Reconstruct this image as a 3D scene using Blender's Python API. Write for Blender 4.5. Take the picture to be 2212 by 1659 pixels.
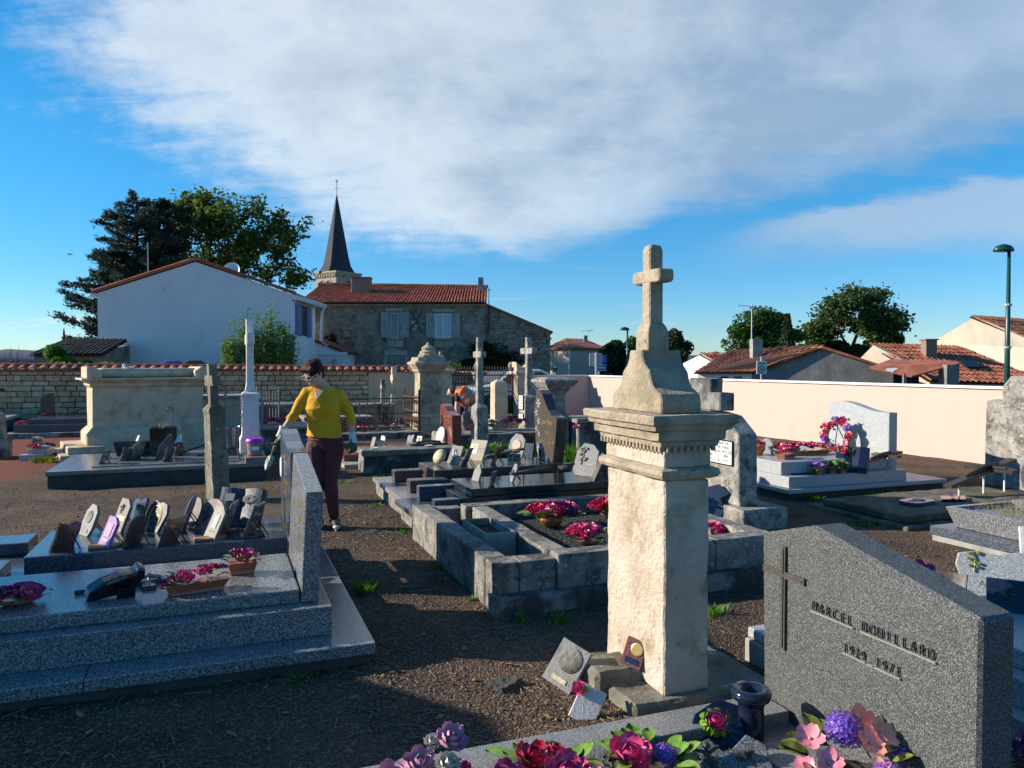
import bpy, bmesh, math, random
import numpy as np
from mathutils import Vector, Matrix, noise
random.seed(7); RNG = np.random.default_rng(7)
for o in list(bpy.data.objects): bpy.data.objects.remove(o)
SC = bpy.context.scene; COL = SC.collection
rad = math.radians
# ------------------------------------------------------------------ camera
# world X runs along the graves (towards the headstones), world Y along the rows
YAW, PIT, EYE = rad(20.7), rad(1.55), 1.6
cam = bpy.data.cameras.new('camera'); cam.sensor_width = 36; cam.lens = 36*1660/2212
cam.clip_start = .05; cam.clip_end = 3000
co = bpy.data.objects.new('camera', cam); COL.objects.link(co)
co.location = (0, 0, EYE); co.rotation_euler = (rad(90)-PIT, 0, -YAW)
SC.camera = co
RIGHT = Vector((math.cos(YAW), -math.sin(YAW), 0)); FWD = Vector((math.sin(YAW), math.cos(YAW), 0))
# ------------------------------------------------------------------ light
SUN_EL, SUN_DIR = rad(22), Vector((-.9015, .4327, 0)).normalized()
world = bpy.data.worlds.new('World'); SC.world = world; world.use_nodes = True
nt = world.node_tree; nt.nodes.clear()
def _n(nt, t, **k):
    n = nt.nodes.new(t)
    for a, b in k.items():
        if a[0] == '_': n.inputs[int(a[1:])].default_value = b
        else: setattr(n, a, b)
    return n
def _m(nt, op, a, b=None, clamp=False):
    n = nt.nodes.new('ShaderNodeMath'); n.operation = op; n.use_clamp = clamp
    for i, q in enumerate((a, b)):
        if q is None: continue
        if isinstance(q, (int, float)): n.inputs[i].default_value = q
        else: nt.links.new(q, n.inputs[i])
    return n.outputs[0]
def _ss(nt, x, lo, hi):
    n = nt.nodes.new('ShaderNodeMapRange'); n.interpolation_type = 'SMOOTHSTEP'
    nt.links.new(x, n.inputs[0]); n.inputs[1].default_value = lo; n.inputs[2].default_value = hi
    return n.outputs[0]
def _mix(nt, f, a, b, mode='MIX'):
    n = nt.nodes.new('ShaderNodeMix'); n.data_type = 'RGBA'; n.blend_type = mode
    for i, q in ((0, f), (6, a), (7, b)):
        if isinstance(q, (int, float)): n.inputs[i].default_value = q
        elif isinstance(q, tuple): n.inputs[i].default_value = (*q, 1)
        else: nt.links.new(q, n.inputs[i])
    return n.outputs[2]
sky = _n(nt, 'ShaderNodeTexSky', sky_type='NISHITA', sun_disc=False, sun_elevation=SUN_EL,
         sun_rotation=math.atan2(SUN_DIR.x, SUN_DIR.y), altitude=20, air_density=1.0, dust_density=0.0, ozone_density=3.0)
hs = _n(nt, 'ShaderNodeHueSaturation'); hs.inputs['Saturation'].default_value = 1.2; hs.inputs['Value'].default_value = 1.85
tc = _n(nt, 'ShaderNodeTexCoord')
def _dot(vec):
    d = _n(nt, 'ShaderNodeVectorMath', operation='DOT_PRODUCT'); nt.links.new(tc.outputs['Generated'], d.inputs[0]); d.inputs[1].default_value = vec
    return d.outputs['Value']
nt.links.new(_mix(nt, 1.0, sky.outputs[0], _mix(nt, _ss(nt, _dot((0, 0, 1)), .0, .30), (.60, .80, 1.06), (.72, 1.0, 1.10)), 'MULTIPLY'), hs.inputs['Color'])   # clear, rain-washed air
up = _m(nt, 'ADD', _m(nt, 'MAXIMUM', _dot((0, 0, 1)), 0.0), .2)
cr = _m(nt, 'DIVIDE', _dot(tuple(RIGHT)), up); cf = _m(nt, 'DIVIDE', _dot(tuple(FWD)), up)   # where the ray meets a gently domed cloud deck
cv = _n(nt, 'ShaderNodeCombineXYZ'); nt.links.new(cr, cv.inputs[0]); nt.links.new(cf, cv.inputs[1])
def _nz(scale, det, rot=0, sx=1, sy=1, rough=.55, dist=0):
    mp = _n(nt, 'ShaderNodeMapping'); mp.inputs['Rotation'].default_value = (0, 0, rot); mp.inputs['Scale'].default_value = (sx, sy, 1)
    nt.links.new(cv.outputs[0], mp.inputs[0])
    z = _n(nt, 'ShaderNodeTexNoise'); z.inputs['Scale'].default_value = scale; z.inputs['Detail'].default_value = det
    z.inputs['Roughness'].default_value = rough; z.inputs['Distortion'].default_value = dist
    nt.links.new(mp.outputs[0], z.inputs['Vector']); return _m(nt, 'SUBTRACT', z.outputs[0], .5)
def _dz(scale, det, rough=.6, sz=1.6):
    mp = _n(nt, 'ShaderNodeMapping'); mp.inputs['Scale'].default_value = (1, 1, sz); nt.links.new(tc.outputs['Generated'], mp.inputs[0])
    z = _n(nt, 'ShaderNodeTexNoise'); z.inputs['Scale'].default_value = scale; z.inputs['Detail'].default_value = det; z.inputs['Roughness'].default_value = rough
    nt.links.new(mp.outputs[0], z.inputs['Vector']); return _m(nt, 'SUBTRACT', z.outputs[0], .5)
nA = _nz(1.6, 4, .5, 1, 1, .5); nB = _dz(16, 6, .68); nC = _dz(5.5, 5, .5, 1.8); nD = _nz(.5, 3, 1.1)
nE = _nz(5.5, 8, .9, .5, 1.9, .66, .5)
wob = _m(nt, 'ADD', _m(nt, 'ADD', _m(nt, 'MULTIPLY', nA, .8), _m(nt, 'MULTIPLY', nE, .5)), _m(nt, 'MULTIPLY', nB, .6))
bend = _m(nt, 'MULTIPLY', _m(nt, 'MAXIMUM', _m(nt, 'SUBTRACT', cf, 2.0), 0), -.30)
dl = _m(nt, 'ADD', _m(nt, 'ADD', cr, bend), wob)                       # distance inside the left edge
lim = _m(nt, 'SUBTRACT', 2.92, _m(nt, 'MULTIPLY', _m(nt, 'MAXIMUM', _m(nt, 'SUBTRACT', cr, .1), 0), .9))
df = _m(nt, 'ADD', _m(nt, 'SUBTRACT', lim, cf), _m(nt, 'MULTIPLY', wob, .8))   # distance inside the far edge
deck = _m(nt, 'MULTIPLY', _ss(nt, dl, -1.02, -.50), _ss(nt, df, -.14, .38))
brk = _ss(nt, _m(nt, 'ADD', _m(nt, 'ADD', cf, _m(nt, 'MULTIPLY', nD, 3.0)), _m(nt, 'MULTIPLY', wob, .5)), .2, 1.1)   # unseen sheet overhead is thinned to weaken the sky fill
deck = _m(nt, 'MULTIPLY', deck, brk)
w1 = _m(nt, 'ADD', _m(nt, 'SUBTRACT', cf, _m(nt, 'SUBTRACT', 3.20, _m(nt, 'MULTIPLY', cr, .88))), _m(nt, 'MULTIPLY', wob, .35))
w2 = _m(nt, 'ADD', _m(nt, 'SUBTRACT', _m(nt, 'SUBTRACT', 3.35, _m(nt, 'MULTIPLY', cr, .36)), cf), _m(nt, 'MULTIPLY', wob, .5))
wedge = _m(nt, 'MULTIPLY', _m(nt, 'MULTIPLY', _ss(nt, w1, -.02, .10), _ss(nt, w2, -.05, .45)), _ss(nt, cr, .62, 1.0))
low = _m(nt, 'MULTIPLY', _ss(nt, _m(nt, 'ADD', _nz(1.1, 5, 0, .55, 3.2, .6), _m(nt, 'MULTIPLY', nB, .12)), .08, .20), _ss(nt, cf, 2.7, 3.3))
dens = _m(nt, 'MAXIMUM', _m(nt, 'MULTIPLY', deck, _m(nt, 'ADD', .82, _m(nt, 'MULTIPLY', nC, .8)), True), _m(nt, 'MULTIPLY', wedge, .62))
dens = _m(nt, 'MAXIMUM', dens, _m(nt, 'MULTIPLY', low, .5))
dens = _m(nt, 'MULTIPLY', dens, .92)
shade = _m(nt, 'ADD', _ss(nt, dl, -.7, .9), _m(nt, 'ADD', _m(nt, 'MULTIPLY', nC, 2.9), _m(nt, 'MULTIPLY', nB, .35)))
ccol = _mix(nt, _m(nt, 'MAXIMUM', _m(nt, 'MINIMUM', shade, 1.0), 0.0), (10.8, 11.5, 11.8), (4.5, 6.0, 7.9))
ccol = _mix(nt, _m(nt, 'MULTIPLY', wedge, .6), ccol, (8.2, 8.9, 9.6))
bg = _n(nt, 'ShaderNodeBackground'); nt.links.new(_mix(nt, dens, hs.outputs[0], ccol), bg.inputs[0]); bg.inputs[1].default_value = .05
nt.links.new(bg.outputs[0], _n(nt, 'ShaderNodeOutputWorld').inputs[0])
sl = bpy.data.lights.new('sun', 'SUN'); sl.energy = 5.0; sl.angle = rad(.53); sl.color = (1, .89, .74)
so = bpy.data.objects.new('sun', sl); COL.objects.link(so); so.location = (-8, 5, 8)
d = SUN_DIR*math.cos(SUN_EL)+Vector((0, 0, math.sin(SUN_EL)))
so.rotation_euler = (-d).to_track_quat('-Z', 'Y').to_euler()
vs = SC.view_settings; vs.view_transform = 'Standard'; vs.look = 'None'; vs.gamma = 1; vs.exposure = 0.72; vs.use_curve_mapping = False
SC.render.engine = 'CYCLES'

# ------------------------------------------------------------------ helpers
def tag(o, label, cat, group=None):
    o['label'] = label; o['category'] = cat
    if group: o['group'] = group
    return o
def thing(name, label, cat, loc=(0, 0, 0), rz=0, group=None):
    o = bpy.data.objects.new(name, None); o.empty_display_size = .1; COL.objects.link(o)
    o.location = loc; o.rotation_euler = (0, 0, rz); tag(o, label, cat, group); return o
def link(name, me, parent=None, mw=None):
    o = bpy.data.objects.new(name, me); COL.objects.link(o)
    if parent is not None: o.parent = parent
    if mw is not None: o.matrix_local = mw
    return o
class MB:
    def __init__(s): s.v = []; s.f = []
    def add(s, v, f):
        n = len(s.v); s.v += [tuple(q) for q in v]; s.f += [tuple(i+n for i in q) for q in f]; return s
    def box(s, x0, x1, y0, y1, z0, z1):
        return s.add([(x0, y0, z0), (x1, y0, z0), (x1, y1, z0), (x0, y1, z0), (x0, y0, z1), (x1, y0, z1), (x1, y1, z1), (x0, y1, z1)],
                     [(3, 2, 1, 0), (4, 5, 6, 7), (0, 1, 5, 4), (1, 2, 6, 5), (2, 3, 7, 6), (3, 0, 4, 7)])
    def cbox(s, c, h): return s.box(c[0]-h[0], c[0]+h[0], c[1]-h[1], c[1]+h[1], c[2]-h[2], c[2]+h[2])
    def prism(s, poly, ax, d0, d1):
        """poly in the plane normal to ax ('x': (y,z), 'y': (x,z), 'z': (x,y))"""
        mk = {'x': lambda p, d: (d, p[0], p[1]), 'y': lambda p, d: (p[0], d, p[1]), 'z': lambda p, d: (p[0], p[1], d)}[ax]
        n = len(poly); v = [mk(p, d0) for p in poly]+[mk(p, d1) for p in poly]
        return s.add(v, [tuple(range(n)), tuple(range(2*n-1, n-1, -1))]+[(i, n+i, n+(i+1) % n, (i+1) % n) for i in range(n)])
    def rects(s, c, prof):
        """stacked rectangles (hx, hy, z) round the point c"""
        rings = [[(c[0]+sx*hx, c[1]+sy*hy, z) for sx, sy in ((-1, -1), (1, -1), (1, 1), (-1, 1))] for hx, hy, z in prof]
        return s.rings(rings)
    def rings(s, rings, cap=True):
        n = len(rings[0]); v = [p for r in rings for p in r]; f = []
        for k in range(len(rings)-1):
            for i in range(n): f.append((k*n+i, k*n+(i+1) % n, (k+1)*n+(i+1) % n, (k+1)*n+i))
        if cap: f.append(tuple(range(n-1, -1, -1))); f.append(tuple((len(rings)-1)*n+i for i in range(n)))
        return s.add(v, f)
    def lathe(s, c, prof, n=20):
        return s.rings([[(c[0]+r*math.cos(2*math.pi*i/n), c[1]+r*math.sin(2*math.pi*i/n), c[2]+z) for i in range(n)] for r, z in prof])
    def tube(s, pts, r, n=8, ry=None, ref=(0, 1, 0)):
        pts = [Vector(p) for p in pts]; m = len(pts)
        r = r if isinstance(r, (list, tuple)) else [r]*m; ry = ry or r
        ry = ry if isinstance(ry, (list, tuple)) else [ry]*m
        out = []
        for k, p in enumerate(pts):
            t = (pts[min(k+1, m-1)]-pts[max(k-1, 0)]).normalized(); u = Vector(ref)
            if abs(t.dot(u)) > .95: u = Vector((1, 0, 0)) if abs(t.x) < .9 else Vector((0, 0, 1))
            sd = t.cross(u).normalized(); w = sd.cross(t).normalized()
            out.append([tuple(p+sd*(r[k]*math.cos(2*math.pi*i/n))+w*(ry[k]*math.sin(2*math.pi*i/n))) for i in range(n)])
        return s.rings(out)
    def ball(s, c, r, nu=10, nv=7):
        r = r if isinstance(r, (tuple, list)) else (r, r, r)
        return s.rings([[(c[0]+r[0]*math.sin(math.pi*(k+.02)/(nv-1+.04))*math.cos(2*math.pi*i/nu), c[1]+r[1]*math.sin(math.pi*(k+.02)/(nv-1+.04))*math.sin(2*math.pi*i/nu),
                          c[2]-r[2]*math.cos(math.pi*(k+.02)/(nv-1+.04))) for i in range(nu)] for k in range(nv)])
    def xf(s, mat, i0=0):
        s.v = s.v[:i0]+[tuple(mat @ Vector(q)) for q in s.v[i0:]]; return s
    def mesh(s, name, mat=None, bevel=0, seg=1, rough=None, smooth=False, org=(0, 0, 0)):
        me = bpy.data.meshes.new(name)
        me.from_pydata([(x-org[0], y-org[1], z-org[2]) for x, y, z in s.v], [], s.f)
        if bevel or rough or True:
            bm = bmesh.new(); bm.from_mesh(me)
            bmesh.ops.recalc_face_normals(bm, faces=bm.faces)
            if bevel:
                ed = [e for e in bm.edges if len(e.link_faces) == 2 and e.calc_face_angle(0) > .5]
                bmesh.ops.bevel(bm, geom=ed, offset=bevel, segments=seg, affect='EDGES', profile=.6, clamp_overlap=True)
            if rough:
                size, amp, sc = rough
                for _ in range(6):
                    ed = [e for e in bm.edges if e.calc_length() > size]
                    if not ed or len(bm.verts) > 14000: break
                    bmesh.ops.subdivide_edges(bm, edges=ed, cuts=1, use_grid_fill=True)
                bmesh.ops.triangulate(bm, faces=[q for q in bm.faces if len(q.verts) > 4])
                O = Vector(org)
                for q in bm.verts:
                    p = (q.co+O)*sc; k = noise.noise_vector(p)+.5*noise.noise_vector(p*2.7)
                    q.co += k*amp
            bm.to_mesh(me); bm.free()
        if smooth: me.polygons.foreach_set('use_smooth', [True]*len(me.polygons))
        if mat is not None: me.materials.append(MAT[mat] if isinstance(mat, str) else mat)
        return me
    def build(s, name, mat, parent=None, local=False, **k):
        """verts are world coordinates (the parent is an unrotated Empty) unless local"""
        if parent is None:
            me = s.mesh(name, mat, **k); return link(name, me)
        org = (0, 0, 0) if local else tuple(parent.location)
        return link(name, s.mesh(name, mat, org=org, **k), parent)
    def solo(s, name, mat, label, cat, group=None, **k):
        xs = np.array(s.v); c = (float(xs[:, 0].mean()), float(xs[:, 1].mean()), float(xs[:, 2].min()))
        o = link(name, s.mesh(name, mat, org=c, **k)); o.location = c; return tag(o, label, cat, group)
def structure(o): o['kind'] = 'structure'; return o
def stuff(o): o['kind'] = 'stuff'; return o
def base_of(pts): return (sum(p[0] for p in pts)/len(pts), sum(p[1] for p in pts)/len(pts), 0)
def copy_thing(o, loc, rz, label, group=None, parent=None):
    c = o.copy(); COL.objects.link(c)
    if parent is None:
        c.location = loc; c.rotation_euler = (0, 0, rz); c['label'] = label
        if group: c['group'] = group
    else: c.parent = parent
    for ch in o.children: copy_thing(ch, None, None, None, None, c)
    return c
def bg(X, D, z=0): return RIGHT*X+FWD*D+Vector((0, 0, z))     # X metres right, D metres ahead of the camera
def px(x, y, D): return ((x-1106)/1660*D, D, EYE+(785-y)/1660*D)   # photograph position at distance D -> (X, D, z)

# ------------------------------------------------------------------ materials
MAT = {}
def surf(name, cols, scale=6, det=6, rough=.85, bump=.25, bscale=45, dirt=(), rand=0, metal=0, spec=.5, coat=0, stretch=(1, 1, 1), nrough=.6, glossvar=0, bdist=.02):
    m = bpy.data.materials.new(name); m.use_nodes = True; nt = m.node_tree; b = nt.nodes['Principled BSDF']
    g = _n(nt, 'ShaderNodeNewGeometry'); mp = _n(nt, 'ShaderNodeMapping'); mp.inputs['Scale'].default_value = stretch
    nt.links.new(g.outputs['Position'], mp.inputs[0])
    def nz(sc, de=6, ro=.6, raw=False):
        z = _n(nt, 'ShaderNodeTexNoise'); z.inputs['Scale'].default_value = sc; z.inputs['Detail'].default_value = de; z.inputs['Roughness'].default_value = ro
        nt.links.new(mp.outputs[0], z.inputs['Vector']); return z.outputs[0]
    if len(cols) == 1: c = _n(nt, 'ShaderNodeRGB'); c.outputs[0].default_value = (*cols[0], 1); c = c.outputs[0]
    else:
        r = _n(nt, 'ShaderNodeValToRGB'); e = r.color_ramp.elements; k = len(cols)
        st = [(cc[3] if len(cc) > 3 else .3+.4*i/(k-1)) for i, cc in enumerate(cols)]
        while len(e) < k: e.new(.5)
        for i in range(k): e[i].position = st[i]; e[i].color = (*cols[i][:3], 1)
        nt.links.new(nz(scale, det, nrough), r.inputs[0]); c = r.outputs[0]
    for dc, ds, lo, hi, amt in dirt:
        c = _mix(nt, _m(nt, 'MULTIPLY', _ss(nt, nz(ds, 7, .65), lo, hi), amt), c, dc)
    if rand:
        oi = _n(nt, 'ShaderNodeObjectInfo'); mr = _n(nt, 'ShaderNodeMapRange'); nt.links.new(oi.outputs['Random'], mr.inputs[0])
        mr.inputs[3].default_value = 1-rand; mr.inputs[4].default_value = 1+rand*.7
        cx = _n(nt, 'ShaderNodeCombineXYZ')
        for i in range(3): nt.links.new(mr.outputs[0], cx.inputs[i])
        c = _mix(nt, 1.0, c, cx.outputs[0], 'MULTIPLY')
    nt.links.new(c, b.inputs['Base Color'])
    b.inputs['Roughness'].default_value = rough; b.inputs['Metallic'].default_value = metal
    b.inputs['Specular IOR Level'].default_value = spec; b.inputs['Coat Weight'].default_value = coat
    if glossvar:
        mr = _n(nt, 'ShaderNodeMapRange'); nt.links.new(nz(9, 5), mr.inputs[0]); mr.inputs[1].default_value = .3; mr.inputs[2].default_value = .7
        mr.inputs[3].default_value = rough; mr.inputs[4].default_value = rough+glossvar; nt.links.new(mr.outputs[0], b.inputs['Roughness'])
    if bump:
        bp = _n(nt, 'ShaderNodeBump'); bp.inputs['Strength'].default_value = bump; bp.inputs['Distance'].default_value = bdist
        nt.links.new(nz(bscale, 5, .65), bp.inputs['Height']); nt.links.new(bp.outputs[0], b.inputs['Normal'])
    MAT[name] = m; return m
def granite(name, dark, mid, light, scale=95, rough=.25, bump=.03, tint=(), gv=.12):
    m = surf(name, [(*dark, .36), (*mid, .46), (*mid, .54), (*light, .66)], scale*1.25, 4, rough, bump, scale, dirt=tint, nrough=.8, glossvar=gv)
    nt = m.node_tree; b = nt.nodes['Principled BSDF']; src = b.inputs['Base Color'].links[0].from_socket     # crystal grains over the cloudy ground
    g = _n(nt, 'ShaderNodeNewGeometry'); vo = _n(nt, 'ShaderNodeTexVoronoi'); vo.inputs['Scale'].default_value = scale*2.1; nt.links.new(g.outputs['Position'], vo.inputs['Vector'])
    sp = _n(nt, 'ShaderNodeSeparateColor'); nt.links.new(vo.outputs['Color'], sp.inputs[0])
    c = _mix(nt, _m(nt, 'MULTIPLY', _ss(nt, sp.outputs[0], .74, .9), .75), src, light); c = _mix(nt, _m(nt, 'MULTIPLY', _ss(nt, sp.outputs[1], .70, .88), .8), c, dark)
    nt.links.new(c, b.inputs['Base Color']); return m
lich = ((.42, .40, .30), 9, .58, .68, .55); soot = ((.035, .033, .028), 3.2, .50, .66, .75); soot2 = ((.05, .047, .04), 14, .56, .70, .6)
granite('grey_granite', (.026, .029, .033), (.145, .152, .163), (.46, .47, .485), 95, .16, tint=[((.10, .10, .095), 2.2, .54, .72, .35)])
granite('rough_granite', (.010, .011, .012), (.048, .052, .054), (.26, .275, .27), 170, .45, .1, tint=[((.045, .045, .04), 1.6, .52, .70, .5)])
granite('kerb_granite', (.06, .065, .07), (.19, .20, .205), (.42, .43, .43), 130, .35, .06, tint=[((.08, .07, .05), 4, .52, .68, .5)])
granite('light_granite', (.16, .17, .18), (.34, .36, .37), (.62, .64, .65), 110, .3)
granite('blue_granite', (.012, .016, .028), (.05, .062, .085), (.20, .23, .28), 120, .10)
granite('plaque_grey', (.08, .08, .082), (.17, .17, .172), (.32, .32, .32), 120, .6)
granite('plaque_pink', (.09, .07, .066), (.17, .135, .13), (.30, .25, .24), 120, .6)
granite('book_granite', (.016, .022, .032), (.05, .066, .09), (.19, .22, .26), 34, .55)
granite('dark_granite', (.006, .007, .009), (.018, .02, .024), (.06, .065, .075), 150, .07, gv=.1)
granite('brown_granite', (.02, .016, .014), (.075, .06, .052), (.20, .165, .145), 120, .10)
granite('red_granite', (.06, .018, .016), (.16, .05, .045), (.30, .12, .105), 130, .10)
granite('pinkgrey_granite', (.09, .08, .078), (.25, .225, .22), (.46, .43, .42), 120, .2)
surf('lime', [(.37, .28, .185), (.53, .42, .295), (.61, .50, .375)], 5, 8, .9, .35, 60, dirt=[((.16, .15, .09), 2.6, .54, .72, .55), ((.07, .065, .045), 11, .60, .74, .6), ((.62, .60, .52), 16, .64, .70, .5)])
surf('lime_column', [(.38, .305, .225), (.52, .435, .345), (.59, .515, .435)], 4, 8, .92, .75, 42, bdist=.025, dirt=[((.30, .235, .13), 5, .53, .66, .65), ((.15, .13, .085), 15, .60, .72, .6), ((.70, .66, .60), 9, .60, .70, .5)])
surf('lime_cap', [(.26, .205, .14), (.39, .32, .23), (.48, .41, .31)], 5, 8, .92, .8, 50, dirt=[((.17, .16, .09), 3.2, .50, .66, .6), ((.06, .058, .042), 12, .59, .72, .7), ((.60, .59, .52), 22, .66, .71, .6)])
surf('weathered', [(.14, .135, .12), (.27, .255, .225), (.40, .38, .335)], 7, 8, .92, .5, 50, dirt=[soot, ((.04, .038, .034), 18, .53, .64, .75), ((.50, .49, .44), 26, .58, .66, .7)])
surf('weathered_dark', [(.10, .10, .095), (.21, .205, .19), (.32, .31, .285)], 7, 8, .92, .5, 50, dirt=[((.022, .021, .02), 2.8, .44, .60, .85), soot2, ((.42, .42, .38), 17, .64, .70, .55)])
surf('kerb_old', [(.11, .106, .096), (.21, .198, .175), (.34, .32, .28)], 8, 8, .93, .6, 45, dirt=[((.03, .029, .027), 4.5, .50, .64, .7), ((.035, .034, .03), 20, .54, .64, .65), ((.46, .44, .38), 24, .58, .66, .75), ((.07, .075, .03), 3, .58, .72, .4)])
surf('mossy', [(.10, .09, .07), (.19, .175, .14), (.30, .28, .22)], 7, 8, .95, .6, 45, dirt=[((.06, .062, .02), 3.5, .48, .66, .7), ((.44, .42, .33), 11, .61, .66, .75), ((.03, .03, .026), 9, .57, .70, .7)])
surf('mossy_slab', [(.07, .06, .04), (.13, .115, .08), (.22, .20, .15)], 6, 8, .95, .7, 38, dirt=[((.035, .033, .015), 2.5, .46, .64, .7), ((.28, .26, .20), 22, .62, .69, .6)])
surf('white_stone', [(.52, .50, .46), (.66, .64, .60), (.74, .72, .68)], 6, 8, .85, .25, 60, dirt=[((.10, .10, .10), 3.0, .60, .74, .7), ((.20, .19, .18), 20, .62, .72, .55)])
surf('concrete', [(.20, .20, .185), (.29, .285, .265), (.36, .355, .33)], 8, 7, .9, .35, 60, dirt=[((.06, .06, .055), 4, .52, .68, .7), ((.45, .45, .42), 24, .63, .70, .5)])
surf('cement', [(.045, .043, .04), (.085, .08, .072)], 5, 6, .9, .3, 60, dirt=[((.05, .05, .045), 3, .5, .7, .5)])
surf('wallstone', [(.44, .265, .145), (.60, .39, .235), (.68, .475, .305)], 7, 7, .93, .6, 40, rand=.24, dirt=[((.15, .135, .10), 3.5, .56, .74, .6)])
surf('mortar', [(.16, .12, .075), (.26, .20, .13)], 12, 6, .95, .5, 60)
surf('render_tan', [(.62, .42, .26), (.66, .47, .31)], 3, 5, .92, .15, 80)
surf('render_pink', [(.57, .385, .325), (.60, .415, .355)], 1.6, 5, .92, .12, 110, stretch=(1, 1, .35), dirt=[((.46, .32, .27), 1.3, .56, .78, .35), ((.50, .40, .36), 6, .60, .74, .25)])
surf('coping_white', [(.72, .70, .66), (.78, .76, .72)], 5, 5, .7, .1, 60)
surf('render_white', [(.66, .66, .665), (.75, .75, .75)], .9, 6, .9, .2, 70, dirt=[((.36, .37, .40), .55, .58, .78, .35), ((.30, .30, .31), 1.7, .62, .78, .45)], stretch=(1, 1, .6))
surf('paint_white', [(.74, .75, .76)], 1, 1, .5, 0)
surf('gutter_white', [(.70, .71, .72)], 1, 1, .35, 0)
surf('oldwall', [(.11, .093, .072), (.25, .215, .162), (.40, .35, .27)], 1.6, 9, .95, .8, 7, nrough=.72, bdist=.06, dirt=[((.33, .30, .235), 2.3, .60, .70, .65), ((.026, .025, .024), 1.0, .52, .70, .7)])
surf('oldstone', [(.19, .165, .13), (.36, .315, .245)], 3, 7, .95, .6, 20, rand=.35, dirt=[((.04, .038, .034), 1.4, .5, .7, .5)])
surf('ashlar', [(.34, .31, .245), (.43, .39, .31)], 4, 6, .9, .3, 30, rand=.18, dirt=[((.14, .13, .11), 3, .56, .72, .5)])
surf('shutter_old', [(.27, .27, .26), (.42, .42, .40)], 9, 8, .8, .3, 40, stretch=(1, 1, .25), dirt=[((.13, .12, .105), 7, .54, .64, .8)])
surf('shutter_blue', [(.11, .17, .33)], 1, 1, .55, 0)
surf('glass_dark', [(.02, .025, .035)], 1, 1, .04, 0, spec=.8)
surf('glass_blue', [(.035, .06, .15)], 1, 1, .05, 0, spec=.8)
surf('curtain', [(.42, .47, .52), (.55, .58, .60)], 3, 3, .8, 0, stretch=(3, 3, .3))
surf('iron', [(.012, .012, .013), (.03, .026, .024)], 20, 5, .6, .2, 80)
surf('rust_iron', [(.06, .022, .016), (.12, .045, .03)], 25, 5, .75, .25, 80)
surf('grey_iron', [(.16, .155, .145), (.26, .25, .235)], 25, 5, .7, .2, 80)
surf('tile_red', [(.27, .06, .032), (.40, .10, .055), (.50, .155, .09)], 2.2, 6, .85, .3, 40, rand=.28, dirt=[((.10, .045, .035), 3.0, .55, .72, .5)])
surf('tile_wall', [(.24, .055, .03), (.34, .085, .05), (.40, .13, .085)], 3, 6, .85, .3, 40, rand=.25, dirt=[((.07, .05, .04), 6, .54, .68, .6)])
surf('tile_orange', [(.36, .125, .06), (.46, .175, .09)], 2.2, 6, .85, .3, 40, rand=.25, dirt=[((.16, .07, .045), 3, .56, .72, .5)])
surf('tile_old', [(.22, .062, .036), (.35, .11, .064), (.43, .165, .10)], 2.2, 6, .9, .4, 40, rand=.3, dirt=[((.09, .055, .04), 2.4, .52, .68, .6), ((.26, .22, .15), 9, .62, .70, .5)])
surf('tile_mossy', [(.055, .045, .038), (.10, .085, .068)], 3, 6, .95, .5, 40, rand=.3, dirt=[((.20, .175, .14), 8, .58, .70, .7)])
surf('roofdeck_shade', [(.025, .012, .009), (.05, .022, .015)], 3, 5, .95, 0)  # near-black colour puts shade into the channels between the tiles
surf('slate', [(.022, .027, .035), (.05, .058, .07)], 5, 6, .75, spec=.25, bump=.3, bscale=18, stretch=(1, 1, 3))

surf('church_stone', [(.30, .27, .205), (.40, .365, .285)], 1.4, 6, .92, .4, 6, rand=.12, dirt=[((.12, .11, .09), .7, .55, .75, .6)])
surf('brickwork', [(.18, .13, .10), (.26, .20, .16)], 6, 6, .9, .5, 20, dirt=[((.08, .07, .06), 3, .52, .7, .6)])
surf('stucco_cream', [(.50, .44, .35), (.60, .54, .44)], 2, 7, .92, .3, 30, dirt=[((.34, .31, .26), 1.3, .54, .72, .6)], stretch=(1, 1, .5))  # cream stucco with random upright streaks
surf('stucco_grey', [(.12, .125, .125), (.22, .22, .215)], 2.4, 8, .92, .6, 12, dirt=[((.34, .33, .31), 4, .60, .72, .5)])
surf('stucco_pink', [(.50, .42, .33), (.56, .47, .38)], 2, 6, .9, .1, 30)
surf('bark', [(.05, .038, .03), (.10, .08, .065)], 9, 6, .95, .6, 30, stretch=(1, 1, .3))
surf('bark_dark', [(.018, .015, .013), (.04, .034, .028)], 9, 6, .95, .5, 30)
def foliage(name, cols, sc=1.2, tr=.35):
    surf(name, cols, sc, 4, .6, 0, rand=0); m = MAT[name]; nt = m.node_tree; b = nt.nodes['Principled BSDF']
    t = _n(nt, 'ShaderNodeBsdfTranslucent'); mx = _n(nt, 'ShaderNodeMixShader'); mx.inputs[0].default_value = tr
    src = b.inputs['Base Color'].links[0].from_socket; nt.links.new(src, t.inputs[0])
    nt.links.new(b.outputs[0], mx.inputs[1]); nt.links.new(t.outputs[0], mx.inputs[2]); nt.links.new(mx.outputs[0], nt.nodes['Material Output'].inputs[0])
foliage('needles', [(.018, .042, .034), (.05, .088, .066)], .8, .35)
foliage('leaves', [(.022, .055, .010), (.06, .115, .016), (.14, .17, .02)], .5, .45)
foliage('leaves_dark', [(.012, .03, .01), (.03, .06, .016)], .8)
foliage('leaves_pine', [(.018, .06, .008), (.05, .13, .014)], 1.0, .3)
foliage('leaves_tall', [(.018, .055, .014), (.05, .105, .024), (.10, .14, .035)], .8, .45)
foliage('bamboo', [(.04, .12, .012), (.11, .24, .022), (.22, .32, .03)], 2.2, .45)
foliage('hedge', [(.04, .14, .012), (.10, .25, .02)], 3, .45)
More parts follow.
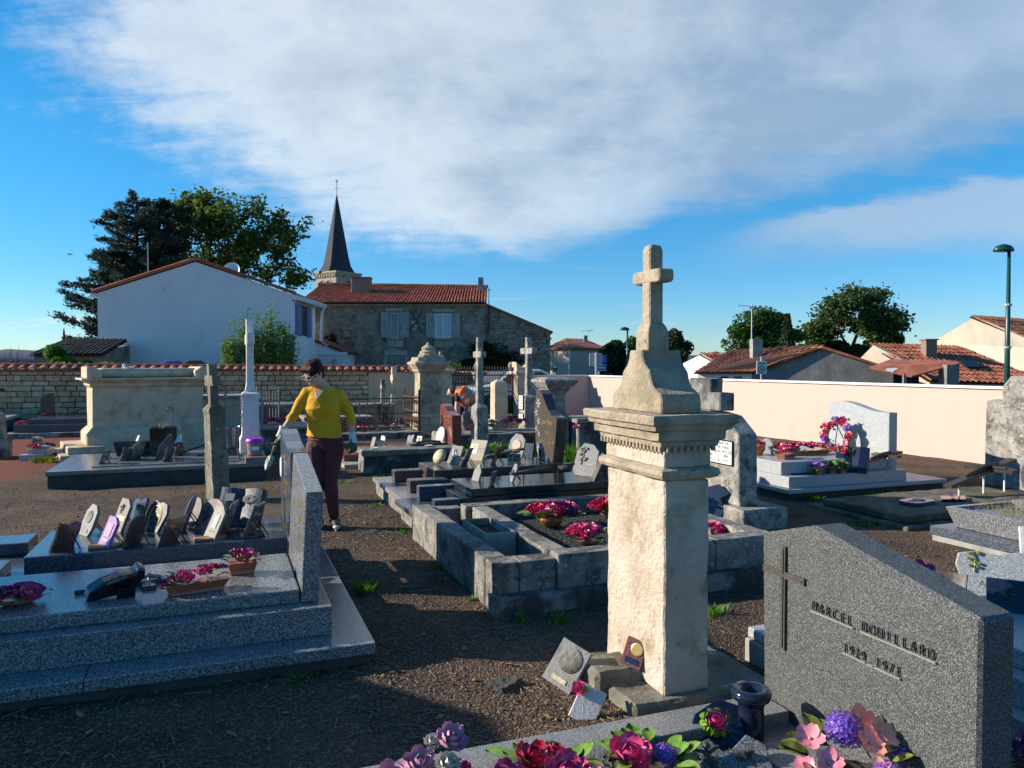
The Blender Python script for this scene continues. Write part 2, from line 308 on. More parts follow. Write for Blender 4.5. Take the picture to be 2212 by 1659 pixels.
foliage('hedge_yellow', [(.09, .12, .012), (.20, .22, .02)], 4)
foliage('weed', [(.05, .15, .014), (.13, .28, .03)], 14, .45)
surf('hill_bluegrey', [(.10, .13, .17)], 1, 1, .9, 0)  # even blue-grey of the far hills
surf('skin', [(.52, .295, .215), (.60, .35, .26)], 14, 4, .55, .05, 60)
surf('hair', [(.014, .004, .004), (.06, .010, .011)], 60, 4, .6, .3, 120, spec=.15, stretch=(1, 1, .4))
surf('hair_short', [(.02, .015, .012), (.06, .045, .035)], 80, 4, .8, .3, 120)
surf('shirt_yellow', [(.56, .285, .004), (.68, .36, .006)], 12, 6, .85, .35, 26, bdist=.012)
surf('trousers', [(.055, .012, .016), (.095, .025, .03)], 16, 6, .8, .3, 40, bdist=.01)
surf('glove_white', [(.62, .58, .50), (.70, .66, .58)], 40, 4, .9, .3, 120)
surf('glove_green', [(.012, .055, .018), (.03, .09, .03)], 40, 4, .6, .2, 100)
surf('shoe_black', [(.012, .012, .014)], 1, 1, .6, 0)
surf('rubber_white', [(.62, .61, .58)], 1, 1, .6, 0)
surf('clear_frame', [(.42, .41, .40)], 1, 1, .15, 0)
surf('orange_vest', [(.98, .16, .008), (1.0, .20, .012)], 10, 4, .6, .15, 40)
surf('reflective', [(.42, .43, .44)], 1, 1, .25, 0, metal=.6)
surf('work_grey', [(.10, .10, .098), (.17, .17, .165)], 18, 5, .85, .2, 50)
surf('cloth_black', [(.012, .012, .014)], 1, 1, .85, 0)
surf('wood', [(.28, .16, .07), (.40, .25, .12)], 20, 5, .6, .1, 60)
surf('steel', [(.20, .18, .16), (.34, .31, .28)], 30, 5, .35, .1, 60, metal=.8)
surf('chrome', [(.6, .6, .6)], 1, 1, .2, 0, metal=1)
surf('gold', [(.72, .47, .13)], 1, 1, .35, 0, metal=.7)
surf('bronze', [(.05, .043, .035), (.09, .075, .058)], 40, 4, .45, .1, 80, metal=.4)
surf('lettering_dark', [(.035, .034, .033), (.07, .068, .064)], 60, 4, .5, .1, 80)
surf('verdigris', [(.20, .24, .20), (.26, .30, .25)], 30, 4, .6, 0)
surf('brass_cross', [(.05, .042, .036), (.09, .076, .064)], 30, 4, .5, .1, 80)
surf('black_paint', [(.008, .008, .009)], 1, 1, .3, 0)
surf('white_print', [(.80, .79, .75)], 1, 1, .4, 0)
surf('enamel', [(.74, .73, .70), (.80, .79, .76)], 20, 4, .25, 0)
surf('black_pvc', [(.010, .011, .014)], 1, 1, .12, 0, spec=.6)
surf('navy', [(.008, .012, .03), (.014, .022, .05)], 30, 3, .12, 0)
surf('terracotta', [(.26, .085, .045), (.34, .12, .065)], 25, 4, .35, .05, 60, coat=.3)
surf('orange_glaze', [(.62, .17, .015)], 1, 1, .2, 0, coat=.4)
surf('plastic_purple', [(.42, .03, .48)], 1, 1, .3, 0)
surf('plastic_clear', [(.14, .15, .14), (.25, .25, .235)], 20, 3, .55, 0, spec=.2)
surf('lamp_green', [(.008, .06, .05)], 1, 1, .35, 0)
surf('galvanised', [(.34, .35, .36), (.42, .43, .44)], 20, 4, .45, 0, metal=.4)
surf('sign_grey', [(.36, .38, .39)], 1, 1, .5, 0)
surf('sign_white', [(.60, .61, .62)], 1, 1, .45, 0)
surf('sign_red', [(.30, .025, .03)], 1, 1, .45, 0)
surf('sign_blue', [(.02, .08, .34)], 1, 1, .4, 0)
surf('car_paint', [(.40, .43, .45)], 1, 1, .2, 0, coat=.6)
surf('corrugated', [(.36, .10, .07), (.42, .14, .10)], 2, 4, .6, 0)
surf('polycarbonate', [(.60, .62, .60)], 1, 1, .5, 0)
surf('pebble_grey', [(.04, .030, .024), (.11, .080, .058), (.24, .185, .135)], 55, 2, .85, 0)
surf('pebble_dark', [(.018, .024, .022), (.05, .062, .056)], 60, 2, .75, 0)
surf('dry_twig', [(.20, .15, .09), (.34, .27, .17)], 20, 3, .9, 0)
surf('dead_leaf', [(.16, .09, .03), (.32, .22, .04)], 12, 3, .7, 0)
surf('wicker', [(.42, .36, .20), (.58, .52, .34)], 40, 4, .5, .3, 90)
def glaze(name, c1, c2): surf(name, [c1, c2], 26, 3, .28, 0, coat=.5)
glaze('rose_pink', (.50, .02, .13), (.74, .11, .28)); glaze('rose_red', (.34, .008, .04), (.54, .03, .09)); glaze('rose_purple', (.09, .012, .07), (.19, .03, .13))
surf('rose_mauve', [(.42, .17, .29), (.64, .36, .48)], 20, 3, .75, .1, 60); surf('rose_cream', [(.55, .50, .42), (.68, .63, .55)], 20, 3, .8, .1, 60)
glaze('bloom_pink', (.72, .18, .24), (.85, .32, .36)); glaze('bloom_violet', (.10, .035, .36), (.22, .09, .55)); glaze('bloom_salmon', (.78, .26, .20), (.88, .38, .30))
glaze('leaf_green', (.06, .17, .012), (.20, .33, .025)); glaze('leaf_olive', (.09, .12, .015), (.24, .25, .03)); glaze('bloom_lilac', (.20, .06, .30), (.36, .14, .44))
surf('cactus_green', [(.03, .11, .02), (.05, .15, .03)], 20, 3, .5, 0)
def gravel_ground():
    m = bpy.data.materials.new('gravel_ground'); m.use_nodes = True; nt = m.node_tree; b = nt.nodes['Principled BSDF']
    g = _n(nt, 'ShaderNodeNewGeometry'); P = g.outputs['Position']
    def nz(sc, de=6, ro=.6):
        z = _n(nt, 'ShaderNodeTexNoise'); z.inputs['Scale'].default_value = sc; z.inputs['Detail'].default_value = de; z.inputs['Roughness'].default_value = ro
        nt.links.new(P, z.inputs['Vector']); return z.outputs[0]
    vo = _n(nt, 'ShaderNodeTexVoronoi'); vo.inputs['Scale'].default_value = 85; nt.links.new(P, vo.inputs['Vector'])
    c = _mix(nt, _ss(nt, nz(.9, 7), .38, .64), (.045, .029, .020), (.125, .074, .045))
    c = _mix(nt, _m(nt, 'MULTIPLY', _ss(nt, nz(2.6, 6), .52, .70), .7), c, (.040, .019, .013))
    sep = _n(nt, 'ShaderNodeSeparateColor'); nt.links.new(vo.outputs['Color'], sep.inputs[0])
    c = _mix(nt, _m(nt, 'MULTIPLY', _ss(nt, sep.outputs[0], .6, .97), .55), c, (.25, .20, .155))
    c = _mix(nt, _m(nt, 'MULTIPLY', _ss(nt, sep.outputs[1], .6, .95), .6), c, (.035, .032, .03))
    c = _mix(nt, _m(nt, 'MULTIPLY', _ss(nt, nz(1.7, 5), .60, .74), .35), c, (.035, .045, .016))
    # brick-red gravel spread on the paths at the far left
    sx = _n(nt, 'ShaderNodeSeparateXYZ'); nt.links.new(P, sx.inputs[0])
    red = _m(nt, 'MULTIPLY', _ss(nt, _m(nt, 'ADD', sx.outputs[0], _m(nt, 'MULTIPLY', nz(1.3, 4), 1.4)), -1.5, -2.2), _ss(nt, _m(nt, 'ADD', sx.outputs[1], nz(1.1, 4)), 12.3, 13.4))
    c = _mix(nt, _m(nt, 'MULTIPLY', red, .85), c, (.20, .055, .028))
    nt.links.new(c, b.inputs['Base Color']); b.inputs['Roughness'].default_value = .95; b.inputs['Specular IOR Level'].default_value = .25
    h = _m(nt, 'ADD', _m(nt, 'MULTIPLY', vo.outputs['Distance'], -1.0), _m(nt, 'MULTIPLY', nz(26, 5), 1.4))
    bp = _n(nt, 'ShaderNodeBump'); bp.inputs['Strength'].default_value = .9; bp.inputs['Distance'].default_value = .012
    nt.links.new(h, bp.inputs['Height']); nt.links.new(bp.outputs[0], b.inputs['Normal']); MAT['gravel_ground'] = m
gravel_ground()
# lettering is made once, before the scene fills up
def text_mesh(body, size=1, ext=.02, off=0):
    cu = bpy.data.curves.new('lettering', 'FONT'); cu.body = body; cu.size = size; cu.extrude = ext; cu.align_x = 'CENTER'; cu.align_y = 'CENTER'; cu.resolution_u = 3; cu.offset = off
    ob = bpy.data.objects.new('lettering', cu); COL.objects.link(ob)
    me = bpy.data.meshes.new_from_object(ob.evaluated_get(bpy.context.evaluated_depsgraph_get()))
    bpy.data.objects.remove(ob); bpy.data.curves.remove(cu); return me
def letter(body, size, ext, mat, parent, mw, name='lettering', off=0):
    me = text_mesh(body, size, ext, off); me.materials.clear(); me.materials.append(MAT[mat])
    return link(name, me, parent, mw)
# frame for lettering on a face whose outward normal is -X (reads along -Y) : columns = text right, text up, normal
def faceX(x, y, z, tilt=0): return Matrix(((0, 0, -1, x), (-1, 0, 0, y), (0, 1, 0, z), (0, 0, 0, 1)))
def faceY(x, y, z): return Matrix(((1, 0, 0, x), (0, 0, -1, y), (0, 1, 0, z), (0, 0, 0, 1)))
# ================================================================== SETTING
def grid_mesh(name, xs, ys, zf, mat):
    v = [(x, y, zf(x, y)) for y in ys for x in xs]; n = len(xs)
    f = [(j*n+i, j*n+i+1, (j+1)*n+i+1, (j+1)*n+i) for j in range(len(ys)-1) for i in range(n-1)]
    me = bpy.data.meshes.new(name); me.from_pydata(v, [], f); me.materials.append(MAT[mat])
    me.polygons.foreach_set('use_smooth', [True]*len(f)); return link(name, me)
def gz(x, y):
    if abs(x) > 14 or y < -2 or y > 24: return 0
    p = Vector((x, y, 0)); k = .014*noise.noise(p*.9)+.010*noise.noise(p*3.1)
    for (cx_, cy_, r_, h_) in ((-3.0, 15.4, 1.4, .0),): k += 0
    return k-.004
xs = [-900, -300, -60, -25, -14]+[(-14+i*.16) for i in range(1, 174)]+[14, 25, 60, 300, 900]
ys = [-60, -20, -6, -2]+[(-2+i*.16) for i in range(1, 162)]+[24, 30, 60, 150, 400, 1500]
structure(grid_mesh('ground', xs, ys, gz, 'gravel_ground'))
def pebbles(name, mat, pts, smin, smax, parent=None, flat=.6):
    n = len(pts); b = np.array([(1, 0, 0), (0, 1, 0), (-1, 0, 0), (0, -1, 0), (0, 0, 1), (0, 0, -1)], float)
    F = np.array([(0, 1, 4), (1, 2, 4), (2, 3, 4), (3, 0, 4), (1, 0, 5), (2, 1, 5), (3, 2, 5), (0, 3, 5)])
    s = smin+(smax-smin)*RNG.random(n)**3; an = RNG.random(n)*6.283
    sc = s[:, None]*np.stack([.7+.6*RNG.random(n), .7+.6*RNG.random(n), flat*(.6+.6*RNG.random(n))], 1)
    v = b[None]*sc[:, None]*(.75+.5*RNG.random((n, 6, 1)))
    c, q = np.cos(an)[:, None], np.sin(an)[:, None]
    x = v[..., 0]*c-v[..., 1]*q; y = v[..., 0]*q+v[..., 1]*c
    org = np.array(parent.location) if parent is not None else np.zeros(3)
    V = np.stack([x, y, v[..., 2]+v[..., 0]*.3], -1)+np.asarray(pts)[:, None]-org
    me = bpy.data.meshes.new(name); me.from_pydata(V.reshape(-1, 3).tolist(), [], (F[None]+6*np.arange(n)[:, None, None]).reshape(-1, 3).tolist())
    me.materials.append(MAT[mat]); return stuff(link(name, me, parent))
def scatter(n, x0, x1, y0, y1, z=None):
    x = x0+(x1-x0)*RNG.random(n); y = y0+(y1-y0)*RNG.random(n)
    return [(a, b, (gz(a, b) if z is None else z)+.001) for a, b in zip(x, y)]
peb = scatter(15000, -1.6, 1.75, 2.7, 4.3)+scatter(9000, .7, 1.75, 4.0, 8.5)+scatter(9000, -2.5, 2.2, 6.7, 12)+scatter(6000, 1.2, 4.4, 2.9, 4.7)+scatter(9000, 3.4, 7.2, 3.0, 8.4)
pebbles('loose_gravel', 'pebble_grey', peb, .003, .0105)
big = scatter(1900, -1.6, 1.8, 2.7, 4.6)+scatter(800, .7, 1.8, 4.0, 9)+scatter(500, -2.5, 2, 6.8, 11)+scatter(350, 3.3, 7, 3, 8.4)
pebbles('scattered_stones', 'pebble_grey', big, .006, .02)
# twigs and fallen leaves: uncountable litter
mb = MB()
for x, y, z in scatter(260, -1.6, 1.75, 2.75, 4.3)+scatter(180, .75, 1.7, 4.2, 9)+scatter(160, -2, 1.4, 6.8, 11)+scatter(60, 1.3, 1.9, 2.9, 3.7):
    a = random.random()*6.3; L = random.uniform(.015, .07); k = random.uniform(-.4, .4)
    p = Vector((x, y, z+.005)); q = p+Vector((math.cos(a), math.sin(a), random.uniform(-.02, .12)))*L; r = q+Vector((math.cos(a+k), math.sin(a+k), -.05))*L
    mb.tube([p, q, r], random.uniform(.0008, .0022), 4)
stuff(mb.build('twig_litter', 'dry_twig'))
mb = MB()
for x, y, z in scatter(70, -1.4, 1.9, 2.75, 4.3)+scatter(60, .8, 1.7, 4.2, 10)+scatter(22, 1.4, 2.0, 3.0, 3.3)+scatter(40, 4, 7, 4, 8):
    a = random.random()*6.3; s = random.uniform(.012, .034); u = Vector((math.cos(a), math.sin(a), random.uniform(-.2, .4)))*s; w = Vector((-math.sin(a), math.cos(a), random.uniform(-.3, .5)))*s*.5
    c = Vector((x, y, z+.008))
    mb.add([c-u, c-w, c+u, c+w, c+Vector((0, 0, .006))], [(0, 1, 4), (1, 2, 4), (2, 3, 4), (3, 0, 4)])
stuff(mb.build('fallen_leaves', 'dead_leaf'))
# far hills on the left of the horizon
mb = MB(); rr = []
for k, (X, h) in enumerate(((-330, 2), (-290, 6), (-262, 9), (-235, 7.5), (-205, 8), (-170, 5), (-120, 6.5), (-40, 4), (60, 6), (200, 5), (330, 4))): rr.append([tuple(bg(X, 395, -2)), tuple(bg(X, 400, h)), tuple(bg(X, 460, h*.6)), tuple(bg(X, 470, -2))])
mb.rings(rr); structure(mb.build('hills', 'hill_bluegrey', smooth=True))

# ------------------------------------------------------------------ old stone boundary wall with tile coping (runs along X at y = 22)
def stone_variants(mat, n=5):
    out = []
    for k in range(n):
        m = MB().box(-.5, .5, -.5, .5, -.5, .5); me = m.mesh('stone', mat, bevel=.07, seg=1)
        for q in me.vertices: q.co += Vector((random.uniform(-.035, .035), random.uniform(-.06, .06), random.uniform(-.05, .05)))
        out.append(me)
    return out
WY = 22.0
def wall_top(x): return 1.455-.0075*(x-4)      # the ground and the coping climb a little to the left
W = thing('stone_wall', 'long dry-coloured rubble stone boundary wall with red tile coping left of the gate', 'wall', (-1, WY, 0))
MB().box(-9, 5.75, WY+.03, WY+.40, -.2, 1.36).build('mortar_core', 'mortar', W)
MB().box(3.92, 5.72, WY-.055, WY+.03, -.2, 1.335).build('render', 'render_tan', W)
sv = stone_variants('wallstone', 6); z = 1.39; placed = []; row = 0
while z > .0:
    h = random.uniform(.115, .155); x = -5.9+random.uniform(0, .25)
    while x < 3.92:
        w = random.choice((.16, .2, .24, .28, .3, .34, .4))*random.uniform(.9, 1.1)
        if x+w > 3.93: w = 3.93-x
        if w > .06: placed.append((x+w/2, z-h/2+(x-4)*-.0075, w, h))
        x += w
    z -= h; row += 1
for k, (x, zz, w, h) in enumerate(placed[:300]):
    o = link('stone', sv[k % 6], W); dpt = random.uniform(.10, .14)
    o.location = (x+1, -.01-random.uniform(0, .02), zz); o.scale = (w-.022, dpt, h-.020); o.rotation_euler = (0, random.uniform(-.02, .02), 0)
mb = MB()
for (x, zz, w, h) in placed[300:]: mb.box(x-w/2+.008, x+w/2-.008, WY-.05, WY+.05, zz-h/2+.008, zz+h/2-.008)
if placed[300:]: stuff(mb.build('lower_stones', 'wallstone', W))
# coping: a row of canal tiles laid across the wall, ends towards us, with a bedding strip and ridge tiles
def half_tile(name, mat, r0, r1, L, seg=7, t=.016):
    m = MB(); out = []
    for y, r in ((0, r0), (L, r1)):
        a = [(r*math.cos(math.pi*i/seg), y, r*math.sin(math.pi*i/seg)*.75) for i in range(seg+1)]
        b = [((r-t)*math.cos(math.pi*i/seg), y, (r-t)*math.sin(math.pi*i/seg)*.75-.004) for i in range(seg, -1, -1)]
        out.append(a+b)
    return m.rings(out).mesh(name, mat)
ct = half_tile('coping_tile', 'tile_wall', .112, .085, .34)
x = -5.9; k = 0
while x < 5.72:
    o = link('coping_tile', ct, W); o.location = (x+1, -.19, wall_top(x)-.10); o.rotation_euler = (.30, random.uniform(-.07, .07), random.uniform(-.05, .05))
    x += random.uniform(.215, .235)
rt = half_tile('ridge_tile', 'tile_wall', .13, .11, .46)
x = -5.9
while x < 5.75:
    o = link('ridge_tile', rt, W); o.location = (x+1, .19, wall_top(x)-.005+random.uniform(-.006, .006)); o.rotation_euler = (0, 0, -math.pi/2+random.uniform(-.03, .03)); o.rotation_euler[1] = 0; x += .41
MB().box(-8.9, 5.7, WY-.10, WY+.3, 1.385, 1.44).build('bedding', 'mortar', W)
# ------------------------------------------------------------------ pink rendered wall on the right and its return to the gate
c0, c1 = Vector((10.6, 21.3)), Vector((11.75, 2.0)); dr = (c1-c0).normalized(); nm = Vector((-dr.y, dr.x));
if nm.x < 0: nm = -nm
def slab(mb, p, q, n, t0, t1, z0, z1):
    pts = [p+n*t0, q+n*t0, q+n*t1, p+n*t1]
    return mb.prism([(a.x, a.y) for a in pts], 'z', z0, z1)
P = thing('pink_wall', 'smooth pale pink rendered cemetery wall with thin white coping on the right', 'wall', (11, 12, 0))
slab(MB(), c0, c1, nm, 0, .2, -.3, 1.19).build('render', 'render_pink', P)
slab(MB(), c0-dr*.02, c1, nm, -.045, .25, 1.193, 1.235).build('coping', 'coping_white', P, bevel=.006)
R2 = thing('rendered_wall', 'short shaded tan rendered wall between the iron gate and the pink wall', 'wall', (9.6, 21.4, 0))
MB().prism([(8.75, 21.75), (10.59, 21.31), (10.66, 21.52), (8.8, 21.95)], 'z', -.2, 1.19).build('render', 'render_pink', R2)
MB().prism([(8.74, 21.70), (10.545, 21.268), (10.6, 21.56), (8.8, 21.99)], 'z', 1.194, 1.236).build('coping', 'coping_white', R2)
# ------------------------------------------------------------------ gate piers and gate
def pier(name, label, x, y, hw, h, top):
    g = thing(name, label, 'gate pier', (x, y, 0), group=None)
    MB().rects((x, y), [(hw, hw, -.2), (hw, hw, h)]).build('shaft', 'lime', g, bevel=.02, rough=(.2, .012, 4))
    MB().rects((x, y), [(hw*1.02, hw*1.02, h+.002), (hw*1.28, hw*1.28, h+.07), (hw*1.28, hw*1.28, h+.13), (hw*1.05, hw*1.05, h+.16)]).build('cornice', 'lime', g, rough=(.2, .008, 4))
    m = MB()
    if top == 'cross':
        m.rects((x, y), [(hw*.9, hw*.9, h+.162), (hw*.75, hw*.75, h+.25), (hw*.35, hw*.35, h+.33), (hw*.22, hw*.22, h+.42)])
        m.box(x-.035, x+.035, y-.035, y+.035, h+.40, h+.66); m.box(x-.11, x+.11, y-.03, y+.03, h+.50, h+.57)
    else:
        for s in (-1, 1): m.prism([(x+s*hw*1.0, h+.162), (x+s*hw*1.1, h+.42), (x+s*hw*.3, h+.27), (x, h+.2), (x, h+.162)], 'y', y-hw*.8, y+hw*.8)
    m.build('finial', 'lime', g, rough=(.12, .008, 6)); return g
pier('gate_pier', 'left stone gate pier topped by a small weathered cross', 6.05, 22.0, .28, 1.28, 'cross')
pier('gate_pier', 'right stone gate pier with horned finial beside the tan wall', 8.6, 21.9, .24, 1.22, 'horns')
G = thing('iron_gate', 'tall black wrought-iron double gate with close vertical bars', 'gate', (7.3, 22, 0))
for zz in (.12, .72, 1.22, 1.36): MB().box(6.35, 8.35, 21.99, 22.02, zz, zz+.035).build('rail', 'iron', G)
bar = MB().tube([(0, 0, .05), (0, 0, 1.44)], .009, 6).tube([(0, 0, 1.44), (0, 0, 1.52)], [.016, .001], 6).mesh('bar', 'iron')
for i in range(23):
    o = link('bar', bar, G); o.location = (-.95+i*.0885, 0, 0)
for x in (6.36, 7.34, 8.34): MB().box(x-.02, x+.02, 21.985, 22.03, 0, 1.48).build('stile', 'iron', G)
MB().box(6.38, 7.32, 22.0, 22.008, .05, .62).build('sheet', 'iron', G)
MB().box(7.36, 8.32, 22.0, 22.008, .05, .62).build('sheet', 'iron', G)
# old rubble wall across the lane, seen through the gate
L = thing('lane_wall', 'dark rubble wall with tile coping across the lane behind the iron gate', 'wall', (8, 27, 0))
MB().box(5.6, 11, 27, 27.4, -.2, 1.25).build('core', 'oldwall', L)
lt = half_tile('coping_tile', 'tile_wall', .09, .075, .4)
for i in range(28): o = link('coping_tile', lt, L); o.location = (-2.35+i*.19, -.1, 1.22); o.rotation_euler = (.15, 0, 0)
sv2 = stone_variants('oldstone', 4)
for r in range(7):
    x = 5.7+random.uniform(0, .2)
    while x < 10.8:
        w = random.uniform(.18, .42); o = link('stone', sv2[int(x*9) % 4], L); o.location = (x+w/2-8, 0, 1.1-r*.16); o.scale = (w-.03, .08, .13); x += w
for x, lb in ((8.72, 'rough stone gatepost with rounded top behind the gate, left of two'), (10.05, 'rough stone gatepost with rounded top behind the gate, right of two')):
    g = thing('gatepost', lb, 'gatepost', (x, 26.7, 0), group='gateposts across the lane')
    MB().rects((x, 26.7), [(.16, .16, -.1), (.15, .15, 1.28)]).build('shaft', 'oldstone', g, rough=(.15, .02, 5))
    MB().lathe((x, 26.7, 1.281), [(.10, 0), (.09, .08), (.12, .18), (.10, .3), (.05, .36)], 10).build('cap', 'oldstone', g, rough=(.1, .01, 8))
# white picket gate leaf behind
g = thing('picket_gate', 'small pale metal picket gate between the two rough gateposts', 'gate', (9.4, 26.5, 0))
for i in range(7): MB().tube([(9.0+i*.13, 26.5, .2), (9.0+i*.13, 26.5, .95+.06*math.sin(i/6*3.14)), (9.0+i*.13, 26.5, 1.05+.06*math.sin(i/6*3.14))], [.012, .012, .002], 6).build('bar', 'sign_white', g)
for zz in (.3, .85): MB().box(8.95, 9.85, 26.49, 26.51, zz, zz+.03).build('rail', 'sign_white', g)
# parked car behind the gate: a hatchback seen from the front quarter
car = thing('parked_car', 'pale blue-grey hatchback parked behind the iron gate', 'car', (9.3, 24.6, 0), rz=rad(8))
prof = [(-1.9, .35), (-1.92, .62), (-1.75, .80), (-1.05, .90), (-.45, 1.36), (.75, 1.40), (1.45, 1.12), (1.75, 1.05), (1.85, .6), (1.82, .33)]
rr = []
for yy, kx, kz in ((-.82, .96, .80), (-.84, 1, .92), (-.60, 1, 1), (.60, 1, 1), (.84, 1, .92), (.82, .96, .80)): rr.append([(p[0]*kx, yy*(1-.16*max(0, p[1]-.9)), .33+(p[1]-.33)*(kz if p[1] > .85 else 1)) for p in prof])
MB().rings(rr).build('body', 'car_paint', car, local=True, bevel=.03, smooth=True)
MB().prism([(-.98, .93), (-.46, 1.30), (.1, 1.32), (.1, .93)], 'y', -.835, -.80).build('side_window', 'glass_dark', car, local=True)
MB().prism([(.16, .93), (.16, 1.32), (.7, 1.32), (1.1, .95)], 'y', -.835, -.80).build('side_window', 'glass_dark', car, local=True)
MB().add([(-1.0, -.62, .945), (-1.0, .62, .945), (-.50, .55, 1.345), (-.50, -.55, 1.345)], [(0, 1, 2, 3)]).xf(Matrix.Translation((-.02, 0, .012))).build('windscreen', 'glass_dark', car, local=True)
for yy in (-.6, .6): MB().ball((-1.84, yy, .68), (.08, .16, .08), 10, 6).build('headlight', 'chrome', car, local=True, smooth=True)
for xx in (-1.2, 1.2):
    for yy in (-.80, .80):
        w = MB().lathe((0, 0, 0), [(.20, -.09), (.30, -.09), (.315, -.04), (.315, .04), (.30, .09), (.20, .09)], 20).xf(Matrix.Translation((xx, yy, .31)) @ Matrix.Rotation(math.pi/2, 4, 'X')).build('wheel', 'cloth_black', car, local=True)
        MB().lathe((0, 0, 0), [(.19, -.095), (.19, .095)], 16).xf(Matrix.Translation((xx, yy, .31)) @ Matrix.Rotation(math.pi/2, 4, 'X')).build('rim', 'chrome', w, local=True)
# ================================================================== BUILDINGS (built in a frame turned to face the camera: X right, D ahead)
def frame(name, label, cat, X, D, turn=0):
    return thing(name, label, cat, tuple(bg(X, D)), -YAW+turn)
class FB(MB):
    """geometry written as (X, D, z); built under a frame() root"""
    def put(s, name, mat, root, X0, D0, **k):
        s.v = [(x-X0, d-D0, z) for x, d, z in s.v]; return s.build(name, mat, root, local=True, **k)
def roof_tiles(root, X0, D0, el, er, rl, rr_, nc, nr, mat, indiv=280, deck='roofdeck_shade', parent=None):
    """canal tiles on the quad eave-left, eave-right, ridge-left, ridge-right, in (X, D, z)"""
    A, B, C, E_ = (Vector(p)-Vector((X0, D0, 0)) for p in (el, er, rl, rr_))
    nrm = (B-A).cross(C-A).normalized()
    if nrm.z < 0: nrm = -nrm
    base = MB().rings([[tuple(p-nrm*.035) for p in (A, B, E_, C)], [tuple(p-nrm*.08) for p in (A, B, E_, C)]]).build('roof', deck, root if parent is None else parent, local=True)
    cw = ((B-A).length)/nc; L = ((C-A).length+(E_-B).length)/2/nr
    t = half_tile('tile', mat, cw*.35, cw*.29, L*1.22, 5, .012)
    big_ = MB(); tv = [v.co.copy() for v in t.vertices]; tf = [tuple(p.vertices) for p in t.polygons]; n = 0
    for r in range(nr):
        for c in range(nc):
            u = (c+.5)/nc; w = (r-.06)/nr
            p = A.lerp(B, u).lerp(C.lerp(E_, u), w); q = A.lerp(B, u).lerp(C.lerp(E_, u), w+.05)
            yv = (q-p).normalized(); xv = yv.cross(nrm).normalized(); zv = xv.cross(yv)
            M = Matrix((xv, yv, zv)).transposed().to_4x4()
            M = Matrix.Translation(p+nrm*(.012+random.uniform(-.006, .01))) @ M @ Matrix.Rotation(-.045+random.uniform(-.02, .02), 4, 'X') @ Matrix.Rotation(random.uniform(-.03, .03), 4, 'Z')
            if n < indiv: link('tile', t, base, M)
            else: big_.add([M @ q for q in tv], tf)
            n += 1
    if n > indiv: stuff(big_.build('upper_tiles', mat, base, local=True))
    return base
def window(root, X0, D0, x0, x1, z0, z1, D, glass='glass_dark', frm='paint_white', bars=(1, 0), recess=.08, t=.05):
    w = FB().box(x0, x1, D+recess, D+recess+.02, z0, z1).put('window', glass, root, X0, D0)
    m = FB()
    for a, b, c, d in ((x0, x0+t, z0, z1), (x1-t, x1, z0, z1), (x0+t, x1-t, z0, z0+t), (x0+t, x1-t, z1-t, z1)): m.box(a, b, D+recess-.04, D+recess-.002, c, d)
    for i in range(bars[0]): xx = x0+(x1-x0)*(i+1)/(bars[0]+1); m.box(xx-t*.55, xx+t*.55, D+recess-.035, D+recess-.003, z0+t, z1-t)
    for i in range(bars[1]): zz = z0+(z1-z0)*(i+1)/(bars[1]+1); m.box(x0+t, x1-t, D+recess-.03, D+recess-.004, zz-t*.4, zz+t*.4)
    m.v = [(x-X0, d-D0, z) for x, d, z in m.v]; link('frame', m.mesh('frame', frm), w)
    return w
def shutter(root, X0, D0, x0, x1, z0, z1, D, mat, t=.035):
    s = FB().box(x0, x1, D-t-.015, D-.015, z0, z1).put('shutter', mat, root, X0, D0)
    m = MB(); n = 4
    for i in range(n): a = x0+(x1-x0)*i/n; m.box(a+.008, a+(x1-x0)/n-.008, D-t-.026, D-t-.0155, z0+.01, z1-.01)
    m.v = [(x-X0, d-D0, z) for x, d, z in m.v]; link('board', m.mesh('board', mat), s)
    m = MB()
    for zz in (z0+(z1-z0)*.18, z0+(z1-z0)*.80): m.box(x0+.03, x1-.03, D-t-.045, D-t-.0265, zz-.05, zz+.05)
    m.v = [(x-X0, d-D0, z) for x, d, z in m.v]; link('batten', m.mesh('batten', mat), s); return s
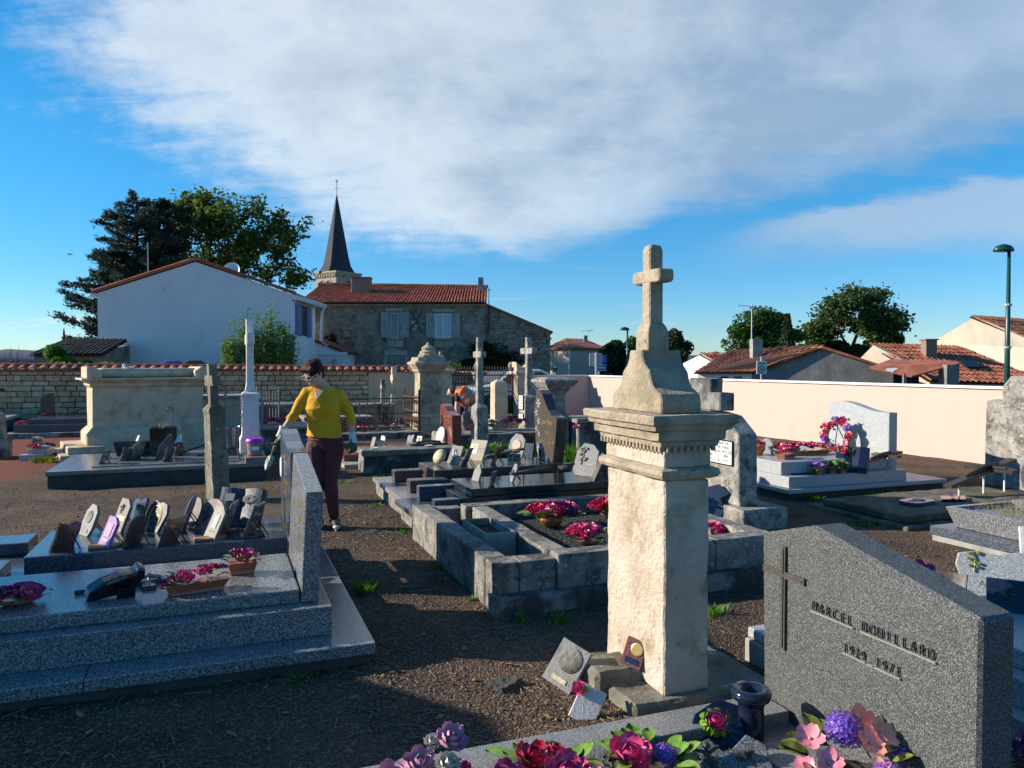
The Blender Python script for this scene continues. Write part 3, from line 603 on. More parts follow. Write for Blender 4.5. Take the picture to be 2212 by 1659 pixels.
# ---- white gabled house
X0, D0 = -11, 30
h = frame('white_house', 'white rendered house with shaded blank gable and red tile verge behind the stone wall', 'house', X0, D0)
gx0, gx1 = -16.14, -8.57; ez, az = 4.33, 5.54; gm = (gx0+gx1)/2+.05; sideD = 34.6; sx = -8.86
FB().rings([[(gx0, 30, -.2), (gx0, 30, ez), (gm, 30, az), (gx1, 30, ez-.05), (gx1, 30, -.2)], [(gx0, 34.6, -.2), (gx0, 34.6, ez), (gm, 34.6, az), (sx, 34.6, ez-.05), (sx, 34.6, -.2)]]).put('wall', 'render_white', h, X0, D0)
for (a, b, az2, bz) in ((gx0-.2, gm, ez-.01, az+.06), (gx1+.16, gm, ez-.08, az+.06)):
    nrm = Vector((-(bz-az2), 0, b-a)).normalized()
    if nrm.z < 0: nrm = -nrm
    FB().rings([[(a, 29.93, az2), (b, 29.93, bz), (b, 29.93, bz+.09), (a, 29.93, az2+.09)], [(a+(.0 if a < b else -.25), 34.8, az2), (b, 34.8, bz), (b, 34.8, bz+.09), (a+(.0 if a < b else -.25), 34.8, az2+.09)]]).put('roof', 'tile_orange', h, X0, D0)
    n = 20
    vt = half_tile('verge_tile', 'tile_wall', .085, .075, .44, 6)
    for i in range(n):
        u = i/n*.90; p = Vector((a+(b-a)*u-X0, 29.97-D0, az2+(bz-az2)*u+.07)); yv = Vector((b-a, 0, bz-az2)).normalized(); zv = nrm; xv = yv.cross(zv)
        link('verge_tile', vt, h, Matrix.Translation(p) @ Matrix((xv, yv, zv)).transposed().to_4x4())
gut = FB().prism([(gx1+.02, ez-.26), (gx1+.20, ez-.26), (gx1+.24, ez-.10), (gx1+.02, ez-.02), (gx1-.05, ez-.14)], 'y', 30.02, 34.7); gut.put('eaves_box', 'gutter_white', h, X0, D0)
FB().box(gx0-.28, gx0-.02, 30.0, 34.5, ez-.16, ez-.01).put('eaves_box', 'gutter_white', h, X0, D0)
FB().tube([(gx1+.14, 34.55, ez-.26), (gx1+.05, 34.6, ez-.5), (gx1-.02, 34.6, 2.6), (gx1+.3, 34.55, 2.35)], .055, 8).put('downpipe', 'gutter_white', h, X0, D0)
# side wall window with blue shutters, between D 31 and 33, on the receding side
def side(Dd): return gx1+(sx-gx1)*(Dd-30)/4.6
def sidebox(name, mat, d0, d1, z0, z1, t0, t1):
    a, b = side(d0), side(d1)
    return FB().rings([[(a+t0, d0, z0), (a+t1, d0, z0), (a+t1, d0, z1), (a+t0, d0, z1)], [(b+t0, d1, z0), (b+t1, d1, z0), (b+t1, d1, z1), (b+t0, d1, z1)]]).put(name, mat, h, X0, D0)
sidebox('window', 'glass_dark', 31.6, 32.6, 2.75, 4.0, -.02, .015)
sidebox('window_surround', 'stucco_grey', 31.5, 31.6, 2.7, 4.05, -.02, .03)
sidebox('shutter', 'shutter_blue', 30.55, 31.5, 2.72, 4.0, .02, .07); sidebox('shutter', 'shutter_blue', 32.65, 33.5, 2.72, 4.0, .02, .07)
# annex with red lean-to roof
FB().rings([[(-8.95, 34.62, -.2), (-8.95, 34.62, 2.6), (-7.6, 34.62, 2.05), (-7.6, 34.62, -.2)], [(-8.95, 38, -.2), (-8.95, 38, 2.6), (-7.6, 38, 2.05), (-7.6, 38, -.2)]]).put('annex', 'render_white', h, X0, D0)
roof_tiles(h, X0, D0, (-7.4, 34.5, 2.08), (-7.4, 37, 2.08), (-8.92, 34.5, 2.68), (-8.92, 37, 2.68), 12, 6, 'tile_red', 80)
FB().box(-8.9, -7.38, 34.42, 34.5, 1.98, 2.10).put('gutter', 'gutter_white', h, X0, D0)
FB().tube([(-7.45, 34.45, 2.0), (-7.55, 34.5, 1.8), (-7.58, 34.55, 0)], .045, 8).put('downpipe', 'gutter_white', h, X0, D0)
for xx in (-8.62, -7.95):
    l = FB().tube([(xx, 34.6, 1.82), (xx, 34.42, 1.84), (xx, 34.40, 1.75)], .018, 6).put('wall_lantern', 'galvanised', h, X0, D0)
    FB().lathe((xx, 34.40, 1.52), [(.03, 0), (.09, .05), (.10, .17), (.12, .19), (.02, .26)], 6).put('lantern_glass', 'galvanised', l, X0, D0)
for xx in (-8.45, -8.2, -8.0): FB().box(xx-.09, xx+.09, 34.5, 34.6, 1.0, 1.5).put('shutter', 'shutter_blue', h, X0, D0)
o = FB().lathe((0, 0, 0), [(.02, 0), (.22, .03), (.36, .10), (.38, .10), (.23, .01), (.02, -.03)], 18); o.xf(Matrix.Translation((-12.05, 33.2, 5.55)) @ Matrix.Rotation(rad(70), 4, 'X')); o.put('satellite_dish', 'gutter_white', h, X0, D0)
FB().tube([(-11.98, 33.3, 4.9), (-11.98, 33.3, 6.35)], .02, 6).put('mast', 'iron', h, X0, D0)
FB().tube([(-15.1, 32, 4.5), (-15.1, 32, 6.6)], .022, 6).put('mast', 'galvanised', h, X0, D0)
for xx, mt, lb in ((-13.05, 'shutter_blue', 'blue arched headboard-like planter back leaning at the white gable foot'), (-12.2, 'bronze', 'brown arched board standing at the white gable foot beside a blue one')):
    g = frame('garden_board', lb, 'garden board', xx*.93, 27.5); FB().prism([(-.36, 0), (-.36, 1.62), (-.2, 1.70), (.2, 1.70), (.36, 1.62), (.36, 0)], 'y', 0, .05).build('board', mt, g, local=True, bevel=.01)
    FB().prism([(-.28, .2), (-.28, 1.56), (-.16, 1.62), (.16, 1.62), (.28, 1.56), (.28, .2)], 'y', -.02, -.001).build('panel', mt, g, local=True)
# ---- small tiled outbuilding at the far left
X0, D0 = -17.5, 27.5
h = frame('outbuilding', 'small old outbuilding with mossy dark tiles and a little finial at far left', 'outbuilding', X0, D0)
FB().rings([[(-17.15, 27.6, -.2), (-17.15, 27.6, 1.95), (-14.9, 27.6, 1.95), (-14.9, 27.6, -.2)], [(-17.15, 30.5, -.2), (-17.15, 30.5, 2.4), (-14.9, 30.5, 2.4), (-14.9, 30.5, -.2)]]).put('wall', 'oldwall', h, X0, D0)
roof_tiles(h, X0, D0, (-17.2, 27.4, 1.92), (-14.6, 27.4, 1.92), (-16.95, 29.2, 2.5), (-14.6, 29.2, 2.5), 14, 7, 'tile_mossy', 100)
FB().lathe((-17.0, 29.2, 2.5), [(.05, 0), (.03, .12), (.045, .2), (.02, .42)], 6).put('finial', 'iron', h, X0, D0)
h = frame('shed', 'low pale shed with sloping tile roof at the extreme left horizon', 'shed', -23, 40)
MB().rings([[(-.5, 0, -.2), (-.5, 0, 1.7), (1.9, 0, 2.0), (1.9, 0, -.2)], [(-.5, 3, -.2), (-.5, 3, 1.7), (1.9, 3, 2.0), (1.9, 3, -.2)]]).build('wall', 'stucco_cream', h, local=True)
MB().rings([[(-.7, -.1, 1.70), (2.0, -.1, 2.06), (2.0, -.1, 2.14), (-.7, -.1, 1.78)], [(-.7, 3.1, 1.70), (2.0, 3.1, 2.06), (2.0, 3.1, 2.14), (-.7, 3.1, 1.78)]]).build('roof', 'tile_old', h, local=True)
# ---- old stone house with red tile roof
X0, D0 = -5.6, 37
h = frame('stone_house', 'old grey stone house with red canal-tile roof and peeling shutters behind the wall', 'house', X0, D0)
fl, fr = -9.9, -1.30
FB().box(fl-.6, fr, 37.05, 41, -.2, 4.50).put('wall', 'oldwall', h, X0, D0)
lean = FB().prism([(fr+.002, -.2), (fr+.002, 4.40), (1.86, 3.12), (1.86, -.2)], 'y', 37.35, 41).put('lean_to', 'oldwall', h, X0, D0)
FB().prism([(fr, 4.42), (1.98, 3.06), (1.98, 3.14), (fr, 4.52)], 'y', 37.22, 41.2).put('lean_to_roof', 'tile_old', h, X0, D0)
FB().box(fl-.6, fr+.02, 36.93, 37.06, 4.36, 4.50).put('cornice', 'ashlar', h, X0, D0, rough=(.5, .02, 2))
roof_tiles(h, X0, D0, (fl-.35, 36.75, 4.50), (fr+.08, 36.75, 4.50), (fl-.1, 40.2, 5.68), (fr+.0, 40.2, 5.56), 62, 12, 'tile_red', 296)
FB().tube([(fl-.2, 40.2, 5.72), (fr+.05, 40.2, 5.6)], .09, 8).put('ridge', 'tile_old', h, X0, D0)
c = FB().box(-8.05, -7.12, 38.6, 39.2, 5.0, 5.86).put('chimney', 'brickwork', h, X0, D0, bevel=.02, rough=(.2, .01, 5)); FB().box(-8.09, -7.08, 38.56, 39.24, 5.862, 5.92).put('chimney_cap', 'brickwork', h, X0, D0)
FB().box(-1.72, -1.47, 39.3, 39.8, 5.3, 5.98).put('chimney', 'concrete', h, X0, D0)
W1 = [(-5.83, -5.45, 2.84, 4.02, 'glass_blue', -6.30, -5.86, -5.42, -4.95), (-3.72, -2.92, 2.82, 3.98, 'curtain', -4.13, -3.74, -2.90, -2.5)]
for x0, x1, z0, z1, gl, s0, s1, s2, s3 in W1:
    window(h, X0, D0, x0, x1, z0, z1, 36.97, gl, bars=(1 if gl == 'curtain' else 0, 0), recess=.05, t=.045 if gl == 'curtain' else .025)
    shutter(h, X0, D0, s0, s1, z0, z1+.03, 37.02, 'shutter_old'); shutter(h, X0, D0, s2, s3, z0, z1+.03, 37.02, 'shutter_old')
    a, b = (x0-.25, x1+.25) if gl == 'glass_blue' else (x0-.1, x1+.15)
    FB().box(a, b, 36.97, 37.05, z1+.06, z1+.24).put('lintel', 'ashlar', h, X0, D0, bevel=.01)
    FB().box(a+.05, b-.05, 36.90, 37.05, z0-.10, z0-.02).put('sill', 'ashlar', h, X0, D0, bevel=.01)
    for k in range(2): FB().box(a+.08+(b-a)*.45*k, a+.06+(b-a)*.45*(k+1), 36.99, 37.05, z0-.46, z0-.12).put('stone', 'ashlar', h, X0, D0, bevel=.015)
window(h, X0, D0, -5.98, -5.22, 1.52, 1.95, 36.98, 'glass_dark', 'shutter_old', bars=(2, 1), recess=.05, t=.06)
for i in range(6): xx = -5.9+i*.13; FB().tube([(xx, 36.98, 1.5), (xx, 36.98, 1.96)], .012, 5).put('window_bar', 'iron', h, X0, D0)
FB().box(-6.15, -5.05, 36.97, 37.05, 1.98, 2.20).put('lintel', 'ashlar', h, X0, D0, bevel=.01)
for xx in (-6.2, -5.2): FB().box(xx, xx+.2, 36.99, 37.05, 1.2, 1.96).put('jamb', 'ashlar', h, X0, D0, bevel=.01)
for zz, xx in ((3.5, -5.0), (3.15, -5.02), (3.32, -4.88)): FB().box(xx+.15, xx+.42, 37.0, 37.05, zz, zz+.14).put('stone', 'ashlar', h, X0, D0, bevel=.01)
for a, b in (((-4.92, 4.2), (-4.34, 3.1)), ((-4.30, 4.16), (-4.9, 3.13))): FB().tube([(a[0], 36.98, a[1]), ((a[0]+b[0])/2+.02, 36.97, (a[1]+b[1])/2), (b[0], 36.98, b[1])], .022, 6).put('wall_anchor', 'iron', h, X0, D0)
# rubble stones that show through the worn facing: scattered over the front and the lean-to
sv3 = stone_variants('oldstone', 5); n = 0; cells = []
for r in range(26):
    zz = .95+r*.132; x = fl+.1+random.uniform(0, .3)
    while x < 1.7 and n < 295:
        w = random.uniform(.14, .34); inlean = x > fr
        top = 4.3 if not inlean else 4.32-(x-fr)*.42
        keep = .9 if inlean else (.25+.5*max(0, noise.noise(Vector((x*.8, zz*1.1, 3)))+.25))
        clash = any(s0-.1 < x+w/2 < s3+.1 and z0-.5 < zz < z1+.3 for _, _, z0, z1, _, s0, _, _, s3 in W1) or (-6.3 < x < -4.9 and zz < 2.3)
        if zz < top-.1 and random.random() < keep*.62 and not clash and not (fr-.25 < x < fr+.05):
            o = link('stone', sv3[n % 5], h); o.location = (x+w/2-X0, (37.33 if inlean else 37.05)-D0, zz); o.scale = (w-.02, random.uniform(.05, .10), random.uniform(.08, .12)); n += 1
        x += w
FB().tube([(-1.12, 37.3, 5.25), (-1.12, 37.3, 3.0)], .02, 6).put('aerial_mast', 'iron', h, X0, D0)
FB().tube([(-1.75, 37.3, 5.2), (-1.0, 37.3, 5.15)], .016, 5).put('aerial', 'galvanised', h, X0, D0)
# ---- church tower and spire
X0, D0 = -20.4, 90
h = frame('church', 'square stone church tower with grey slate spire and weathervane far behind', 'church', X0, D0, turn=rad(-35))
hw = 1.82
MB().rects((0, 0), [(hw, hw, -.5), (hw, hw, 11.7)]).build('tower', 'church_stone', h, local=True)
MB().rects((0, 0), [(hw+.05, hw+.05, 11.702), (hw+.22, hw+.22, 11.95), (hw+.22, hw+.22, 12.1)]).build('cornice', 'church_stone', h, local=True)
for s in range(4):
    M = Matrix.Rotation(s*math.pi/2, 4, 'Z')
    for i in range(9): MB().box(-hw+.1+i*.41, -hw+.28+i*.41, -hw-.15, -hw+.02, 11.45, 11.701).xf(M).build('corbel', 'church_stone', h, local=True)
    for xx in ((-.0,) if s % 2 else (-.55, .55)):
        w = .42
        arch = [(xx-w, 9.0), (xx-w, 10.5)]+[(xx-w*math.cos(t*math.pi/8), 10.5+w*1.35*math.sin(t*math.pi/8)) for t in range(1, 8)]+[(xx+w, 10.5), (xx+w, 9.0)]
        MB().prism(arch, 'y', -hw-.01, -hw+.02).xf(M).build('belfry_opening', 'cloth_black', h, local=True)
        w2 = .6; ar2 = [(xx-w2*math.cos(t*math.pi/8), 10.5+w2*1.3*math.sin(t*math.pi/8)) for t in range(9)]; ar1 = [(xx-w*math.cos(t*math.pi/8), 10.5+w*1.35*math.sin(t*math.pi/8)) for t in range(8, -1, -1)]
        MB().prism(ar2+ar1, 'y', -hw-.06, -hw+.02).xf(M).build('arch', 'church_stone', h, local=True)
m = MB(); R0 = hw+.55; rings = []
for zz, r, k in ((12.101, R0*1.0, 0), (12.9, R0*.74, .5), (14.2, R0*.58, 1), (21.1, .07, 1)):
    ring = []
    for i in range(8):
        a = i*math.pi/4+math.pi/8; sq = 1/max(abs(math.cos(a)), abs(math.sin(a))); oc = 1/math.cos(((a+math.pi/8) % (math.pi/4))-math.pi/8)*.98
        rr_ = r*(sq*(1-k)*.86+1.0*k); ring.append((rr_*math.cos(a), rr_*math.sin(a), zz))
    rings.append(ring)
m.rings(rings).build('spire', 'slate', h, local=True)
m = MB().tube([(0, 0, 21.0), (0, 0, 22.9)], .035, 6).build('weathervane_rod', 'iron', h, local=True)
MB().box(-.35, .35, -.025, .025, 21.9, 21.97).prism([(-.12, 22.6), (.05, 22.55), (.18, 22.75), (.12, 22.95), (.02, 22.8), (-.16, 22.95)], 'y', -.03, .03).build('weathervane', 'iron', h, local=True)
# ---- small hipped house in the middle distance
X0, D0 = 4.6, 46
h = frame('hipped_house', 'small pinkish house with hipped red tile roof in the distance left of the column', 'house', X0, D0, turn=0)
FB().prism([(2.15, 46.6), (3.35, 44.9), (5.4, 46.2), (5.2, 50), (3.2, 50)], 'z', -.2, 2.42).put('wall', 'stucco_pink', h, X0, D0)
FB().add([(1.95, 46.6, 2.4), (3.35, 44.6, 2.4), (5.7, 46.1, 2.4), (5.6, 50.2, 2.4), (3.0, 50.2, 2.4), (3.3, 47.6, 3.15), (4.6, 48.2, 3.12), (1.95, 46.6, 2.5), (3.35, 44.6, 2.5), (5.7, 46.1, 2.5), (5.6, 50.2, 2.5), (3.0, 50.2, 2.5)], [(0, 1, 2, 3, 4), (7, 8, 5), (8, 9, 6, 5), (9, 10, 6), (10, 11, 5, 6), (11, 7, 5), (0, 1, 8, 7), (1, 2, 9, 8), (2, 3, 10, 9)]).put('roof', 'tile_old', h, X0, D0)
FB().box(4.4, 4.62, 47.0, 47.3, 2.7, 3.3).put('chimney', 'concrete', h, X0, D0)
FB().tube([(4.75, 47.5, 2.8), (4.75, 47.5, 3.6)], .02, 5).put('mast', 'galvanised', h, X0, D0)
FB().tube([(4.3, 47.5, 3.58), (5.0, 47.5, 3.62)], .02, 5).put('aerial', 'galvanised', h, X0, D0)
FB().tube([(3.36, 44.86, 0), (3.36, 44.86, 2.4)], .05, 6).put('downpipe', 'gutter_white', h, X0, D0)
# ---- houses beyond the pink wall
X0, D0 = 8, 33
h = frame('white_cottage', 'bright white gable end with dark canal-tile roof right of the stone column', 'house', X0, D0)
g0 = px(1478, 800, 33)[0]; g1 = px(1545, 800, 33)[0]
FB().rings([[(7.4, 33.2, -.2), (7.4, 33.2, 1.6), (8.0, 32.4, 1.98), (9.25, 30.8, .95), (9.25, 30.8, -.2)], [(12, 36, -.2), (12, 36, 1.6), (12.5, 35, 1.98), (13.2, 33.6, .95), (13.2, 33.6, -.2)]]).put('wall', 'paint_white', h, X0, D0)
roof_tiles(h, X0, D0, (9.35, 30.7, .95), (13.2, 33.2, .95), (7.9, 32.4, 2.02), (12.2, 34.8, 2.02), 24, 8, 'tile_old', 190)
X0, D0 = 12, 27
h = frame('stone_barn', 'low stone barn with shaded grey gable, white eaves wall and worn red roof', 'barn', X0, D0)
ap, bl, br = (10.95, 27.3, 2.12), (8.75, 28.0, 1.25), (13.2, 26.6, 1.32)
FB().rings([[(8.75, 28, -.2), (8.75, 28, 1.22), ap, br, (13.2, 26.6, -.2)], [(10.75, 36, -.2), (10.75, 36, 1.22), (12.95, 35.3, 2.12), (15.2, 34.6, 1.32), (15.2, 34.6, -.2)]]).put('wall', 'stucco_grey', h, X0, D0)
FB().prism([(6.95, 28.75), (8.74, 28.02), (8.8, 28.2), (7.0, 28.95)], 'z', -.2, 1.26).put('eaves_wall', 'paint_white', h, X0, D0)
for xx in (7.6, 8.1): FB().box(xx, xx+.28, 27.97, 28.02, 1.0, 1.12).put('vent', 'glass_dark', h, X0, D0)
roof_tiles(h, X0, D0, (6.75, 28.55, 1.27), (8.70, 27.8, 1.29), (9.2, 32.5, 2.18), (10.95, 27.2, 2.18), 18, 10, 'tile_old', 180)
FB().rings([[(10.95, 27.15, 2.12), (13.35, 26.5, 1.27), (13.35, 26.5, 1.35), (10.95, 27.15, 2.22)], [(12.95, 35, 2.12), (15.35, 34.4, 1.27), (15.35, 34.4, 1.35), (12.95, 35, 2.22)]]).put('roof', 'tile_old', h, X0, D0)
FB().box(9.05, 9.42, 28.9, 29.3, 1.5, 2.50).put('chimney', 'concrete', h, X0, D0, rough=(.2, .015, 5))
FB().tube([(9.5, 30.5, 1.8), (9.5, 30.5, 3.95)], .022, 6).put('mast', 'galvanised', h, X0, D0)
m = FB().tube([(8.95, 30.5, 3.88), (9.6, 30.5, 3.85)], .016, 5)
for i in range(6): m.tube([(9.0+i*.1, 30.3, 3.88), (9.0+i*.1, 30.7, 3.88)], .009, 4)
m.put('aerial', 'galvanised', h, X0, D0)
X0, D0 = 13.5, 25
h = frame('lean_to_shed', 'open lean-to shed with rusty red corrugated roof and pale translucent sheets', 'shed', X0, D0)
FB().box(12.9, 13.0, 25.3, 25.4, -.2, 1.25).put('post', 'stucco_grey', h, X0, D0); FB().box(14.15, 14.55, 25.0, 25.5, -.2, 1.55).put('pier', 'stucco_grey', h, X0, D0)
q = [(12.05, 25.9, 1.42), (13.1, 25.2, 1.13), (14.75, 25.2, 1.58), (13.6, 27.6, 1.70)]
FB().rings([[tuple(p) for p in q], [(p[0], p[1], p[2]+.05) for p in q]]).put('roof', 'tile_old', h, X0, D0)
for k in range(5): a = 12.45+k*.26; FB().rings([[(a, 25.62-.05*k, 1.36-.01*k), (a+.2, 25.5-.05*k, 1.30-.0*k), (a+.5, 25.62, 1.44), (a+.3, 25.8, 1.47)], [(a, 25.62-.05*k, 1.39-.01*k), (a+.2, 25.5-.05*k, 1.33), (a+.5, 25.62, 1.47), (a+.3, 25.8, 1.50)]]).put('roof_sheet', 'polycarbonate' if k % 2 == 0 else 'corrugated', h, X0, D0)
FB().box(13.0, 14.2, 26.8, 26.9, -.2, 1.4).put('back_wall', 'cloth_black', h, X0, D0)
X0, D0 = 16, 29
h = frame('tiled_house', 'long low house with dark red tile roof, skylight and small brick chimney', 'house', X0, D0)
FB().rings([[(13.2, 30.2, -.2), (13.2, 30.2, 1.3), (13.62, 29.0, 2.28), (14.9, 27.4, 1.2), (14.9, 27.4, -.2)], [(19.5, 33, -.2), (19.5, 33, 1.3), (19.6, 32, 2.2), (19.8, 30, 1.2), (19.8, 30, -.2)]]).put('wall', 'stucco_cream', h, X0, D0)
rf = roof_tiles(h, X0, D0, (14.75, 27.2, 1.0), (19.2, 27.2, .82), (13.58, 29.2, 2.32), (17.2, 29.6, 2.26), 22, 10, 'tile_old', 296)
FB().box(15.35, 15.75, 28.5, 28.9, 1.6, 2.45).put('chimney', 'brickwork', h, X0, D0); FB().box(15.3, 15.8, 28.45, 28.95, 2.452, 2.5).put('chimney_cap', 'brickwork', h, X0, D0)
FB().rings([[(16.5, 27.9, 1.42), (17.1, 27.9, 1.42), (17.0, 28.3, 1.66), (16.4, 28.3, 1.66)], [(16.5, 27.86, 1.47), (17.1, 27.86, 1.47), (17.0, 28.26, 1.71), (16.4, 28.26, 1.71)]]).put('skylight', 'glass_dark', h, X0, D0)
X0, D0 = 19, 30
h = frame('tall_house', 'tall pale house with streaked sunlit gable and orange tile roof at far right', 'house', X0, D0)
FB().rings([[(17.7, 32.6, -.2), (17.7, 32.6, 2.43), (18.4, 30.6, 3.45), (20.0, 28.6, 2.15), (20.0, 28.6, -.2)], [(26, 38, -.2), (26, 38, 2.4), (27, 37, 3.45), (29, 36, 2.15), (29, 36, -.2)]]).put('wall', 'stucco_cream', h, X0, D0)
roof_tiles(h, X0, D0, (20.3, 28.8, 2.12), (26.0, 33.4, 2.12), (18.15, 30.5, 3.48), (24.5, 35.0, 3.48), 34, 9, 'tile_orange', 250)
FB().box(20.0, 20.5, 28.85, 28.95, .6, 1.9).put('door', 'bronze', h, X0, D0)
FB().box(19.3, 20.6, 28.2, 28.9, .7, .95).put('porch', 'tile_old', h, X0, D0)
# ---- street lamps, signs
def lamp(label, X, D, H, r):
    g = frame('street_lamp', label, 'street lamp', X, D); g['group'] = 'green street lamps'
    MB().tube([(0, 0, 0), (0, 0, H*.45), (0, 0, H)], [r*1.15, r, r*.62], 10).build('post', 'lamp_green', g, local=True, smooth=True)
    for zz in (H*.47, H*.70): MB().lathe((0, 0, zz), [(r*1.05, 0), (r*1.4, .01), (r*1.4, .05), (r*1.05, .06)], 10).build('clamp', 'galvanised', g, local=True)
    MB().lathe((0, 0, 0), [(r*.5, -.02), (r*3.4, -.03), (r*3.5, .02), (r*2.6, .09), (r*.8, .13), (.005, .135)], 16).xf(Matrix.Translation((-r*2.2, 0, H+.01)) @ Matrix.Diagonal((1.15, .8, 1, 1))).build('lantern', 'lamp_green', g, local=True, smooth=True)
    MB().tube([(0, 0, H-.02), (-r*2, 0, H+.02)], r*.6, 8).build('arm', 'lamp_green', g, local=True)
lamp('tall green street lamp with bowl lantern behind the pink wall at right', 10.95, 17.0, 4.08, .055)
lamp('small distant green street lamp beside the dark trees behind the column', 5.55, 37.0, 3.2, .06)
g = frame('speed_sign', 'square grey zone 30 speed sign on a post above the pink wall', 'road sign', 6.82, 21.0)
MB().tube([(0, .03, 0), (0, .03, 1.78)], .025, 8).build('post', 'galvanised', g, local=True)
pl = MB().box(-.14, .14, -.01, .012, 1.30, 1.66).build('plate', 'sign_white', g, local=True, bevel=.006)
link('rim', MB().tube([(.092*math.cos(a), -.0105, 1.43+.092*math.sin(a)) for a in [i*6.283/28 for i in range(29)]], .012, 6, .004).mesh('rim', 'sign_red'), pl)
letter('30', .13, .002, 'black_paint', pl, faceY(0, -.0135, 1.43)); letter('ZONE', .075, .002, 'black_paint', pl, faceY(0, -.0135, 1.59))
g = frame('sign_back', 'plain grey back of a large road sign on a central post', 'road sign', 2.74, 25.0)
MB().tube([(0, .02, 0), (0, .02, 1.95)], .04, 8).build('post', 'galvanised', g, local=True)
MB().box(-.22, .20, .062, .08, 1.50, 1.92).build('plate', 'sign_grey', g, local=True, bevel=.01)
MB().box(-.035, .035, .05, .0615, 1.45, 1.93).build('bracket', 'sign_white', g, local=True)
g = frame('blue_sign', 'blue place-name road sign half hidden behind the grey sign back', 'road sign', 3.05, 26.5)
MB().tube([(-.05, .05, 0), (-.05, .05, 1.9)], .03, 8).build('post', 'galvanised', g, local=True)
pl = MB().box(-.22, .22, 0, .02, 1.32, 1.58).build('plate', 'sign_blue', g, local=True, bevel=.008)
MB().box(-.20, .20, -.004, -.001, 1.345, 1.36).box(-.20, .20, -.004, -.001, 1.54, 1.555).box(-.14, .15, -.004, -.001, 1.42, 1.47).build('marking', 'sign_white', pl, local=True)
MB().box(.08, .22, .0, .02, 1.62, 1.88).build('plate', 'sign_blue', g, local=True, bevel=.008)
g = frame('yield_sign', 'tiny dark triangular road sign above the rendered wall', 'road sign', -.02+1.37, 24.0)
MB().tube([(0, .02, 0), (0, .02, 1.5)], .014, 6).build('post', 'galvanised', g, local=True)
MB().prism([(-.09, 1.46), (.09, 1.46), (0, 1.30)], 'y', -.01, .01).prism([(-.055, 1.44), (.055, 1.44), (0, 1.345)], 'y', -.014, -.011).build('plate', 'iron', g, local=True)
# ================================================================== TREES AND BUSHES
def leaf_cloud(name, mat, pts, size, root, up=.0, aspect=.6, dirs=None, jit=.3):
    """one leaf-sized folded face at each point"""
    P = np.asarray(pts, float); n = len(P)
    if dirs is None: d = RNG.normal(size=(n, 3)); d[:, 2] = d[:, 2]*.6+up
    else: d = np.asarray(dirs, float)+RNG.normal(size=(n, 3))*jit
    d /= np.linalg.norm(d, axis=1)[:, None]+1e-9
    s = RNG.normal(size=(n, 3)); w = np.cross(d, s); w /= np.linalg.norm(w, axis=1)[:, None]+1e-9
    L = (size*(.6+.8*RNG.random(n)))[:, None]; Wd = L*aspect*.5
    k = np.cross(d, w)*L*.12
    V = np.stack([P-d*L*.5, P+w*Wd+k, P+d*L*.5, P-w*Wd+k], 1).reshape(-1, 3)
    F = np.arange(n*4).reshape(-1, 4)
    me = bpy.data.meshes.new(name); me.from_pydata(V.tolist(), [], np.concatenate([F[:, [0, 1, 2]], F[:, [0, 2, 3]]]).tolist()); me.materials.append(MAT[mat])
    return link(name, me, root)
def branchy(root, name, base, h, spread, levels, nsplit, r0, mat, first=.35, up=.55, seed=1, cluster=.5, per=30, wide=1.0, gap=0):
    rg = random.Random(seed); mb = MB(); tips = []
    def grow(p, d, L, r, lv):
        q = p+d*L*.5+Vector((rg.uniform(-1, 1), rg.uniform(-1, 1), 0))*L*.06; e = p+d*L
        mb.tube([p, q, e], [r, r*.82, r*.6], 6 if lv > 1 else 5)
        if lv == 0: tips.append((e, d)); tips.append((q, d)); return
        for k in range(nsplit+(1 if rg.random() < .4 else 0)):
            a = rg.random()*6.283; s = spread*rg.uniform(.6, 1.25)
            nd = (d+Vector((math.cos(a)*wide, math.sin(a)*wide, rg.uniform(-.2, .5)))*s); nd.z += up*.35; nd.normalize()
            grow(e if k < nsplit-1 else q.lerp(e, .5), nd, L*rg.uniform(.62, .86), r*.58, lv-1)
    grow(Vector(base), Vector((0, 0, 1)), h*first, r0, levels)
    mb.build(name, mat, root, local=True)
    pts = []
    for e, d in tips:
        if rg.random() < gap: continue
        c = cluster*rg.uniform(.6, 1.3)
        for _ in range(int(per*rg.uniform(.5, 1.4))):
            v = Vector((rg.gauss(0, 1), rg.gauss(0, 1), rg.gauss(0, .6)))*c*.5; pts.append(tuple(e+v))
    return pts
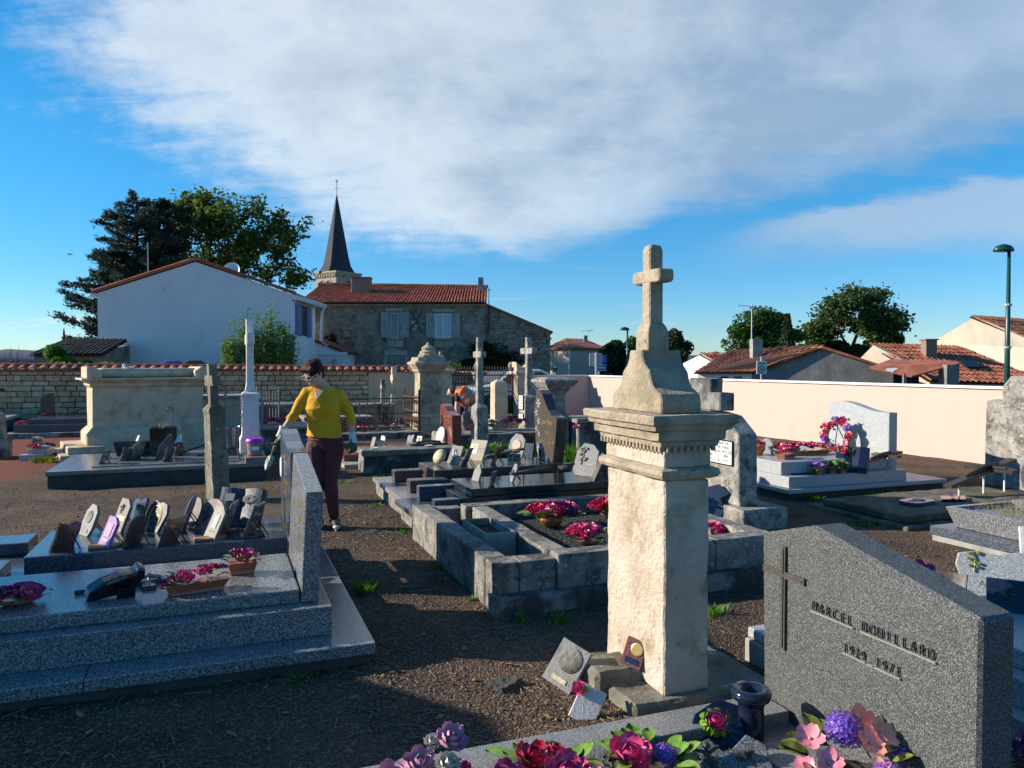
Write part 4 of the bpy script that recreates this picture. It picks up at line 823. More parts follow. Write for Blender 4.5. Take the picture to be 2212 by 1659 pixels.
# cedar left of the white house
D = 42; t = frame('cedar_tree', 'dark blue-green cedar with layered drooping branches behind the white house', 'tree', -20.3, D)
mb = MB(); pts = []; dirs = []; rg = random.Random(3)
trunks = [((0, 0, 0), (-.1, 0, 10.7), .30), ((.5, .2, .5), (1.9, .4, 10.2), .2), ((-.4, 0, .5), (-1.5, .3, 7.6), .18), ((.2, .3, .5), (1.0, .5, 10.6), .2)]
for b0, b1, r in trunks: mb.tube([b0, tuple((Vector(b0)+Vector(b1))*.5+Vector((rg.uniform(-.2, .2), 0, 0))), b1], [r, r*.65, .04], 8)
for ti, (b0, b1, r) in enumerate(trunks):
    nb = (110, 80, 70, 76)[ti]
    for i in range(nb):
        u = .06+.93*(i/nb)**.95; p = Vector(b0).lerp(Vector(b1), u); a = rg.random()*6.283
        Lh = (4.4*(1-u)**.75+.75)*rg.uniform(.55, 1.12)*(1, .66, .72, .7)[ti]
        if math.cos(a) > .3 and p.z < 6: Lh *= .75
        d = Vector((math.cos(a), math.sin(a), rg.uniform(-.05, .55)))
        q = p+d*Lh*.6; e = p+d*Lh+Vector((0, 0, -.10*Lh*rg.uniform(-.4, 1.2)))
        mb.tube([p, q, e], [.05+.05*(1-u), .04, .008], 5)
        nbr = int(6+Lh*5)
        for k in range(nbr):
            v = .22+.78*(k+.5)/nbr; c = (p.lerp(q, v/.6) if v < .6 else q.lerp(e, (v-.6)/.4))
            sd = Vector((-d.y, d.x, 0))*rg.choice((-1, 1)); bl = (1.05-v*.75)*Lh*.26*rg.uniform(.5, 1.2)+.08
            tip = c+(sd*.8+d*.6).normalized()*bl+Vector((0, 0, rg.uniform(-.12, .05)))
            for s in range(int(9+bl*22)):
                w = rg.random(); o = c.lerp(tip, w); pts.append((o.x+rg.gauss(0, .05), o.y+rg.gauss(0, .05), o.z+rg.gauss(0, .09))); dirs.append(tuple((tip-c).normalized()*.9+Vector((0, 0, .35))))
        for s in range(8): pts.append(tuple(e-d*rg.random()*.4)); dirs.append((d.x, d.y, .5))
mb.build('trunk', 'bark_dark', t, local=True); leaf_cloud('crown', 'needles', pts, .24, t, aspect=.26, dirs=dirs, jit=.5)
# broadleaf tree behind the gable
D = 44; t = frame('broadleaf_tree', 'open-crowned yellow-green broadleaf tree rising behind the white gable', 'tree', -16.9, D)
pts = []
for k, (x, hh_, s) in enumerate(((-2.3, 10.8, 11), (-1.0, 11.0, 12), (.6, 10.2, 13), (1.3, 7.2, 15), (-1.6, 8.0, 17), (.6, 8.2, 19))): pts += branchy(t, 'trunk', (x, k*.3, 0), hh_, .46, 5, 2, .17, 'bark_dark', .36, .38, seed=s, cluster=.62, per=24, wide=1.1)
pts = [p for p in pts if -4.0 < p[0] < 6]
leaf_cloud('crown', 'leaves', pts, .25, t)
def mound(root, mat, c, r, n, size, lumps=14, seed=2, trunk=None, flat=.0):
    rg = random.Random(seed); L = []
    for _ in range(lumps):
        a = rg.random()*6.283; u = rg.random()**.6; zz = rg.uniform(-.6, 1)
        k = math.sqrt(max(0, 1-zz*zz))*u; L.append((c[0]+r[0]*k*math.cos(a)*.8, c[1]+r[1]*k*math.sin(a)*.8, c[2]+r[2]*zz*.8, rg.uniform(.25, .5)))
    P = RNG.normal(size=(n, 3)); P /= np.linalg.norm(P, axis=1)[:, None]; P *= (RNG.random(n)[:, None]**.3)
    id_ = RNG.integers(0, lumps, n); LL = np.array(L)
    Q = LL[id_, :3]+P*np.array(r)[None]*LL[id_, 3][:, None]*np.array([1, 1, .85])
    leaf_cloud('crown', mat, Q, size, root, up=.3)
D = 55; t = frame('umbrella_pine', 'rounded bright green umbrella pine above the roofs', 'tree', px(1643, 0, D)[0], D)
MB().tube([(0, 0, 0), (.1, 0, 3)], [.25, .18], 7).build('trunk', 'bark', t, local=True)
mound(t, 'leaves_pine', (0, 0, 3.6), (2.8, 2.2, 1.8), 17000, .22, 30, 5)
t = frame('cypress_tree', 'slim dark cypress standing against the umbrella pine', 'tree', px(1700, 0, 50)[0], 50)
MB().tube([(0, 0, 0), (0, 0, 4)], [.1, .03], 6).build('trunk', 'bark', t, local=True)
z = RNG.random(4500); a = RNG.random(4500)*6.283; rr = (.12+.46*np.sin(np.minimum(1, (1-z)*1.25)*1.57))*RNG.random(4500)**.4
leaf_cloud('crown', 'leaves_dark', np.stack([rr*np.cos(a), rr*np.sin(a), .3+z*4.5], 1), .16, t, up=1.2)
D = 60; t = frame('poplar_tree', 'tall leafy tree with clumped olive-green crown behind the barn roofs', 'tree', px(1840, 0, D)[0], D)
pts = branchy(t, 'trunk', (0, 0, 0), 8.6, .62, 5, 2, .26, 'bark', .33, .25, seed=23, cluster=.85, per=44, wide=1.25)
pts += branchy(t, 'trunk', (-1.9, 0, 0), 6.6, .6, 4, 2, .2, 'bark', .33, .2, seed=28, cluster=.85, per=60, wide=1.2)
pts += branchy(t, 'trunk', (1.9, 0, 0), 6.8, .6, 4, 2, .2, 'bark', .33, .2, seed=31, cluster=.85, per=54, wide=1.2)
for (lx, lz, lr) in ((-3.0, 2.6, .9), (-2.2, 3.4, .8), (-1.0, 2.6, .9), (.4, 2.4, .8), (1.8, 2.8, 1.0), (3.0, 2.6, .9), (2.6, 3.9, .8), (-2.9, 4.3, .7), (3.4, 3.4, .6)):
    q = RNG.normal(size=(900, 3)); q /= np.linalg.norm(q, axis=1)[:, None]; q *= (lr*RNG.random(900)**.4)[:, None]; pts += [(lx+a, b, lz+c*.9) for a, b, c in q]
leaf_cloud('crown', 'leaves_tall', pts, .32, t)
for lb, nm, x, D, h, w, mt, sd in (
    ('distant round bush between the column and the umbrella pine', 'bush', 1530, 62, 2.5, 1.4, 'leaves_dark', 41), ('distant olive bush behind the tiled roof chimney', 'bush', 2005, 58, 3.2, 2.0, 'leaves_tall', 42),
    ('dark ivy-green tree right of the hipped house', 'tree', 1330, 40, 2.7, 1.1, 'leaves_dark', 43), ('dark cedar-like tree directly behind the column cross base', 'tree', 1455, 44, 3.4, 1.15, 'leaves_dark', 44),
    ('feathery green tree beside the small street lamp', 'tree', 1362, 43, 3.1, .75, 'leaves_tall', 45), ('low dark hedge behind the corner of the pink wall', 'hedge', 1395, 36, 1.5, 1.3, 'leaves_dark', 46),
    ('low dark tree at the foot of the umbrella pine', 'tree', 1745, 52, 2.8, 1.3, 'leaves_tall', 47)):
    t = frame(nm if nm != 'tree' else 'round_tree', lb, nm, px(x, 0, D)[0], D)
    MB().tube([(0, 0, 0), (.05, 0, h*.6)], [.12, .06], 6).build('trunk', 'bark', t, local=True)
    mound(t, mt, (0, 0, h*.58), (w, w, h*.42), 5200, .22, 18, sd)
# bare shrub at far-left horizon
t = frame('bare_shrub', 'thin grey leafless shrub at the far left above the wall', 'shrub', -24.2, 37)
mb = MB(); rg = random.Random(5)
for i in range(40):
    a = rg.random()*6.28; e = Vector((math.cos(a)*.9*rg.random(), math.sin(a)*.5, 1.6+rg.random()*.9)); mb.tube([(e.x*.2, e.y*.2, 0), (e.x*.6, e.y*.6, e.z*.6), e], [.025, .015, .004], 4)
mb.build('branches', 'bark', t, local=True)
# bamboo clump in front of the gable
t = frame('bamboo_clump', 'tall bright green bamboo-like shrubs against the white house wall', 'shrub', px(570, 0, 27)[0], 27)
mb = MB(); pts = []; dirs = []; rg = random.Random(9)
for i in range(150):
    x = rg.uniform(-1.3, 1.0); top = 2.2+1.2*rg.random()*math.exp(-((x-.1)/1.1)**2)+(.75 if rg.random() < .10 else 0)
    lx = x+rg.uniform(-.2, .2); y = rg.uniform(-.35, .35); mb.tube([(x, y, 0), (lx, y, top)], [.012, .004], 4)
    for k in range(int(top*30)):
        u = rg.uniform(.1, 1); w = .13*(1.15-u)+.035; pts.append((x+(lx-x)*u+rg.gauss(0, w), y+rg.gauss(0, w), top*u+rg.gauss(0, .03))); dirs.append((rg.uniform(-1, 1), rg.uniform(-1, 1), .25))
mb.build('stems', 'bark', t, local=True); leaf_cloud('foliage', 'bamboo', pts, .13, t, aspect=.32, dirs=dirs)
t = frame('green_hedge', 'bright green feathery bush left of the white house', 'bush', px(122, 0, 26)[0], 26)
MB().tube([(0, 0, 0), (0, 0, 1.2)], [.08, .03], 6).build('stem', 'bark', t, local=True); mound(t, 'hedge', (0, 0, 1.45), (.72, .5, .68), 4500, .11, 12, 51)
t = frame('yellow_shrub', 'yellow-green shrub at the foot of the white gable corner', 'shrub', px(185, 0, 26)[0], 26)
MB().tube([(0, 0, 0), (0, 0, 1.2)], [.08, .03], 6).build('stem', 'bark', t, local=True); mound(t, 'hedge_yellow', (0, 0, 1.3), (.55, .4, .42), 2000, .10, 10, 52)
t = frame('ivy', 'yellow-green ivy sprigs growing over the tile coping', 'ivy', px(235, 0, 21.6)[0], 21.0)
P = np.stack([RNG.uniform(-1.9, 1.2, 650), RNG.uniform(-.1, .3, 650), 1.50+.12*RNG.random(650)**2], 1); P = P[(np.sin(P[:, 0]*5)+np.sin(P[:, 0]*11)) > .0]
leaf_cloud('leaves', 'hedge_yellow', P, .09, t, aspect=.9)
t = frame('gate_bush', 'rounded golden-green bush behind the left gate pier', 'bush', px(955, 0, 26)[0], 26)
MB().tube([(0, 0, 0), (0, 0, 1)], [.06, .03], 6).build('stem', 'bark', t, local=True); mound(t, 'hedge_yellow', (.25, 0, 1.35), (.5, .4, .32), 2200, .07, 10, 53)
t = frame('dark_ivy', 'mass of dark ivy climbing the foot of the stone lean-to', 'ivy', px(1060, 0, 36.6)[0], 36.6)
mound(t, 'leaves_dark', (0, 0, 1.6), (1.5, .35, 1.05), 4500, .16, 20, 54)
t = frame('climbing_ivy', 'thin dark ivy clinging to the stone house between gutter and window', 'ivy', px(715, 0, 36.8)[0], 36.75)
mound(t, 'leaves_dark', (0, .2, 2.0), (.7, .12, 1.1), 1600, .12, 16, 55)
t = frame('flying_bird', 'tiny dark bird flying in the blue sky at left', 'bird', px(154, 0, 60)[0], 60)
t.location.z = EYE+(785-551)/1660*60
MB().rings([[(-.30, 0, .10), (-.30, .06, .10), (-.30, .06, .11)], [(0, -.08, 0), (0, .12, 0), (0, .05, .05)], [(.34, 0, .06), (.34, .06, .06), (.34, .06, .07)]]).tube([(0, -.2, 0), (0, 0, .02), (0, .25, 0)], [.02, .06, .01], 6).build('body', 'cloth_black', t, local=True)
# ================================================================== GRAVES
def grave(name, label, x, y, cat='grave', group=None): return thing(name, label, cat, (x, y, 0), 0, group)
bv = dict(bevel=.006, seg=2)
# ---- near grey granite grave, left foreground
t = grave('granite_grave', 'polished grey granite grave on a wide base, nearest at left with plain headstone', -.8, 4.7)
MB().box(-2.9, .72, 4.08, 5.36, -.15, .055).build('foundation', 'cement', t, rough=(.25, .012, 5))
MB().box(-2.9, -.62, 4.03, 5.374, .06, .12).build('base_slab', 'grey_granite', t, **bv); MB().box(-.617, .75, 4.03, 5.374, .06, .12).build('base_slab', 'grey_granite', t, **bv)
MB().box(-2.7, .55, 4.23, 5.30, .1205, .278).build('plinth', 'grey_granite', t, **bv)
MB().box(-2.6, .39, 4.345, 5.22, .2785, .355).build('cover_slab', 'grey_granite', t, bevel=.012, seg=2)
def shear(k, z0): return Matrix(((1, 0, k, -k*z0), (0, 1, 0, 0), (0, 0, 1, 0), (0, 0, 0, 1)))
hs_ = MB().prism([(4.335, .2795), (4.335, .888), (5.2, 1.012), (5.2, .2795)], 'x', .396, .492).xf(shear(.05, .28)).build('headstone', 'grey_granite', t, bevel=.005)
for i, (yy, zz, s) in enumerate(((4.62, .78, .055), (4.60, .70, .055), (4.60, .60, .045))): letter(('A notre', 'regret', '1998')[i], s, .001, 'gold', hs_, Matrix.Translation((-t.location.x, -t.location.y, 0)) @ faceX(.393+(zz-.28)*.05, yy, zz))
# ---- dark blue-grey grave behind it
t = grave('granite_grave', 'dark blue-grey granite grave crowded with memorial plaques, tall polished headstone', -.8, 6.1)
MB().box(-2.9, .72, 5.42, 6.76, -.15, .05).build('foundation', 'cement', t); MB().box(-2.9, .755, 5.378, 6.80, .052, .112).build('base_slab', 'grey_granite', t, **bv)
MB().box(-2.3, .47, 5.56, 6.62, .113, .235).build('plinth', 'blue_granite', t, **bv)
MB().box(-1.2, .43, 5.68, 6.52, .2355, .355).build('cover_slab', 'blue_granite', t, bevel=.012, seg=2)
MB().box(-1.55, -1.30, 6.30, 6.62, .2355, .325).build('kerb_block', 'blue_granite', t, bevel=.012, seg=2); MB().box(-1.55, -1.30, 5.56, 5.84, .2355, .315).build('kerb_block', 'blue_granite', t, bevel=.012, seg=2)
hs_ = MB().prism([(5.58, .356), (5.58, .972), (5.85, .975), (6.1, 1.0), (6.3, 1.04), (6.48, 1.066), (6.53, 1.06), (6.53, .356)], 'x', .445, .575).build('headstone', 'blue_granite', t, bevel=.006)
md = MB().lathe((0, 0, 0), [(.001, 0), (.055, 0), (.06, .012), (.05, .018), (.001, .02)], 18).xf(Matrix.Translation((.4445, 6.32, .78)) @ Matrix.Rotation(-math.pi/2, 4, 'Y') @ Matrix.Diagonal((1.35, 1, 1, 1))).build('medallion', 'enamel', t)
for yy, zz, w in ((6.05, .88, 'FAMILLE'), (6.0, .70, '1931 - 1999'), (6.0, .62, '1934')): letter(w, .06, .001, 'gold', t, Matrix.Translation((-t.location.x, -t.location.y, 0)) @ faceX(.443, yy, zz))
# ---- broad low slab grave
t = grave('slab_grave', 'wide low grey granite slab grave with dark cement sides below the stone sarcophagus', -.75, 12)
MB().box(-2.08, .56, 11.17, 13.1, -.15, .170).build('foundation', 'cement', t); MB().box(-2.10, .58, 11.14, 13.15, .1705, .222).build('cover_slab', 'grey_granite', t, **bv)
MB().box(-1.62, .22, 11.40, 12.95, .2225, .236).build('panel', 'grey_granite', t, bevel=.004)
MB().box(.30, .57, 11.15, 12.15, .2225, .300).build('step_block', 'grey_granite', t, **bv)
# ---- white painted cross standing on it
t = grave('stone_cross', 'tall whitewashed stone cross with two name plates rising behind the wide slab', .38, 11.8, 'cross')
c = (.385, 11.8)
MB().rects(c, [(.15, .19, .302), (.15, .19, .50), (.135, .175, .54)]).build('base', 'white_stone', t, bevel=.008, rough=(.12, .004, 8))
MB().rects(c, [(.125, .165, .541), (.118, .16, .60), (.112, .15, 1.12), (.118, .16, 1.13), (.118, .16, 1.165), (.08, .10, 1.19)]).build('pedestal', 'white_stone', t, rough=(.12, .004, 8))
MB().rects(c, [(.075, .08, 1.191), (.055, .06, 1.30), (.05, .055, 2.02), (.05, .055, 2.24)]).build('shaft', 'white_stone', t, bevel=.01, rough=(.12, .004, 8))
MB().box(.325, .445, 11.56, 12.04, 1.86, 2.03).build('arms', 'white_stone', t, bevel=.02, rough=(.1, .004, 8))
for zz in (1.02, .78):
    p = MB().box(.262, .2705, 11.70, 11.90, zz-.095, zz+.095).build('name_plate', 'black_paint', t)
    link('plate_face', MB().box(.2585-.38, .2615-.38, 11.712-11.8, 11.888-11.8, zz-.084, zz+.084).mesh('plate_face', 'enamel'), p)
    for k, w in enumerate(('JEAN', 'MARIE', '1922')): letter(w, .045, .0006, 'black_paint', p, faceX(.2578-.38, 0, zz+.045-.045*k))
# ---- lichen-covered leaning cross post
t = grave('mossy_cross', 'slim lichen-spotted stone cross post leaning left in front of the wide slab', -.05, 9.66, 'cross'); t.rotation_euler = (0, rad(-2.2), rad(16))
MB().rects((0, 0), [(.10, .15, -.1), (.092, .14, .60), (.085, .13, .601), (.083, .125, 1.02), (.09, .13, 1.03), (.09, .13, 1.06), (.05, .06, 1.12)]).build('pedestal', 'mossy', t, local=True, rough=(.06, .010, 7))
MB().rects((0, 0), [(.05, .05, 1.10), (.045, .045, 1.59)]).box(-.046, .046, -.15, .15, 1.34, 1.46).build('cross', 'mossy', t, local=True, rough=(.05, .008, 9))
# ---- sarcophagus tomb
t = grave('sarcophagus', 'large cream limestone sarcophagus tomb with moulded cornice and rolled scroll top', -1.28, 15.2, 'tomb'); t.rotation_euler = (0, 0, rad(14))
MB().rects((-.1, 0), [(1.30, .80, -.2), (1.30, .80, .10)]).rects((-.08, 0), [(1.2, .72, .101), (1.2, .72, .22)]).build('step', 'lime', t, local=True, bevel=.012, rough=(.2, .008, 4))
MB().rects((0, 0), [(.98, .50, .221), (.98, .50, .40), (.96, .48, .43), (.90, .42, .50)]).build('plinth', 'lime', t, local=True, rough=(.2, .004, 4))
MB().rects((0, 0), [(.885, .405, .501), (.885, .405, 1.16), (.875, .395, 1.18)]).build('body', 'lime', t, local=True, rough=(.2, .004, 4))
MB().rects((0, 0), [(.89, .41, 1.181), (.93, .45, 1.22), (.93, .45, 1.25), (.99, .51, 1.31), (1.05, .57, 1.315), (1.05, .57, 1.345)]).build('cornice', 'lime', t, local=True, rough=(.2, .004, 4))
MB().tube([(-.78, -.20, 1.43), (.78, -.20, 1.43)], .085, 12).build('roll', 'lime', t, local=True, smooth=True, rough=(.12, .004, 5))
MB().box(-.9, .9, -.12, .45, 1.346, 1.44).build('top_slab', 'lime', t, local=True, rough=(.2, .004, 4))
for s in (-1, 1): MB().prism([(s*.74, 1.346), (s*.74, 1.46), (s*.80, 1.50), (s*.84, 1.54), (s*.97, 1.54), (s*.97, 1.346)], 'y', -.48, .40).build('horn', 'lime', t, local=True, bevel=.01, rough=(.15, .005, 5))
g = thing('dove_figurine', 'small white bird figurine perched on the sarcophagus top', 'figurine', (-1.55, 14.98, 1.455))
MB().ball((0, 0, .05), (.06, .035, .045), 10, 7).ball((-.045, 0, .10), (.028, .025, .028), 8, 6).tube([(.03, 0, .06), (.10, 0, .075)], [.03, .012], 6).build('body', 'white_print', g, local=True, smooth=True)
# ---- dark graves at the far left
t = grave('dark_grave', 'black stepped granite grave with brown wavy headstone at far left below the wall', -3.5, 20)
MB().box(-4.35, -2.0, 18.9, 21.5, -.15, .10).build('base_slab', 'weathered_dark', t, bevel=.02); MB().box(-4.2, -2.2, 19.2, 21.4, .101, .26).build('plinth', 'blue_granite', t, **bv); MB().box(-4.0, -2.3, 19.5, 21.3, .261, .36).build('cover_slab', 'blue_granite', t, **bv)
MB().prism([(-4.02, .3605), (-4.02, .80), (-3.95, .83), (-3.84, .89), (-3.74, .885), (-3.74, .3605)], 'y', 20.9, 21.05).build('headstone', 'brown_granite', t, bevel=.008)
t = grave('dark_grave', 'pale-topped blue granite grave half hidden behind the black one at far left', -4.9, 20.5)
MB().box(-5.8, -4.5, 19.8, 21.3, -.15, .33).build('plinth', 'blue_granite', t, **bv); MB().box(-5.85, -4.45, 19.75, 21.35, .331, .40).build('cover_slab', 'light_granite', t, **bv)
t = grave('dark_post', 'dark iron cross on a stone block at the extreme left edge', -3.62, 15.3, 'cross')
MB().rects((-3.62, 15.3), [(.22, .2, -.1), (.22, .2, .30), (.16, .15, .34), (.14, .13, .75)]).build('block', 'weathered_dark', t, bevel=.02)
MB().box(-3.645, -3.595, 15.28, 15.32, .751, 1.42).box(-3.78, -3.46, 15.285, 15.315, 1.12, 1.17).build('cross', 'iron', t)
t = grave('flower_grave', 'tiny tiered pale grave covered with flowers left of the sarcophagus', -2.95, 14.9)
MB().box(-3.12, -2.68, 14.6, 15.5, -.1, .09).build('base_slab', 'light_granite', t, **bv); MB().box(-3.02, -2.74, 14.7, 15.4, .091, .17).build('cover_slab', 'light_granite', t, **bv)
# ---- railed plot and low wall between the sarcophagus and the woman
t = grave('low_tomb', 'pale low stone tomb with flat coping behind the whitewashed cross', -.02, 15.9, 'tomb')
MB().box(-.42, .48, 15.5, 16.4, -.1, .92).build('body', 'lime', t, rough=(.25, .006, 4)); MB().box(-.46, .52, 15.44, 16.46, .921, .985).build('coping', 'weathered', t, bevel=.012, rough=(.25, .006, 4))
def railing(name, label, x, y, L, H, ang, mat, n, style, cat='railing'):
    g = thing(name, label, cat, (x, y, 0), ang)
    for zz in ((.10, H*.84) if style == 'spear' else (.10, H*.52, H*.93)): MB().box(0, L, -.012, .012, zz, zz+.022).build('rail', mat, g, local=True)
    if style == 'spear': b = MB().tube([(0, 0, .02), (0, 0, H*.96)], .009, 6).tube([(0, 0, H*.95), (0, 0, H+.03)], [.014, .001], 6).mesh('bar', mat)
    else:
        m = MB().tube([(0, 0, .05), (0, 0, H)], .008, 6); w = L/n
        for s in (-1, 1):
            for z0, sg in ((H*.78, 1), (H*.36, -1), (H*.22, 1)):
                pts_ = []
                for k in range(15):
                    a = k/14*4.6; r = w*.40*(1-k/20); pts_.append((s*(w*.44-r*math.cos(a)*1.0), 0, z0+sg*r*math.sin(a)*1.2))
                m.tube(pts_, .0055, 5, ref=(0, 1, 0))
        b = m.mesh('scroll_bar', mat)
    for i in range(n+1): o = link('bar' if style == 'spear' else 'scroll_bar', b, g); o.location = (L*i/n, 0, 0)
    for xx in (0, L):
        p = MB().tube([(xx, 0, -.05), (xx, 0, H*1.02)], .016, 8).build('post', mat, g, local=True); MB().lathe((xx, 0, H*1.02), [(.012, 0), (.026, .03), (.012, .06), (.02, .085), (.001, .14)], 8).build('finial', mat, p, local=True)
    return g
railing('spear_railing', 'pale grey spear-topped iron railing right of the whitewashed cross', .66, 16.2, .42, .98, rad(2), 'grey_iron', 7, 'spear')
railing('spear_railing', 'long grey iron railing with spears between the low tomb and the whitewashed cross', .06, 14.6, .62, .98, rad(3), 'grey_iron', 5, 'spear')
t = grave('box_tomb', 'dark box tomb with pale lid edge right of the whitewashed cross', .9, 15)
MB().box(.55, 1.5, 14.4, 15.6, -.1, .40).build('body', 'weathered_dark', t, bevel=.01, rough=(.2, .006, 5)); MB().box(.52, 1.53, 14.36, 15.64, .401, .45).build('lid', 'grey_granite', t, **bv)
# graves between the railing and the wall
for x, y, w, l, hh, mt, lb in ((2.4, 17.6, 1.4, 1.0, .42, 'weathered', 'grey raised tomb lid behind the scrolled railing, nearest the woman'), (1.2, 19.6, 1.6, 1.0, .62, 'weathered_dark', 'dark raised tomb with pale top below the stone wall behind the woman'), (3.6, 20.2, 1.2, .9, .55, 'weathered', 'pale tomb slab at the foot of the rendered wall behind the thin crosses')):
    t = grave('raised_tomb', lb, x, y); MB().box(x-w/2, x+w/2, y-l/2, y+l/2, -.1, hh-.07).build('body', 'weathered_dark', t, bevel=.012, rough=(.25, .008, 5)); MB().box(x-w/2-.05, x+w/2+.05, y-l/2-.05, y+l/2+.05, hh-.069, hh).build('lid', mt, t, bevel=.012, rough=(.25, .006, 5))
# ---- scrolled rusty railing on a dark kerb, in front of the carved pillar
t = grave('dark_kerb', 'long low black stone kerb carrying the rusty scrolled railing', 3.0, 16.4, 'kerb')
MB().box(1.55, 4.10, 16.15, 18.4, -.15, .115).build('kerb', 'weathered_dark', t, bevel=.02, rough=(.3, .01, 4))
railing('scroll_railing', 'rusty red wrought-iron railing full of scrolls behind the woman', 1.75, 16.3, 2.25, .78, 0, 'rust_iron', 14, 'scroll').location.z = .11
railing('scroll_railing', 'short end panel of rusty scrolled railing meeting the carved pillar', 4.02, 16.3, 1.5, .78, rad(90), 'rust_iron', 9, 'scroll').location.z = .11
def slim_cross(name, label, x, y, w, H, arm, armz, mat, ped=None, dpt=None, rz=0, cat='cross', thick=None):
    g = thing(name, label, cat, (x, y, 0), rz); dpt = dpt or w
    z0 = 0
    if ped: pw, pd, ph = ped; MB().rects((0, 0), [(pw*1.12, pd*1.12, -.1), (pw*1.12, pd*1.12, ph*.28), (pw, pd, ph*.30), (pw*.94, pd*.94, ph*.93), (w*1.1, dpt*1.1, ph)]).build('pedestal', mat, g, local=True, bevel=.008, rough=(.1, .008, 6)); z0 = ph-.005
    MB().rects((0, 0), [(w*1.05, dpt*1.05, z0), (w*.9, dpt*.9, H)]).build('shaft', mat, g, local=True, bevel=.008, rough=(.1, .006, 7))
    MB().box(-w*.95, w*.95, -arm, arm, armz-w*1.05, armz+w*1.05).build('arms', mat, g, local=True, bevel=.012, rough=(.08, .006, 7)); return g
slim_cross('thin_cross', 'short grey slim cross left of the paler one behind the scrolled railing', 3.98, 20.2, .055, 1.17, .13, .98, 'weathered')
slim_cross('thin_cross', 'slim pale stone cross against the rendered wall behind the railing', 4.26, 20.1, .07, 1.50, .17, 1.22, 'lime', ped=(.11, .11, .8))
# ---- carved limestone pillar monument with acanthus relief
x, y = 4.62, 17.9; t = grave('carved_pillar', 'stout limestone pillar monument with carved acanthus spray and stepped urn-like cap', x, y, 'monument')
k = 1.0
MB().rects((x, y), [(.36, .36, -.1), (.36, .36, .18), (.33, .33, .22), (.31, .31, .30), (.33, .33, .34), (.29, .29, .40)]).build('base', 'lime', t, rough=(.15, .008, 5))
MB().rects((x, y), [(.285, .285, .401), (.285, .285, .62), (.27, .27, .64), (.265, .265, 1.36), (.28, .28, 1.38)]).build('shaft', 'lime_cap', t, rough=(.15, .006, 5))
MB().rects((x, y), [(.29, .29, 1.381), (.32, .32, 1.42), (.32, .32, 1.45), (.40, .40, 1.56), (.42, .42, 1.57), (.42, .42, 1.62), (.34, .34, 1.66), (.32, .32, 1.74)]).build('cornice', 'lime_cap', t, rough=(.15, .008, 5))
MB().lathe((x, y, 1.741), [(.24, 0), (.25, .05), (.20, .09), (.21, .13), (.15, .17), (.16, .21), (.17, .22), (.10, .27), (.05, .30), (.02, .36)], 14).build('cap', 'lime_cap', t, rough=(.1, .008, 6))
m = MB()
for i in range(9):
    a = rad(-80+i*20); 
    for s in range(3): r = .06+.07*s; m.ball((x+math.sin(a)*r*.95, y-.272, 1.02+math.cos(a)*r*1.5-.1*(1-math.cos(a))), (.045, .026, .06), 7, 5)
m.ball((x, y-.272, 1.24), (.07, .035, .06), 9, 6); m.tube([(x, y-.272, .66), (x, y-.28, 1.0)], [.02, .03], 6)
m.build('acanthus_relief', 'lime_cap', t, smooth=True)
# ---- red granite headstone and the heavy old box slab before it
t = grave('red_grave', 'polished red granite grave with wavy-topped headstone and bronze cross', 3.0, 12.3)
MB().box(1.72, 3.75, 11.75, 13.15, -.1, .06).build('base_slab', 'concrete', t, bevel=.01); MB().box(1.78, 3.7, 12.15, 13.05, .061, .16).build('plinth', 'red_granite', t, **bv); MB().box(2.0, 3.45, 12.3, 12.95, .161, .23).build('cover_slab', 'red_granite', t, **bv)
yf, yb = 12.02, 12.75
hs_ = MB().prism([(yf, .10), (yf, .75), (yf+.14, .76), (yf+.30, .80), (yf+.46, .88), (yf+.60, .91), (yb, .885), (yb, .10)], 'x', 3.50, 3.66).build('headstone', 'red_granite', t, bevel=.006)
T0 = Matrix.Translation((-t.location.x, -t.location.y, 0))
for w, zz, s in (('Louis GUIONNET', .72, .062), ('1907 - 1982', .64, .05), ('REGRETS', .26, .05)): letter(w, s, .001, 'gold', t, T0 @ faceX(3.497, 12.30 if zz > .3 else 12.5, zz))
MB().box(3.485, 3.499, 12.60, 12.63, .40, .72).box(3.485, 3.499, 12.545, 12.685, .60, .63).ball((3.48, 12.615, .60), (.012, .03, .03), 6, 5).tube([(3.48, 12.615, .60), (3.47, 12.62, .42)], .014, 6).build('crucifix', 'bronze', t)
t = grave('old_box_grave', 'heavy weathered black-stained stone box grave with thick lid left of the red headstone', 2.7, 11.5)
MB().box(1.93, 3.38, 11.18, 11.72, -.1, .235).build('body', 'weathered_dark', t, bevel=.02, rough=(.12, .012, 5)); MB().box(1.90, 3.42, 11.14, 11.75, .236, .325).build('lid', 'mossy', t, bevel=.018, rough=(.12, .010, 5))
# ---- tall crosses in the middle
t = slim_cross('tall_cross', 'tall slender weathered cross with flared arms in front of the gate', 3.93, 11.9, .05, 2.02, .20, 1.74, 'weathered', ped=(.10, .17, .95), dpt=.055)
t = slim_cross('tall_cross', 'tall pale cross monument with two white name plates right of the gate', 5.92, 14.7, .06, 2.13, .32, 1.85, 'weathered', ped=(.16, .20, .96), dpt=.065)
for zz, hh in ((.80, .15), (.50, .07)):
    p = MB().box(-.178, -.165, -.02-.12, .10, zz-hh, zz+hh).build('name_plate', 'black_paint', t, local=True)
    MB().box(-.1835, -.179, -.008-.12, .088, zz-hh+.012, zz+hh-.012).build('plate_face', 'enamel', p, local=True)
    for k in range(4 if hh > .1 else 2): letter(('FAMILLE', '1862 - 1931', 'ET SON', 'EPOUSE')[k], .035, .0006, 'black_paint', p, faceX(-.1845, -.02, zz+hh-.055-.06*k))
